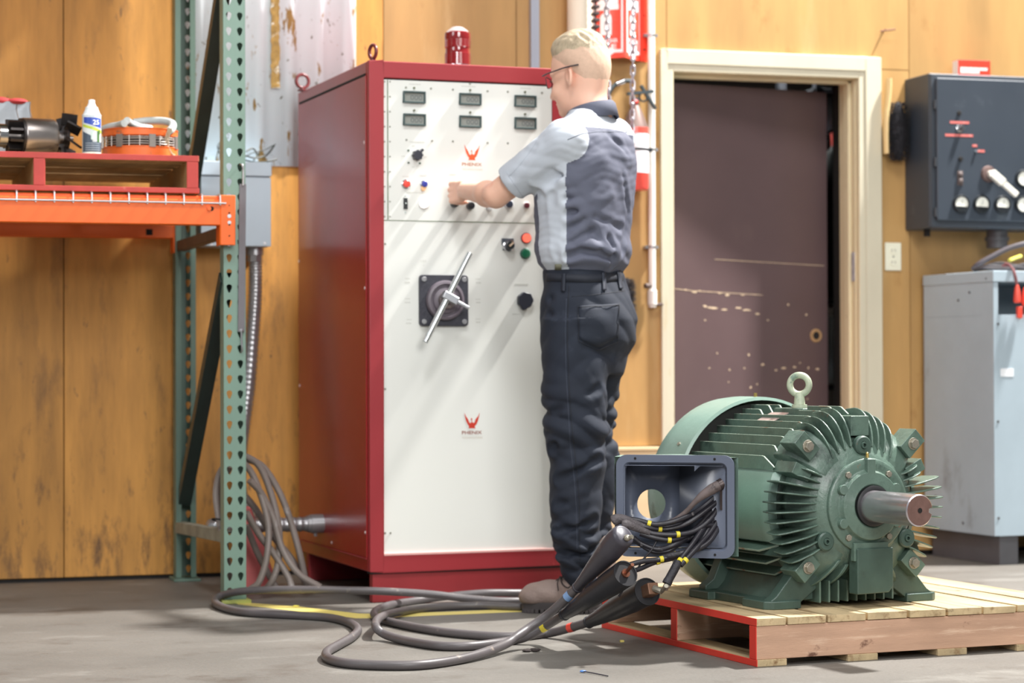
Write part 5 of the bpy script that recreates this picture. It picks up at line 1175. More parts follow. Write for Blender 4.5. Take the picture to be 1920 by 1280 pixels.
    c3=np.array([*(A_+B_)/2,(z0+z1)/2]); hw,hh=L/2,(z1-z0)/2
    out=rrect(hw,hh,.030); inn=rrect(hw-.020,hh-.020,.018); 
    b=MB(); V=[]; 
    o1=[c3+u*p[0]+np.array([0,0,p[1]])+n_*.002 for p in out]; o2=[p-n_*.012 for p in o1]; i1=[c3+u*p[0]+np.array([0,0,p[1]])+n_*.002 for p in inn]; i1b=[p-n_*.006 for p in [c3+u*p[0]+np.array([0,0,p[1]]) for p in rrect(hw-.026,hh-.026,.016)]]
    k=len(out); b.add(o1+o2+i1+i1b,[(i,(i+1)%k,k+(i+1)%k,k+i) for i in range(k)]+[(i,(i+1)%k,2*k+(i+1)%k,2*k+i) for i in range(k)]+[(2*k+i,2*k+(i+1)%k,3*k+(i+1)%k,3*k+i) for i in range(k)])
    # inner walls: motor-side wall A->C and far wall C->B with hole, plus top and bottom
    zi0,zi1=z0+.028,z1-.028; A2=A_+np.append((u*.022)[:2],[])[:2]+np.array([-.006,.004]); B2=B_-(u*.022)[:2]; Ci=Cn
    q=lambda p,z:(p[0],p[1],z)
    b.add([q(A2,zi0),q(Ci,zi0),q(Ci,zi1),q(A2,zi1)],[(0,1,2,3)])
    b.add([q(A2,zi1),q(Ci,zi1),q(C1,zi1),q(B2,zi1)],[(0,1,2,3)]); b.add([q(A2,zi0),q(Ci,zi0),q(C1,zi0),q(B2,zi0)],[(0,1,2,3)]); b.add([q(C1,zi0),q(B2,zi0),q(B2,zi1),q(C1,zi1)],[(0,1,2,3)])
    # far wall with round hole
    w=np.append(C1-Ci,0); Lw=np.linalg.norm(w); w/=Lw; hc=(Lw*.52,(z0+z1)/2-.004); r=.0415; n=28; inner=[];outer=[]
    for i in range(n):
        a=2*math.pi*i/n; c,s_=math.cos(a),math.sin(a); inner.append((hc[0]+r*c,hc[1]+r*s_))
        ks=[((Lw-hc[0])/c) if c>1e-6 else (hc[0]/-c if c<-1e-6 else 9),((zi1-hc[1])/s_) if s_>1e-6 else ((hc[1]-zi0)/-s_ if s_<-1e-6 else 9)]; kk=min(ks); outer.append((hc[0]+kk*c,hc[1]+kk*s_))
    W3=lambda p:(Ci[0]+w[0]*p[0],Ci[1]+w[1]*p[0],p[1])
    V=[W3(p) for p in inner+outer]; F=[(i,(i+1)%n,n+(i+1)%n,n+i) for i in range(n)]
    for cx_,cz_ in ((Lw,zi1),(0,zi1),(0,zi0),(Lw,zi0)):
        a=math.atan2(cz_-hc[1],cx_-hc[0])%(2*math.pi); i=int(a/(2*math.pi)*n); V.append(W3((cx_,cz_))); F.append((n+i,n+(i+1)%n,len(V)-1))
    b.add(V,F)
    cb=b.build('conduit_box',m_slate,t,ang=30,sol=.0025)
    # green outside shell
    b=MB(); off=-n_*.004
    e=.006
    Ao=A_+np.array([.0,.012]); Bo=B_+np.array([-.010,-.0]); Co=Cn+np.array([-.012,.012]); Do=C1+np.array([-.012,-.006])
    b.add([q(Ao,z0+.006),q(Co,z0+.006),q(Co,z1-.006),q(Ao,z1-.006)],[(0,1,2,3)]); b.add([q(Ao,z1-.006),q(Co,z1-.006),q(Do,z1-.006),q(Bo,z1-.006)],[(0,1,2,3)]); b.add([q(Ao,z0+.006),q(Co,z0+.006),q(Do,z0+.006),q(Bo,z0+.006)],[(0,1,2,3)]); b.add([q(Do,z0+.006),q(Bo,z0+.006),q(Bo,z1-.006),q(Do,z1-.006)],[(0,1,2,3)])
    b.build('box_shell',m_cov,cb,flat=True)
    b=MB(); b.box(-.645,-.53,-.330,-.20,ZC-.05,ZC+.05); b.build('box_mount',m_mg,cb,bev=.006)
    b=MB()
    for sx in(-.6,.6):
        for sz in(-1,1): p=c3+u*sx*hw*1.12+np.array([0,0,sz*(hh-.010)])+n_*.0025; b.cyl(p,p+n_*.001,.0035,n=10)
    b.each('rim_hole',m_dark,cb)
    # motor leads
    m_ld=mat('lead_black',S(42,40,46),.4,var=.15,vs=30,spot=(S(120,116,118),40,.66,.72)); m_y=mat('marker_yellow',S(226,208,60),.5)
    m_tp=mat('black_tape',S(44,42,48),.45,var=.25,vs=40,bump=.4,bs=120); m_ds=mat('lead_dusty',S(104,92,90),.6,var=.3,vs=26,spot=(S(60,50,50),30,.6,.66))
    def lp(px,py,k):   # k: 0 at the motor side wall .. 1 outside the mouth ; depth along view
        # work on a plane parallel to the mouth, shifted inwards (k<0) or outwards (k>0)
        o=c3+n_*k; Ow=MT.wor(o); nw=MT.M.T@n_; r_=ray(px,py); tt=np.dot(Ow-CP,nw)/np.dot(r_,nw); return MT.loc(CP+r_*tt)
    def lead(pts,r=.0072,m=m_ld,name='motor_lead',par=t):
        P=[lp(*p) for p in pts]; b=MB(); b.tube(smoothpath(P,6),r,10); return b.build(name,m,par,ang=60),smoothpath(P,6)
    def marker(path,f,par,r=.0086,col=None):
        i=int(f*(len(path)-2)); p=path[i]; d=nrm(path[i+1]-path[i]); b=MB(); b.cyl(p-d*.005,p+d*.005,r,n=12); b.build('wire_marker',col or m_y,par)
    o,pth=lead([(1352,935,-.06),(1325,955,-.03),(1290,980,-.0),(1250,992,.02),(1212,988,.05),(1185,980,.06)]); marker(pth,.72,o)
    o2,pth=lead([(1350,945,-.06),(1330,975,-.03),(1300,996,.0),(1265,1002,.03),(1225,1000,.05),(1195,990,.06)]); marker(pth,.62,o2)
    o3,pth=lead([(1348,925,-.07),(1312,955,-.03),(1270,975,.02),(1230,983,.04),(1195,975,.05),(1172,972,.06)]); marker(pth,.70,o3)
    o4,pth=lead([(1345,985,-.05),(1318,985,-.02),(1290,1002,.0),(1260,1012,.03),(1228,1008,.05),(1200,1000,.06)]); marker(pth,.66,o4)
    lead([(1338,955,-.07),(1310,985,-.03),(1285,1010,.0),(1262,1022,.03),(1235,1030,.04),(1205,1020,.05),(1188,1008,.06)])
    lead([(1330,960,-.06),(1305,970,-.03),(1270,985,.0),(1240,990,.02)],.0062)
    # heavy lug with taped boot near the mouth's corner
    P=[lp(*p) for p in ((1350,909,-.02),(1338,915,-.01),(1318,928,.0),(1302,942,.005),(1285,960,.0),(1262,976,.0),(1235,984,.02))]
    b=MB(); pp=smoothpath(P,6); rs=[.0145 if i<7 else max(.0068,.0150-(i-7)*.0007) for i in range(len(pp))]; b.tube(pp,rs,14); lg=b.build('taped_lug',m_ds,t,ang=60)
    b=MB(); e=P[0]; d=nrm(P[0]-P[1]); b.lathe([(.016,-.004),(.017,.008),(.012,.010),(.012,.002),(0,.002)],e,d,n=22); b.cyl(e+d*.002,e+d*.014,.008,n=6); b.obox(e+np.array([0,0,-.035])+d*.004,(0,0,1),u,n_,.035,.004,.0018); b.build('lug_bolt',mat('lug_dark',S(70,60,58),.4,.5,var=.3,vs=60),lg)
    # taped splice balls
    for pts,r0 in ((((1149,978,.07),(1158,973,.07),(1172,974,.065),(1190,981,.06),(1210,988,.05)),.0165),(((1168,986,.08),(1178,983,.08),(1195,990,.07),(1218,999,.055)),.0150)):
        P=smoothpath([lp(*p) for p in pts],6); k=len(P); rs=[r0*min(1,(.55+.25*i)) if i<3 else max(.0078,r0*(1-.55*(i-3)/(k-3))) for i in range(k)]; b=MB(); b.tube(P,rs,14); b.build('taped_splice',mat('splice_tape',S(92,86,88),.6,var=.35,vs=50,bump=.6,bs=120),t,ang=60)
    o5,pth=lead([(1350,985,-.05),(1330,1015,.0),(1305,1030,.03),(1270,1038,.05),(1240,1048,.07),(1205,1052,.10),(1182,1058,.12)]); marker(pth,.56,o5); marker(pth,.70,o5)
    o6,pth=lead([(1340,970,-.06),(1318,1010,-.01),(1300,1032,.02),(1262,1046,.05),(1228,1054,.07),(1200,1066,.10),(1186,1070,.12)],.0068); marker(pth,.66,o6)
    b=MB(); b.tube(smoothpath([lp(*p) for p in ((1276,1038,.05),(1255,1042,.06),(1238,1046,.065))],5),[.0075,.0085,.009,.0095,.0095,.009,.0085,.008,.0075,.007,.007][:11],12); b.build('black_tape',m_tp,t,ang=60)
    # leads going down to the third plug
    o7,pth=lead([(1332,965,-.06),(1318,990,-.02),(1298,1020,.03),(1281,1042,.06),(1272,1055,.08)]); marker(pth,.97,o7)
    o8,pth=lead([(1350,970,-.06),(1330,1000,-.02),(1308,1025,.03),(1290,1045,.06),(1276,1060,.08)]); marker(pth,.90,o8)
    P=smoothpath([lp(*p) for p in ((1272,1052,.08),(1264,1068,.09),(1254,1086,.10),(1250,1094,.105))],5); b=MB(); b.tube(P,[.012]*(len(P)-5)+[.013]*5,14); b.build('taped_joint',m_tp,t,ang=60)
    b=MB(); e=P[-1]; b.ell(e+np.array([0,0,-.006]),(.010,.010,.008)); b.ell(e+np.array([-.006,0,-.014]),(.006,.008,.006)); b.build('bare_strands',mat('bare_copper',S(190,184,176),.35,.8,var=.2,vs=60),t)
    lead([(1232,1012,.04),(1222,1030,.05),(1205,1050,.06),(1190,1075,.08),(1172,1100,.10),(1160,1118,.11)],.0028,name='thin_lead')
    lead([(1185,1010,.06),(1200,1020,.05),(1225,1034,.04),(1255,1032,.03),(1280,1015,.0),(1300,1005,-.02)],.0062)
    lead([(1312,925,-.03),(1312,890,-.05),(1316,876,-.055)],.001,name='pencil_mark') if False else None
    # bolt on the cover low corner
    return t
# ---------------------------------------------------------------- the three heavy test leads, tape and litter
m_hv=mat('lead_rubber',S(88,83,84),.42,var=.16,vs=7,spot=(S(150,138,128),16,.62,.72),rvar=.1)
m_plug=mat('plug_rubber',S(66,64,72),.36,var=.12,vs=9,spot=(S(120,114,116),14,.62,.76),rvar=.08)
m_plug2=mat('plug_rubber_dark',S(36,37,44),.36,var=.12,vs=9,spot=(S(70,68,74),16,.64,.76),rvar=.08)
CR_=.0128
def lead_cable(name,label,floor,air,plug,wide,band,seed,m_p,ends,dd=None,lift=None):
    """floor: px list on the floor; air: (px,py,depth) rising ; plug: list (px,py,depth,radius)"""
    P=[(at(px,py,depth(G(px,lz))) if lz>1 else G(px,py,CR_+lz)) for px,py,lz in floor]; P+=[at(*a) for a in air]; P.append(at(*plug[0][:3]))
    o=np.array(P[-1]); o=np.array([o[0],o[1],0])
    t=thing(name,label,'cable',tuple(o))
    path=smoothpath(P,7); b=MB(); b.tube([p-o for p in path],CR_,14); b.build('rubber_cable',m_hv,t,ang=60)
    Q=[at(*p[:3])-o for p in plug]; rs=[p[3] for p in plug]; qq=smoothpath(Q,6); n=len(qq); rr=np.interp(np.linspace(0,len(Q)-1,n),range(len(Q)),rs)
    b=MB(); b.tube(qq,list(rr),26,cap=(ends!='open')); pl=b.build('plug_boot',m_p,t,ang=50)
    if ends=='open':
        d=nrm(qq[-1]-qq[-2]); b=MB(); e=qq[-1]; R=rr[-1]; b.lathe([(R,0),(R*.99,.003),(R*.90,.003),(R*.86,-.02),(R*.7,-.05),(0,-.055)],e,d,n=26); b.build('plug_mouth',mat('plug_inside',S(30,30,34),.5),pl)
    # band
    bx=np.array(at(*band[:3]))-o; i=int(np.argmin([np.linalg.norm(p-o-bx) for p in path])); p=path[i]-o; d=nrm(path[min(i+1,len(path)-1)]-path[max(i-1,0)]); b=MB(); b.cyl(p-d*.0095,p+d*.0095,CR_*1.07,n=18,cap=False); b.build('colour_band',mat('band_'+name+str(seed),band[3],.4),t)
    # collar ring at the narrow end of the boot
    d=nrm(qq[1]-qq[0]); b=MB(); b.lathe([(rs[0]*.9,-.003),(rs[0]*1.12,-.002),(rs[0]*1.12,.004),(rs[0]*.95,.006)],qq[0],d,n=24,closed=True); b.build('boot_collar',m_p,pl)
    return t,o,qq,rr
def build_cables():
    d0=depth(G(1005,1187,.02)); 
    g=lambda px,py: depth(G(px,py,.02))
    dA,dB,dC=6.30,6.22,6.12
    f=[(1160,1114,0),(1100,1115,0),(1040,1117,1124),(1010,1122,1131),(985,1126,1135),(930,1126,1137),(870,1121,1137),(800,1113,1138),(700,1107.5,1139),(600,1105.5,1139),(510,1105.5,1137),(450,1108.5,1134),(414,1117,1131),(403,1128,1137),(420,1139,0),(455,1147,0),(510,1151,0),(570,1154,0),(620,1158,0),(655,1167,0),(671,1180,0),(660,1194,0),(634,1209,0),(613,1222,0),(616,1234,0),(650,1243,0),(720,1247,0),(790,1246,0),(855,1237,0),(905,1224,.004),(948,1207,.012)]
    t,o,qq,rr=lead_cable('test_lead','heavy grey test lead with blue band, sweeping widest across the floor',f,[(970,1192,6.23),(992,1177,6.27),(1022,1156,6.28),(1046,1136,6.26)],
        [(1083,1101,6.22,.0145),(1096,1085,6.18,.017),(1118,1060,6.12,.0252),(1142,1033,6.06,.0332),(1158,1014,6.03,.035),(1168,1004,6.01,.032),(1171,1001,6.005,.021)],0,(1068,1116,6.24,S(120,150,190)),1,m_plug,'dome')
    b=MB(); e=at(1176,1008,5.99)-o; b.ell(e,(.010,.010,.009)); b.cyl(e,at(1186,1006,5.98)-o,.006,n=8); b.build('terminal_bolt',m_boltm,t)
    f=[(1170,1123,0),(1100,1121,0),(1055,1122.5,0),(1025,1126,0),(1003,1132,0),(980,1137,0),(900,1135,0),(835,1137,0),(772,1143,.0),(728,1151,.012),(708,1161,.027),(705,1175,.024),(722,1189,.006),(762,1201,0),(820,1210,0),(876,1211,0),(925,1206,0),(962,1200,.0),(988,1193,.01)]
    t,o,qq,rr=lead_cable('test_lead','heavy grey test lead with yellow band, middle one of the three rubber plugs',f,[(1017,1177,6.37),(1038,1164,6.33)],
        [(1058,1152,6.28,.0155),(1082,1137,6.22,.0205),(1112,1116,6.15,.029),(1146,1093,6.08,.0350),(1172,1075,6.02,.0365)],0,(1021,1174,6.37,S(214,196,60)),2,m_plug2,'open')
    b=MB(); e=qq[-1]; dd=nrm(qq[-1]-qq[-2]); b.cyl(e-dd*.03,e+dd*.006,.012,n=14); b.cyl(e,at(1186,1058,5.97)-o,.005,n=8); b.build('copper_terminal',mat('copper',S(140,92,72),.35,.8,var=.2,vs=40),t)
    f=[(1190,1106,0),(1130,1106,0),(1060,1108,1116),(985,1111,1124),(925,1111,1127),(885,1113,1128),(835,1118,1129),(785,1125,1132),(735,1133,0),(706,1144,0),(703,1155,.0),(722,1163,0),(770,1174,0),(830,1184,0),(890,1190,0),(945,1193,.0),(985,1192,.0),(1020,1188,.0)]
    t,o,qq,rr=lead_cable('test_lead','heavy grey test lead with red band, lowest plug with the brown square terminal',f,[(1050,1182,6.50)],
        [(1104,1166,6.42,.0162),(1124,1156,6.37,.0220),(1152,1141,6.29,.0305),(1184,1124,6.20,.0368),(1213,1109,6.12,.0388)],0,(1068,1178,6.47,S(222,74,60)),3,m_plug2,'open')
    e=qq[-1]; dd=nrm(qq[-1]-qq[-2]); s_=perp(dd)[0]; w_=np.cross(dd,s_); b=MB(); b.obox(e+dd*.010,dd,s_,w_,.030,.0165,.0165); b.build('square_terminal',mat('bronze_brown',S(132,98,78),.45,.4,var=.2,vs=30),t,bev=.003)
    b=MB(); e2=at(1241,1108,6.07)-o; b.cyl(e+dd*.04,e2,.009,n=8); b.cyl(e2,at(1249,1098,6.03)-o,.006,n=8); b.build('terminal_bolt',m_boltm,t)
    # yellow floor tape
    m_yt=mat('yellow_tape',S(226,208,118),.45,var=.05,vs=20,spot=(S(205,190,110),16,.68,.74))
    def flat(name,pts,label,z0=.0008):
        P=[G(px,py) for px,py in pts]; c=sum(P)/len(P); b=MB(); n=len(P); b.add([(p[0]-c[0],p[1]-c[1],0.0002) for p in P]+[(p[0]-c[0],p[1]-c[1],z0) for p in P],[tuple(range(n)),tuple(range(n,2*n))]+[(i,(i+1)%n,n+(i+1)%n,n+i) for i in range(n)]); tag(b.build(name,m_yt,loc=(c[0],c[1],0),flat=True),label,'floor tape')
    flat('floor_tape',[(434,1128),(560,1137),(672,1150.2),(704,1151),(700,1158.6),(667,1158.7),(560,1146),(447,1133)],'yellow tape strip on the floor running from the green post to the right')
    flat('floor_tape',[(705,1151),(850,1146.5),(985,1140.5),(1000,1141),(1000,1145),(985,1146.5),(850,1152),(701,1158.6)],'yellow tape strip on the floor ending beside the boot toe')
    # litter
    c=G(995,1221); b=MB(); rng=random.Random(3)
    for i in range(9): b.ell((rng.uniform(-.03,.03),rng.uniform(-.012,.012),.004),(rng.uniform(.006,.012),rng.uniform(.004,.008),.004),8,6)
    tag(b.build('dirt_crumb',mat('crumb_dark',S(52,44,42),.9),loc=tuple(c)),'dark crumb of dirt on the floor below the leads','debris')
    c=G(1112,1262); b=MB(); A_=G(1093,1258,.004)-c;B_=G(1140,1267,.003)-c; b.tube(smoothpath([A_,(A_+B_)/2+[0,.004,0],B_],5),.0016,6); tg=b.build('cable_tie',mat('tie_dark',S(50,50,60),.5),loc=tuple(c)); tag(tg,'short dark wire with a blue end lying on the floor','wire')
    b=MB(); b.ell(A_,(.009,.005,.003),10,6); b.build('blue_end',mat('tie_blue',S(60,110,180),.4),tg)
    c=G(1166,1203.5); b=MB(); b.box(-.006,.006,-.004,.004,0,.006); tag(b.build('yellow_scrap',m_yt,loc=tuple(c),bev=.001),'tiny yellow scrap on the floor left of the pallet','scrap')
    c=G(554,1137.5); b=MB(); b.ell((0,0,.003),(.010,.005,.003),8,6); b.ell((.008,.003,.003),(.006,.004,.002),8,6); tag(b.build('yellow_scrap',mat('olive_scrap',S(196,186,70),.6),loc=tuple(c)),'small olive scrap on the yellow tape near the green post','scrap')
# ---------------------------------------------------------------- smooth surfaces from distance fields (for the man)
def sd_caps(p,a,b,ra,rb):
    a=np.array(a,np.float32);b=np.array(b,np.float32);ba=b-a; h=np.clip(((p-a)@ba)/float(ba@ba),0,1)
    return np.linalg.norm(p-a-h[...,None]*ba,axis=-1)-(ra+(rb-ra)*h)
def sd_ell(p,c,r,R=None):
    q=p-np.array(c,np.float32)
    if R is not None: q=q@np.array(R,np.float32)      # rows of R^T : R columns = axes
    r=np.array(r,np.float32); k0=np.linalg.norm(q/r,axis=-1); k1=np.linalg.norm(q/(r*r),axis=-1)+1e-9; return k0*(k0-1)/k1
def sd_box(p,c,h,r,R=None):
    q=p-np.array(c,np.float32)
    if R is not None: q=q@np.array(R,np.float32)
    d=np.abs(q)-np.array(h,np.float32)+r; return np.linalg.norm(np.maximum(d,0),axis=-1)+np.minimum(d.max(-1),0)-r
def smin(a,b,k): h=np.clip(.5+.5*(b-a)/k,0,1); return b+(a-b)*h-k*h*(1-h)
def smax(a,b,k): return -smin(-a,-b,k)
def sd_loft(p,Z,CX,CY,HA,HB,ex,ang,z0=None,z1=None):     # stacked superellipses, turned by ang(z)
    z=p[...,2]; I=lambda A_: np.interp(z,Z,A_).astype(np.float32)
    cx,cy,ha,hb=I(CX),I(CY),I(HA),I(HB); an=I(ang) if hasattr(ang,'__len__') else ang
    c,s=np.cos(an),np.sin(an); x=p[...,0]-cx;y=p[...,1]-cy; u=x*c+y*s;v=-x*s+y*c
    e=ex; k=(np.abs(u/ha)**e+np.abs(v/hb)**e+1e-12)**(1/e); r=np.sqrt(u*u+v*v)+1e-6
    d=r*(1-1/np.maximum(k,1e-3)); d=np.where(k<.2,-.8*np.minimum(ha,hb),d)
    zz0=Z[0] if z0 is None else z0; zz1=Z[-1] if z1 is None else z1
    return np.maximum(d*.9,np.maximum(zz0-z,z-zz1))
def surface(f,lo,hi,h,B=8):
    lo=np.array(lo,float);hi=np.array(hi,float); nb=np.ceil((hi-lo)/(h*B)).astype(int); N=nb*B+1
    cen=[lo[i]+(np.arange(nb[i])+.5)*B*h for i in range(3)]
    P=np.stack(np.meshgrid(*cen,indexing='ij'),-1).astype(np.float32).reshape(-1,3); D=f(P).reshape(nb)
    D3=np.repeat(np.repeat(np.repeat(D,B,0),B,1),B,2); F=np.pad(D3,((0,1),)*3,mode='edge').astype(np.float32)
    act=np.argwhere(np.abs(D)<B*h*1.35); loc=np.stack(np.meshgrid(*[np.arange(B+1)]*3,indexing='ij'),-1).reshape(-1,3)
    for s in range(0,len(act),400):
        a=act[s:s+400]*B; idx=a[:,None,:]+loc[None]; V=f((lo+idx*h).astype(np.float32).reshape(-1,3)).reshape(idx.shape[:2]); F[idx[...,0],idx[...,1],idx[...,2]]=V
    # surface nets
    S_=F<0; c=np.zeros(N-1,np.int8)
    for dx in(0,1):
        for dy in(0,1):
            for dz in(0,1): c+=S_[dx:N[0]-1+dx,dy:N[1]-1+dy,dz:N[2]-1+dz]
    cell=np.argwhere((c>0)&(c<8)); vid=-np.ones(N-1,np.int32); vid[tuple(cell.T)]=np.arange(len(cell))
    acc=np.zeros((len(cell),3));cnt=np.zeros(len(cell)); crn=[(a,b,d) for a in(0,1) for b in(0,1) for d in(0,1)]
    for i,a in enumerate(crn):
        for b in crn[i+1:]:
            if sum(abs(np.array(a)-b))!=1: continue
            fa=F[tuple((cell+a).T)];fb=F[tuple((cell+b).T)]; m=(fa<0)!=(fb<0); t=np.where(m,fa/np.where(m,fa-fb,1),0)
            acc+= (np.array(a)+t[:,None]*(np.array(b)-a))*m[:,None]; cnt+=m
    V=lo+(cell+acc/cnt[:,None])*h; Q=[]
    for ax in range(3):
        sl0=[slice(1,N[i]-1) for i in range(3)]; sl0[ax]=slice(0,N[ax]-1); sl1=list(sl0); sl1[ax]=slice(1,N[ax]); A_=S_[tuple(sl0)];Bq=S_[tuple(sl1)]; e=np.argwhere(A_!=Bq); 
        off=np.array([1,1,1]);off[ax]=0; e=e+off; u,v=[i for i in range(3) if i!=ax]; du=np.zeros(3,int);du[u]=1;dv=np.zeros(3,int);dv[v]=1
        q=np.stack([vid[tuple((e-du-dv).T)],vid[tuple((e-dv).T)],vid[tuple(e.T)],vid[tuple((e-du).T)]],1); inside=S_[tuple(e.T)]; flip=(inside if ax!=1 else ~inside); q[~flip]=q[~flip][:,::-1]; Q.append(q[(q>=0).all(1)])
    return V,np.concatenate(Q)
def relax(V,Q,it=2,w=.5):
    e=np.concatenate([Q[:,[0,1]],Q[:,[1,2]],Q[:,[2,3]],Q[:,[3,0]]]); n=len(V)
    for _ in range(it):
        s=np.zeros_like(V); c=np.zeros(n)
        for k in range(3): s[:,k]=np.bincount(e[:,0],V[e[:,1],k],n)+np.bincount(e[:,1],V[e[:,0],k],n)
        c=np.bincount(e[:,0],minlength=n)+np.bincount(e[:,1],minlength=n); V=V*(1-w)+w*s/np.maximum(c,1)[:,None]
    return V
def mesh_obj(name,V,Q,mats,parent,idx=None):
    me=bpy.data.meshes.new(name); me.vertices.add(len(V)); me.vertices.foreach_set('co',V.astype(np.float32).ravel())
    me.loops.add(len(Q)*4); me.loops.foreach_set('vertex_index',Q.astype(np.int32).ravel()); me.polygons.add(len(Q)); me.polygons.foreach_set('loop_start',np.arange(0,len(Q)*4,4,dtype=np.int32)); me.polygons.foreach_set('loop_total',np.full(len(Q),4,np.int32))
    for m in (mats if isinstance(mats,(list,tuple)) else [mats]): me.materials.append(m)
    if idx is not None: me.polygons.foreach_set('material_index',idx.astype(np.int32))
    me.polygons.foreach_set('use_smooth',np.ones(len(Q),bool)); me.update(calc_edges=True); me.validate()
    import bmesh
    bm=bmesh.new(); bm.from_mesh(me); bmesh.ops.recalc_face_normals(bm,faces=bm.faces); bm.to_mesh(me); bm.free()
    o=bpy.data.objects.new(name,me); COL.objects.link(o); o.parent=parent; return o
# ---------------------------------------------------------------- the man at the cabinet
_b=at(1100,640,7.28); PFR=Fr((_b[0],_b[1],0),-16.82)
def LP(px,py,y): return np.array(PFR.on(px,py,1,y),np.float64)
def build_person():
    f3=np.float32
    FD=np.array([-math.cos(A(30)),math.sin(A(30)),0]); LD=np.array([-math.sin(A(30)),-math.cos(A(30)),0])   # facing, left
    shL=LP(1058,266,-.165); elL=LP(930,366,-.045); wrL=LP(872,357,.175)
    shR=LP(1150,262,.160); elR=LP(1112,395,.27); 
    py_=float(PFR.loc(CB.wor(CB.on(851,382,1,.006)))[1]); pyr=float(PFR.loc(CB.wor(CB.on(1045,385,1,.006)))[1])
    wrR=LP(1066,392,pyr-.12)
    root=thing('person','man in two-tone grey work shirt and dark trousers reaching to the red cabinet controls','person',tuple(PFR.wor((0,0,0))),-16.82)
    m_skin=mat('skin',S(232,184,160),.48,var=.05,vs=14,spot=(S(222,150,128),9,.62,.8)); m_skin.node_tree.nodes['Principled BSDF'].inputs['Subsurface Weight'].default_value=.08
    m_skin.node_tree.nodes['Principled BSDF'].inputs['Subsurface Radius'].default_value=(.02,.008,.004)
    # ---- head frame
    th=A(33); pt=A(10)
    HF=np.array([-math.cos(th)*math.cos(pt),math.sin(th)*math.cos(pt),-math.sin(pt)]); HL=np.array([-math.sin(th),-math.cos(th),0]); HU=np.cross(HF,HL); 
    if HU[2]<0: HU=-HU
    HR=np.stack([HF,HL,HU],1); hc=LP(1083,119,.03)
    H=lambda a,b,c: hc+HF*a+HL*b+HU*c
    def head(p):
        d=sd_ell(p,H(-.012,0,.004),(.098,.076,.092),HR)
        d=smin(d,sd_ell(p,H(.030,0,-.055),(.060,.062,.100),HR),.03)
        d=smin(d,sd_ell(p,H(.044,0,-.122),(.042,.046,.038),HR),.028)      # jaw and chin
        d=smin(d,sd_ell(p,H(.078,0,-.146),(.016,.020,.016),HR),.018)
        d=smin(d,sd_ell(p,H(-.045,0,-.045),(.055,.062,.075),HR),.03)
        for s in(-1,1):
            d=smin(d,sd_ell(p,H(.064,s*.034,-.085),(.026,.024,.026),HR),.02)   # cheeks
            d=smin(d,sd_caps(p,H(.085,s*.012,-.022),H(.074,s*.045,-.024),.010,.008),.012)   # brow
            d=smax(d,-sd_ell(p,H(.094,s*.031,-.041),(.018,.017,.011),HR),.010)       # sockets
            d=smin(d,sd_ell(p,H(.074,s*.031,-.042),(.013,.013,.0115),HR),.004)
        d=smin(d,sd_caps(p,H(.087,0,-.032),H(.110,0,-.086),.007,.0110),.010)    # nose
        for s in(-1,1): d=smin(d,sd_ell(p,H(.100,s*.011,-.093),(.010,.007,.007),HR),.006)
        d=smin(d,sd_ell(p,H(.088,0,-.117),(.010,.023,.006),HR),.006); d=smin(d,sd_ell(p,H(.086,0,-.128),(.010,.020,.006),HR),.006)
        for s in(-1,1):     # ears
            c=H(-.006,s*.078,-.053); ax=nrm(HU*1-HF*.18); a2=nrm(HF*.80+HL*s*-.60); a3=np.cross(ax,a2); R=np.stack([a2,a3,ax],1)
            e=sd_ell(p,c,(.0215,.0085,.034),R); e=smax(e,-sd_ell(p,c+HL*s*.008+HF*.003+HU*.004,(.0125,.0068,.021),R),.004); d=smin(d,e,.006)
        return d
    hR=LP(1045,378,pyr-.035)
    # hand bones, left
    hd=nrm(LP(846,362,py_-.075)-wrL); up=nrm(np.array([.10,.0,1.0])-hd*np.dot(hd,[.10,0,1.0])); sd=np.cross(hd,up)
    if sd[0]<0: sd=-sd       # palm side looks to +x
    def hand(w,hd,up,sd,grip):
        pr=[]; K=[]
        pr.append(('box',w+hd*.052+sd*.002,(.040,.013,.037),np.stack([hd,sd,up],1),.012))
        for i in range(4):
            o=(.030,.010,-.010,-.029)[i]; k=w+hd*(.092,.096,.092,.084)[i]+up*o-sd*.002; K.append(k)
            l=(.040,.044,.041,.033)[i]; l2=(.025,.028,.026,.020)[i]; l3=(.020,.021,.020,.018)[i]; r=(.0092,.0094,.0090,.0080)[i]
            a1,a2,a3=grip[i]; conv=up*(-o)*1.6*.4
            d1=nrm(hd*math.cos(a1)+sd*math.sin(a1)+conv); d2=nrm(hd*math.cos(a2)+sd*math.sin(a2)+conv); d3=nrm(hd*math.cos(a3)+sd*math.sin(a3)+conv)
            b0=k-hd*.03; b1=k; b2=b1+d1*l; b3=b2+d2*l2; b4=b3+d3*l3
            pr.append(('f',[b0,b1,b2,b3,b4],[r*.9,r*1.06,r*.96,r*.88,r*.76]))
        t0=w+hd*.020+up*.026+sd*.010; t1=t0+nrm(hd*.7+up*.25+sd*.75)*.040; t2=t1+nrm(hd*.95-up*.05+sd*.45)*.030; t3=t2+nrm(hd*1-up*.25+sd*.1)*.024
        pr.append(('f',[t0,t1,t2,t3],[.0140,.0112,.0100,.0082]))
        return pr
    gl=((.75,1.75,2.3),(.85,1.85,2.5),(.95,2.0,2.7),(1.05,2.1,2.8)); PLh=hand(wrL,hd,up,sd,gl)
    hdr=nrm(hR-wrR); upr=nrm(np.array([0,0,1.0])-hdr*hdr[2]); sdr=np.cross(hdr,upr); sdr=sdr if sdr[0]<0 else -sdr
    PRh=hand(wrR,hdr,upr,sdr,gl)
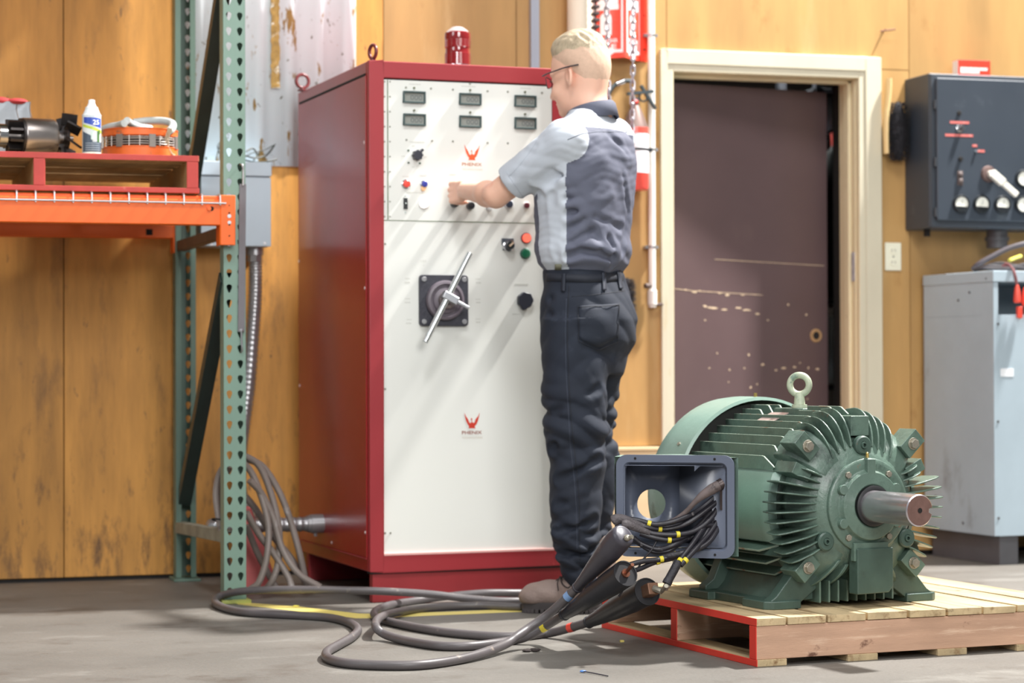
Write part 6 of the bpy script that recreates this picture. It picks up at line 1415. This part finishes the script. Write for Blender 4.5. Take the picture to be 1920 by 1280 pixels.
    def handsdf(p,d,pr):
        for q in pr:
            if q[0]=='box': d=smin(d,sd_box(p,q[1],q[2],q[4],q[3]),.014)
        for q in pr:
            if q[0]=='f':
                e=None
                for a,b,ra,rb in zip(q[1][:-1],q[1][1:],q[2][:-1],q[2][1:]): c=sd_caps(p,a,b,ra,rb); e=c if e is None else smin(e,c,.003)
                d=smin(d,e,.0045)
        return d
    # torso rings : z, centre x, centre y, front-back half, side half
    def zr(py): return float(LP(1100,py,0)[2])
    cxy=lambda px,y=0.0,py=300: LP(px,py,y)[:2]
    T=[(1150,.0,.100,.150,1090),(600,.0,.135,.180,1102),(512,.0,.108,.155,1095),(460,.0,.132,.172,1093),(410,0,.142,.186,1094),(350,0,.146,.198,1097),(300,0,.140,.200,1102),(262,0,.120,.180,1106),(238,0,.085,.130,1108),(215,0,.055,.085,1108)]
    T=T[2:][::-1]; T=T[::-1]
    Z=[zr(t[0]) for t in T]; CX=[float(LP(t[4],t[0],t[1])[0]) for t in T]; CY=[t[1] for t in T]; HA=[t[2] for t in T]; HB=[t[3] for t in T]
    ang=math.atan2(FD[1],FD[0])
    AL=0
    nk0=LP(1112,222,.0); nk1=LP(1098,158,.02)
    zan=.10
    hipx=float(LP(1102,600,0)[0])
    # leg joints
    def leg(side):
        if side>0: return [LP(1078,640,-.085),LP(1078,840,-.085),LP(1086,1085,-.085)]
        return [LP(1118,640,.085),LP(1108,840,.085),LP(1112,1070,.085)]
    def body(p):
        d=head(p)
        d=smin(d,sd_caps(p,nk0,nk1,.062,.056),.03)
        d=smin(d,sd_loft(p,[zr(525)-.05]+Z,[CX[0]]+CX,[0]+CY,[HA[0]*.85]+[h*.84 for h in HA],[HB[0]*.85]+[h*.84 for h in HB],2.2,ang),.02)
        for s_,e_,w_,pr in ((shL,elL,wrL,PLh),(shR,elR,wrR,PRh)):
            d=smin(d,sd_caps(p,s_,e_,.050,.042),.03); m_=e_*.72+w_*.28
            a=smin(sd_caps(p,e_,m_,.038,.0395),sd_caps(p,m_,w_,.0395,.0265),.02); d=smin(d,a,.012)
            d=handsdf(p,d,pr)
        for sd_ in(1,-1):
            j=leg(sd_); d=smin(d,sd_caps(p,j[0]+[0,0,.10],j[1],.070,.050),.03); d=smin(d,sd_caps(p,j[1],j[2],.050,.036),.03)
        d=smin(d,sd_ell(p,(hipx,0,zr(585)),(.11,.14,.10)),.04)
        return d
    V,Q=surface(body,(-.50,-.32,.10),(.28,.62,1.93),.0034); V=relax(V,Q,1,.4)
    bo=mesh_obj('body',V,Q,m_skin,root)
    # ---- hair
    def hairn(p): q=(p-hc.astype(f3))@HR.astype(f3); return .0012*np.sin(q@np.array([40,420,60],f3)+1.5*np.sin(q@np.array([60,50,80],f3)))+.0010*np.sin(q@np.array([90,240,-140],f3)+1)
    def hl(p): q=(p-hc.astype(f3))@HR.astype(f3); return q[...,0],q[...,1],q[...,2]
    def hair(p):
        a,b,c=hl(p); thick=.0035+.010*np.clip((c-.030)/.05,0,1)+.006*np.clip((a+.0)/.08,0,1)*np.clip((c-.03)/.04,0,1)
        d=sd_ell(p,H(-.012,0,.004),(.098,.076,.092),HR); d=smin(d,sd_ell(p,H(-.045,0,-.045),(.055,.062,.075),HR),.03)
        d=d-thick-hairn(p)*np.clip((c-.01)/.05,.15,1)
        line=np.interp(a,[-.12,-.05,-.02,.02,.045,.075,.12],[-.095,-.088,-.060,-.022,-.012,.030,.048]).astype(f3); d=d+.0042*(1-np.clip((c-line)/.06,0,1))
        d=smax(d,(line-c),.004); return d
    Vh,Qh=surface(hair,hc-.14,hc+.14,.0028); Vh=relax(Vh,Qh,1,.3); fc=Vh[Qh].mean(1); a,b,c=hl(fc.astype(f3))
    idx=(c+.004*np.sin(fc[:,0]*120)>.034+.15*(-a-.03).clip(0,.05)*-1).astype(int)
    mesh_obj('hair',Vh,Qh,[mat('hair_buzzed',S(212,178,154),.8,var=.07,vs=90,bump=.3,bs=400),mat('hair_blond',S(192,174,146),.6,var=.26,vs=26,st=(1,4,1),bump=.6,bs=120)],root,idx)
    # ---- glasses
    g=MB(); g.tube(smoothpath([H(-.048,.080,-.025),H(-.006,.088,-.024),H(.03,.084,-.024),H(.075,.073,-.023),H(.100,.063,-.024)],5),.0040,8,flat=.6)
    g.tube(smoothpath([H(-.048,-.080,-.025),H(-.006,-.088,-.024),H(.03,-.084,-.024),H(.075,-.073,-.023),H(.100,-.063,-.024)],5),.0040,8,flat=.6)
    for s in(-1,1):
        P=[H(.105-.012*abs(math.cos(2*math.pi*i/18))*(.4+.6*(math.cos(2*math.pi*i/18)>0)),s*(.036+.024*math.cos(2*math.pi*i/18)),-.043+.019*math.sin(2*math.pi*i/18)) for i in range(18)]; g.tube(P,.0014,6,closed=True)
    g.tube([H(.105,-.012,-.036),H(.110,0,-.033),H(.105,.012,-.036)],.0018,6)
    gl_=g.build('glasses',mat('glasses_frame',S(44,46,54),.35),root)
    g=MB()
    for s in(-1,1): g=MB(); g.add([H(.105-.012*abs(math.cos(2*math.pi*i/18))*(.4+.6*(math.cos(2*math.pi*i/18)>0)),s*(.036+.024*math.cos(2*math.pi*i/18)),-.043+.019*math.sin(2*math.pi*i/18)) for i in range(18)],[tuple(range(18))]); g.build('lens',mat('clear_lens',(.9,.95,1,1),.05,trans=1.0,ior=1.05),gl_,flat=True)
    # ---- shirt
    cut0=shL+(elL-shL)*.775; dL=nrm(elL-shL); cut1=shR+(elR-shR)*.78; dR=nrm(elR-shR)
    def fold(p,k,ph,amp,w=1.6):
        s_=np.sin(p@np.array(k,f3)+ph+w*np.sin(p@np.array([k[2]*.33,k[0]*.4,k[1]*.45],f3)+ph*2)); m_=.5+.5*np.sin(p@np.array([9,-7,11],f3)*1.3+ph*5); return amp*(1-2*np.abs(s_))*m_*1.25
    tz=zr(506)
    def shirt(p):
        z=p[...,2]; d=sd_loft(p,[zr(530)]+Z,[CX[0]]+CX,[0]+CY,[HA[0]*.93]+HA,[HB[0]*.93]+HB,2.25,ang)
        # blouse over the waistband
        d=d-.014*np.exp(-((z-(tz+.055))/.040)**2)-.008*np.exp(-((z-(tz+.018))/.015)**2)
        for s_,e_,c_,dd,r0,r1 in ((shL,elL,cut0,dL,.066,.060),(shR,elR,cut1,dR,.066,.060)):
            nb=np.array([CX[-3],0,zr(232)]); d=smin(d,sd_caps(p,nb,s_+np.array([0,0,.004]),.056,.060),.035)
            e=sd_caps(p,s_,c_+dd*.08,r0,r1)
            d=smin(d,e,.028)
        w=np.clip((z-zr(500))/.02,0,1)*np.clip((np.linalg.norm(p-cut0.astype(f3),axis=-1)-.055)/.05,.15,1)*.42
        d=d+w*(fold(p,(16,10,38),.4,.0030)+fold(p,(-12,20,30),1.9,.0026)+fold(p,(30,-14,60),2.6,.0016)+fold(p,(44,30,-50),.9,.0010)+fold(p,(8,14,-130),.8,.0012))
        # deep diagonal creases from the armpit
        ys=lambda px: float(np.interp(px,[940,1010,1060,1100,1128,1165,1185],[-.12,-.175,-.18,-.168,-.146,-.073,.02]))
        for pts,dep,rw in ((((1062,337),(1090,316),(1122,299)),.013,.010),(((1063,352),(1100,336),(1142,321)),.007,.011),(((1064,372),(1095,373),(1132,360)),.007,.009),(((1066,402),(1095,386),(1137,374)),.006,.010),(((1064,432),(1092,412)),.006,.009),(((1070,396),(1112,406),(1162,427)),.006,.010),(((1068,480),(1090,470),(1120,473),(1143,484)),.012,.010),(((1138,448),(1147,473),(1150,496)),.010,.009),(((1110,438),(1126,463)),.004,.009),(((1144,254),(1160,274),(1170,302)),.006,.009),(((1160,330),(1174,400),(1166,470)),.006,.013),(((1062,323),(1034,337),(1004,356)),.012,.010),(((1066,296),(1034,320),(1004,344)),.006,.010),(((1032,366),(1026,430),(1044,494)),.007,.011),(((1008,276),(984,308),(962,332)),.004,.010),(((1075,455),(1110,430)),.005,.011)):
            L_=[LP(a,b_,ys(a)) for a,b_ in pts]; cd=None
            for a_,b_ in zip(L_[:-1],L_[1:]): q_=sd_caps(p,a_,b_,0,0); cd=q_ if cd is None else np.minimum(cd,q_)
            d=d+dep*np.exp(-(cd/(rw*1.2))**2)-dep*.55*np.exp(-((cd-.024)/.012)**2)
        for s_,e_,c_,dd,r0,r1 in ((shL,elL,cut0,dL,.066,.060),(shR,elR,cut1,dR,.066,.060)):
            pl=(p-c_.astype(f3))@dd.astype(f3); d=np.maximum(d,-np.maximum(sd_caps(p,c_,c_+dd*.20,.10,.10),-pl)); d=np.maximum(d,-np.maximum(sd_caps(p,s_,c_+dd*.12,r0-.009,r1-.0075),-.05-pl))
        d=np.maximum(d,zr(514)-z)
        d=smax(d,-sd_caps(p,nk0,nk1+np.array([0,0,.1]),.060,.06),.006)
        return d
    V,Q=surface(shirt,(-.42,-.32,zr(520)),(.27,.42,zr(195)),.0038); V=relax(V,Q,2,.5)
    fc=V[Q].mean(1); z=fc[:,2]; cx=np.interp(z,Z,CX); q=fc[:,:2]-np.stack([cx,np.zeros_like(cx)],1); ff=q@FD[:2]; ll=q@LD[:2]; ha=np.interp(z,Z,HA);hb=np.interp(z,Z,HB)
    al=np.degrees(np.arctan2(ll/hb,-ff/ha)); yk=zr(247)+.0*al
    slL=(sd_caps(fc.astype(f3),shL,elL,0,0)<.080)&(ll>.115); slR=(sd_caps(fc.astype(f3),shR,elR,0,0)<.080)&(ll<-.185)
    side=(np.abs(al)>75)&(np.abs(al)<121); dark=(z<yk)&(~side); dark&=~((slL)|(slR)); 
    seam=np.abs(np.abs(al)-75)<1.4
    m_sl=mat('shirt_light',S(186,192,201),.75,var=.05,vs=6,bump=.15,bs=500); m_sd=mat('shirt_dark',S(88,91,107),.75,var=.07,vs=6,bump=.15,bs=500)
    so=mesh_obj('shirt',V,Q,[m_sl,m_sd],root,dark.astype(int))
    def bvh(V,Q):
        from mathutils.bvhtree import BVHTree
        return BVHTree.FromPolygons([tuple(v) for v in V],[tuple(q) for q in Q])
    BS=bvh(V,Q)
    def cast(B,px,py,off):
        o=PFR.loc(CP); d=nrm(PFR.M@ray(px,py)); h=B.ray_cast(Vector(o),Vector(d)); 
        return None if h[0] is None else np.array(h[0])+np.array(h[1])*off*(1 if np.dot(h[1],d)<0 else -1)
    def drape(name,B,pts,m,par,off=.0018,r=None,step=3.0,th=.0015):
        """ribbon following a px polyline (r = half width in px) laid on a surface"""
        P=[];
        for (x0,y0),(x1,y1) in zip(pts[:-1],pts[1:]):
            n=max(1,int(math.hypot(x1-x0,y1-y0)/step))
            for i in range(n): P.append((x0+(x1-x0)*i/n,y0+(y1-y0)*i/n))
        P.append(pts[-1]); L_=[];R_=[]
        for i,(x,y) in enumerate(P):
            a_=P[max(0,i-1)];b_=P[min(len(P)-1,i+1)]; dx,dy=b_[0]-a_[0],b_[1]-a_[1]; l=math.hypot(dx,dy) or 1; nx,ny=-dy/l*r,dx/l*r
            u=cast(B,x+nx,y+ny,off);v=cast(B,x-nx,y-ny,off)
            if u is None or v is None: continue
            L_.append(u);R_.append(v)
        if len(L_)<2: return
        k=len(L_); b=MB(); b.add(L_+R_,[(i,i+1,k+i+1,k+i) for i in range(k-1)]); return b.build(name,m,par,sol=th)
    m_seam=mat('seam_dark',S(84,88,100),.8)
    drape('shirt_seam',BS,[(1064,262),(1090,251),(1120,247),(1188,247)],m_seam,so,.0006,.7,th=.001)
    drape('shirt_badge',BS,[(1041,500),(1053,500)],mat('badge_olive',S(122,122,104),.6),so,.0012,5.5,2.0)
    # collar
    cc=np.array([nk0[0]-.006,nk0[1],0]); b=MB(); n=40; rows=[]
    for (ra,rb,zb_,zf_) in ((.064,.064,zr(217),zr(232)),(.066,.066,zr(196),zr(214)),(.069,.069,zr(190),zr(210)),(.075,.074,zr(194),zr(214)),(.086,.084,zr(219),zr(242))):
        row=[]
        for i in range(n+1):
            a=math.pi*2*(i/n)*.93+math.pi*.07; # gap at the front
            fr=math.cos(a); q_=cc+FD*ra*fr*1.08+LD*rb*math.sin(a); zz=zb_+(zf_-zb_)*(.5+.5*fr); row.append((q_[0],q_[1],zz))
        rows.append(row)
    k=n+1; b.add([p for r_ in rows for p in r_],[(j*k+i,j*k+i+1,(j+1)*k+i+1,(j+1)*k+i) for j in range(len(rows)-1) for i in range(n)]); b.build('collar',m_sd,so,ang=50,sol=.0022)
    # cuff line on the sleeve
    drape('sleeve_hem',BS,[(949,322),(987,379)],mat('shirt_hem',S(172,178,188),.8),so,.0004,.6,th=.0008)
    drape('sleeve_seam',BS,[(1008,262),(990,290),(972,312),(955,330)],mat('shirt_hem',S(172,178,188),.8),so,.0004,.5,th=.0008)
    # ---- trousers
    def ring(py,l,r,y): c=LP((l+r)/2,py,y); w=(LP(r,py,y)[0]-LP(l,py,y)[0])/2; return c[0],c[2],w
    nl=[ring(*a,-.085) for a in ((600,1018,1140),(660,1017,1138),(700,1017,1137),(750,1019,1137),(800,1022,1136),(832,1023,1135),(860,1030,1134),(905,1031,1131),(950,1031,1128),(1000,1036,1124),(1045,1047,1119),(1075,1057,1116),(1098,1062,1112))][::-1]
    fl=[ring(*a,.09) for a in ((600,1060,1186),(640,1060,1186),(672,1060,1170),(712,1062,1162),(781,1065,1150),(819,1062,1147),(853,1064,1160),(925,1064,1156),(978,1068,1146),(1030,1076,1140),(1075,1084,1134),(1100,1088,1130))][::-1]
    def trous(p):
        z=p[...,2]
        zz=[zr(y_) for y_ in (700,660,640,600,560,530,511,507)]; hx=[LP(c_,600,0)[0] for c_ in (1100,1101,1103,1104,1100,1097,1095,1094)]
        d=sd_loft(p,zz,hx,[0]*8,[.100,.120,.134,.142,.130,.115,.112,.110],[.150,.170,.176,.178,.172,.162,.158,.157],2.3,ang)
        for nl_,y in ((nl,-.085),(fl,.09)):
            e=sd_loft(p,[q_[1] for q_ in nl_],[q_[0] for q_ in nl_],[y]*len(nl_),[q_[2]*1.0 for q_ in nl_],[max(q_[2]*.95,.065) for q_ in nl_],2.15,0.0); d=smin(d,e,.02)
        # seat
        d=smin(d,sd_ell(p,LP(1140,615,-.03),(.058,.075,.085)),.04); d=smin(d,sd_ell(p,LP(1152,620,.085),(.055,.07,.08)),.03)
        d=d+.010*np.exp(-(sd_caps(p,LP(1100,650,-.18),LP(1150,668,-.10),0,0)/.016)**2)
        kn=np.exp(-((z-zr(800))/.12)**2); an=np.exp(-((z-zr(1040))/.10)**2); th_=np.clip((z-zr(760))/.2,0,1)
        d=d+fold(p,(12,8,30),1.0,.0052)*(.4+.9*kn+.8*an)+fold(p,(10,-14,52),2.2,.0062)*(kn+.9*an)+fold(p,(14,12,84),.7,.0050)*an+fold(p,(-14,8,34),.2,.0022)+fold(p,(30,22,30),3.2,.0014)
        for pa,pb,y,dep,rw in (((1030,845),(1080,800),-.15,.012,.016),((1045,900),(1125,860),-.16,.009,.014),((1040,770),(1120,730),-.16,.006,.016),((1040,1000),(1115,975),-.15,.010,.013),((1050,1040),(1112,1030),-.14,.012,.012),((1035,950),(1090,930),-.15,.007,.012),((1035,560),(1075,575),-.12,.005,.010),((1032,590),(1080,605),-.13,.004,.009)):
            c_=sd_caps(p,LP(pa[0],pa[1],y),LP(pb[0],pb[1],y),0,0); d=d+dep*np.exp(-(c_/rw)**2)-dep*.6*np.exp(-((c_-.024)/.013)**2)
        return np.maximum(d,z-zr(506))
    V,Q=surface(trous,(-.24,-.30,.0),(.26,.30,zr(500)),.0045); V=relax(V,Q,2,.5); fc=V[Q].mean(1)
    m_tr=mat('trouser_dark',S(27,34,48),.8,var=.16,vs=7,bump=.2,bs=400,spot=(S(62,67,80),7,.60,.82)); to=mesh_obj('trousers',V,Q,m_tr,root); BT=bvh(V,Q)
    m_ts=mat('trouser_seam',S(24,28,38),.75); m_tl=mat('trouser_stitch',S(64,70,84),.75)
    drape('waistband',BT,[(1024,519),(1060,521),(1100,522),(1140,521),(1170,518)],mat('trouser_band',S(27,31,42),.72,var=.1,vs=9),to,.0022,7.5,3.0)
    for x0,y0,x1,y1 in ((1058,513,1057,547),(1130,511,1132,545),(1158,509,1163,542)): drape('belt_loop',BT,[(x0,y0),(x1,y1)],mat('trouser_loop',S(34,39,52),.7),to,.0062,3.2,3.0,th=.003)
    drape('side_seam',BT,[(1067,536),(1065,580),(1064,640),(1067,720),(1072,800),(1080,870),(1086,940),(1086,1000),(1088,1050)],m_ts,to,.0008,.9,4.0,th=.0012)
    drape('side_stitch',BT,[(1062,560),(1060,620),(1061,690),(1065,760),(1069,830),(1077,900),(1081,960),(1082,1030)],m_tl,to,.0006,.45,4.0,th=.0008)
    b=MB(); ny,nx=9,10; g=[]
    for j in range(ny):
        for i in range(nx):
            u=i/(nx-1);v=j/(ny-1); x=1084+(1160-1084)*u+ (0 if v<.75 else 0); y=573+(u*-4)+v*(80-18*abs(u-.5)*2*(1 if v>.6 else v)); g.append(cast(BT,x,y,.0024))
    if all(q_ is not None for q_ in g):
        b.add(g,[(j*nx+i,j*nx+i+1,(j+1)*nx+i+1,(j+1)*nx+i) for j in range(ny-1) for i in range(nx-1)]); b.build('back_pocket',m_tr,to,sol=.002)
        drape('pocket_stitch',BT,[(1084,576),(1159,572)],m_ts,to,.0046,.6,4.0,th=.0008); drape('pocket_stitch',BT,[(1084,573),(1085,640),(1121,655),(1157,640),(1160,570)],m_ts,to,.0046,.6,4.0,th=.0008)
    drape('yoke_seam',BT,[(1072,556),(1110,553),(1150,548),(1172,545)],m_ts,to,.0006,.6,4.0,th=.0008)
    # ---- boots
    def boot(toe,heel,name,y):
        fx=nrm(toe-heel); fx[2]=0; fx=nrm(fx); fs=np.cross([0,0,1.0],fx); L_=np.linalg.norm((toe-heel)[:2]); R=np.stack([fx,fs,np.array([0,0,1.0])],1); c0=np.array([heel[0],heel[1],0])
        q=lambda a,b_,c_: c0+fx*a*L_+fs*b_+np.array([0,0,c_])
        def f(p):
            d=sd_ell(p,q(.80,0,.052),(.062,.048,.040),R); d=smin(d,sd_ell(p,q(.55,0,.060),(.085,.043,.045),R),.03); d=smin(d,sd_ell(p,q(.20,0,.065),(.055,.040,.055),R),.03)
            d=smin(d,sd_caps(p,q(.30,0,.09),q(.24,0,.20),.048,.046),.03); d=smax(d,-(p[...,2]-.030),.004)
            d=d+.0015*np.sin(p@np.array([90,60,70],f3)); return d
        V,Q=surface(f,q(.5,0,0)-.20,q(.5,0,0)+np.array([.2,.2,.24]),.0040); V=relax(V,Q,1,.5)
        m=mat('boot_leather',S(142,123,115),.6,var=.16,vs=12,bump=.25,bs=120,spot=(S(170,152,142),10,.6,.75)); o=mesh_obj(name,V,Q,m,root)
        P=[]; n=36
        for i in range(n):
            a=2*math.pi*i/n; P.append((.5*L_+ (.5*L_)*math.copysign(abs(math.cos(a))**.75,math.cos(a)), (.046 if math.cos(a)>-.2 else .038)*math.copysign(abs(math.sin(a))**.8,math.sin(a))))
        b=MB(); b.prism(P,c0+np.array([0,0,.011]),fx,fs,(0,0,.024)); b.m=0
        for i in range(n): # lugs
            a=P[i]; pc=c0+fx*(a[0]*.94+.03*L_)+fs*a[1]*.90; b.obox(pc+np.array([0,0,.0065]),fx,fs,(0,0,1),.006,.010,.0065)
        b.build('boot_sole',mat('sole_dark',S(66,60,60),.7,var=.2,vs=30),o,bev=.0015)
        b=MB()
        for k in range(4):
            t_=.56-.07*k; zz=.098+.012*k; b.tube(smoothpath([q(t_,.026,zz-.006),q(t_-.01,.012,zz+.008),q(t_-.02,-.014,zz+.006),q(t_-.03,-.026,zz-.008)],4),.0024,6)
        b.tube(smoothpath([q(.50,.022,.118),q(.46,.040,.095),q(.38,.050,.085),q(.33,.046,.10)],5),.0024,6); b.tube(smoothpath([q(.50,.020,.118),q(.52,.042,.10),q(.50,.052,.075)],5),.0022,6)
        b.build('boot_laces',mat('lace_dark',S(58,48,46),.7),o)
        return o,q
    tl=LP(979,1146,-.045);hl_=LP(1128,1149,-.10); o,q=boot(tl,hl_,'boot',0)
    b=MB(); b.tube(smoothpath([q(.44,.01,.128),q(.42,.015,.155),q(.40,.03,.16)],4),.0035,6); b.build('blue_lace_tip',mat('lace_blue',S(50,104,190),.5),o)
    boot(LP(1040,1140,.13),LP(1160,1140,.035),'boot',0)
build_setting(); build_next_room()
build_rack(); build_shelf_load()
build_cabinet(); build_left_wall_things(); build_wall_things()
build_floor_pallet(); build_motor(); build_cables()
if 'build_person' in globals(): build_person()
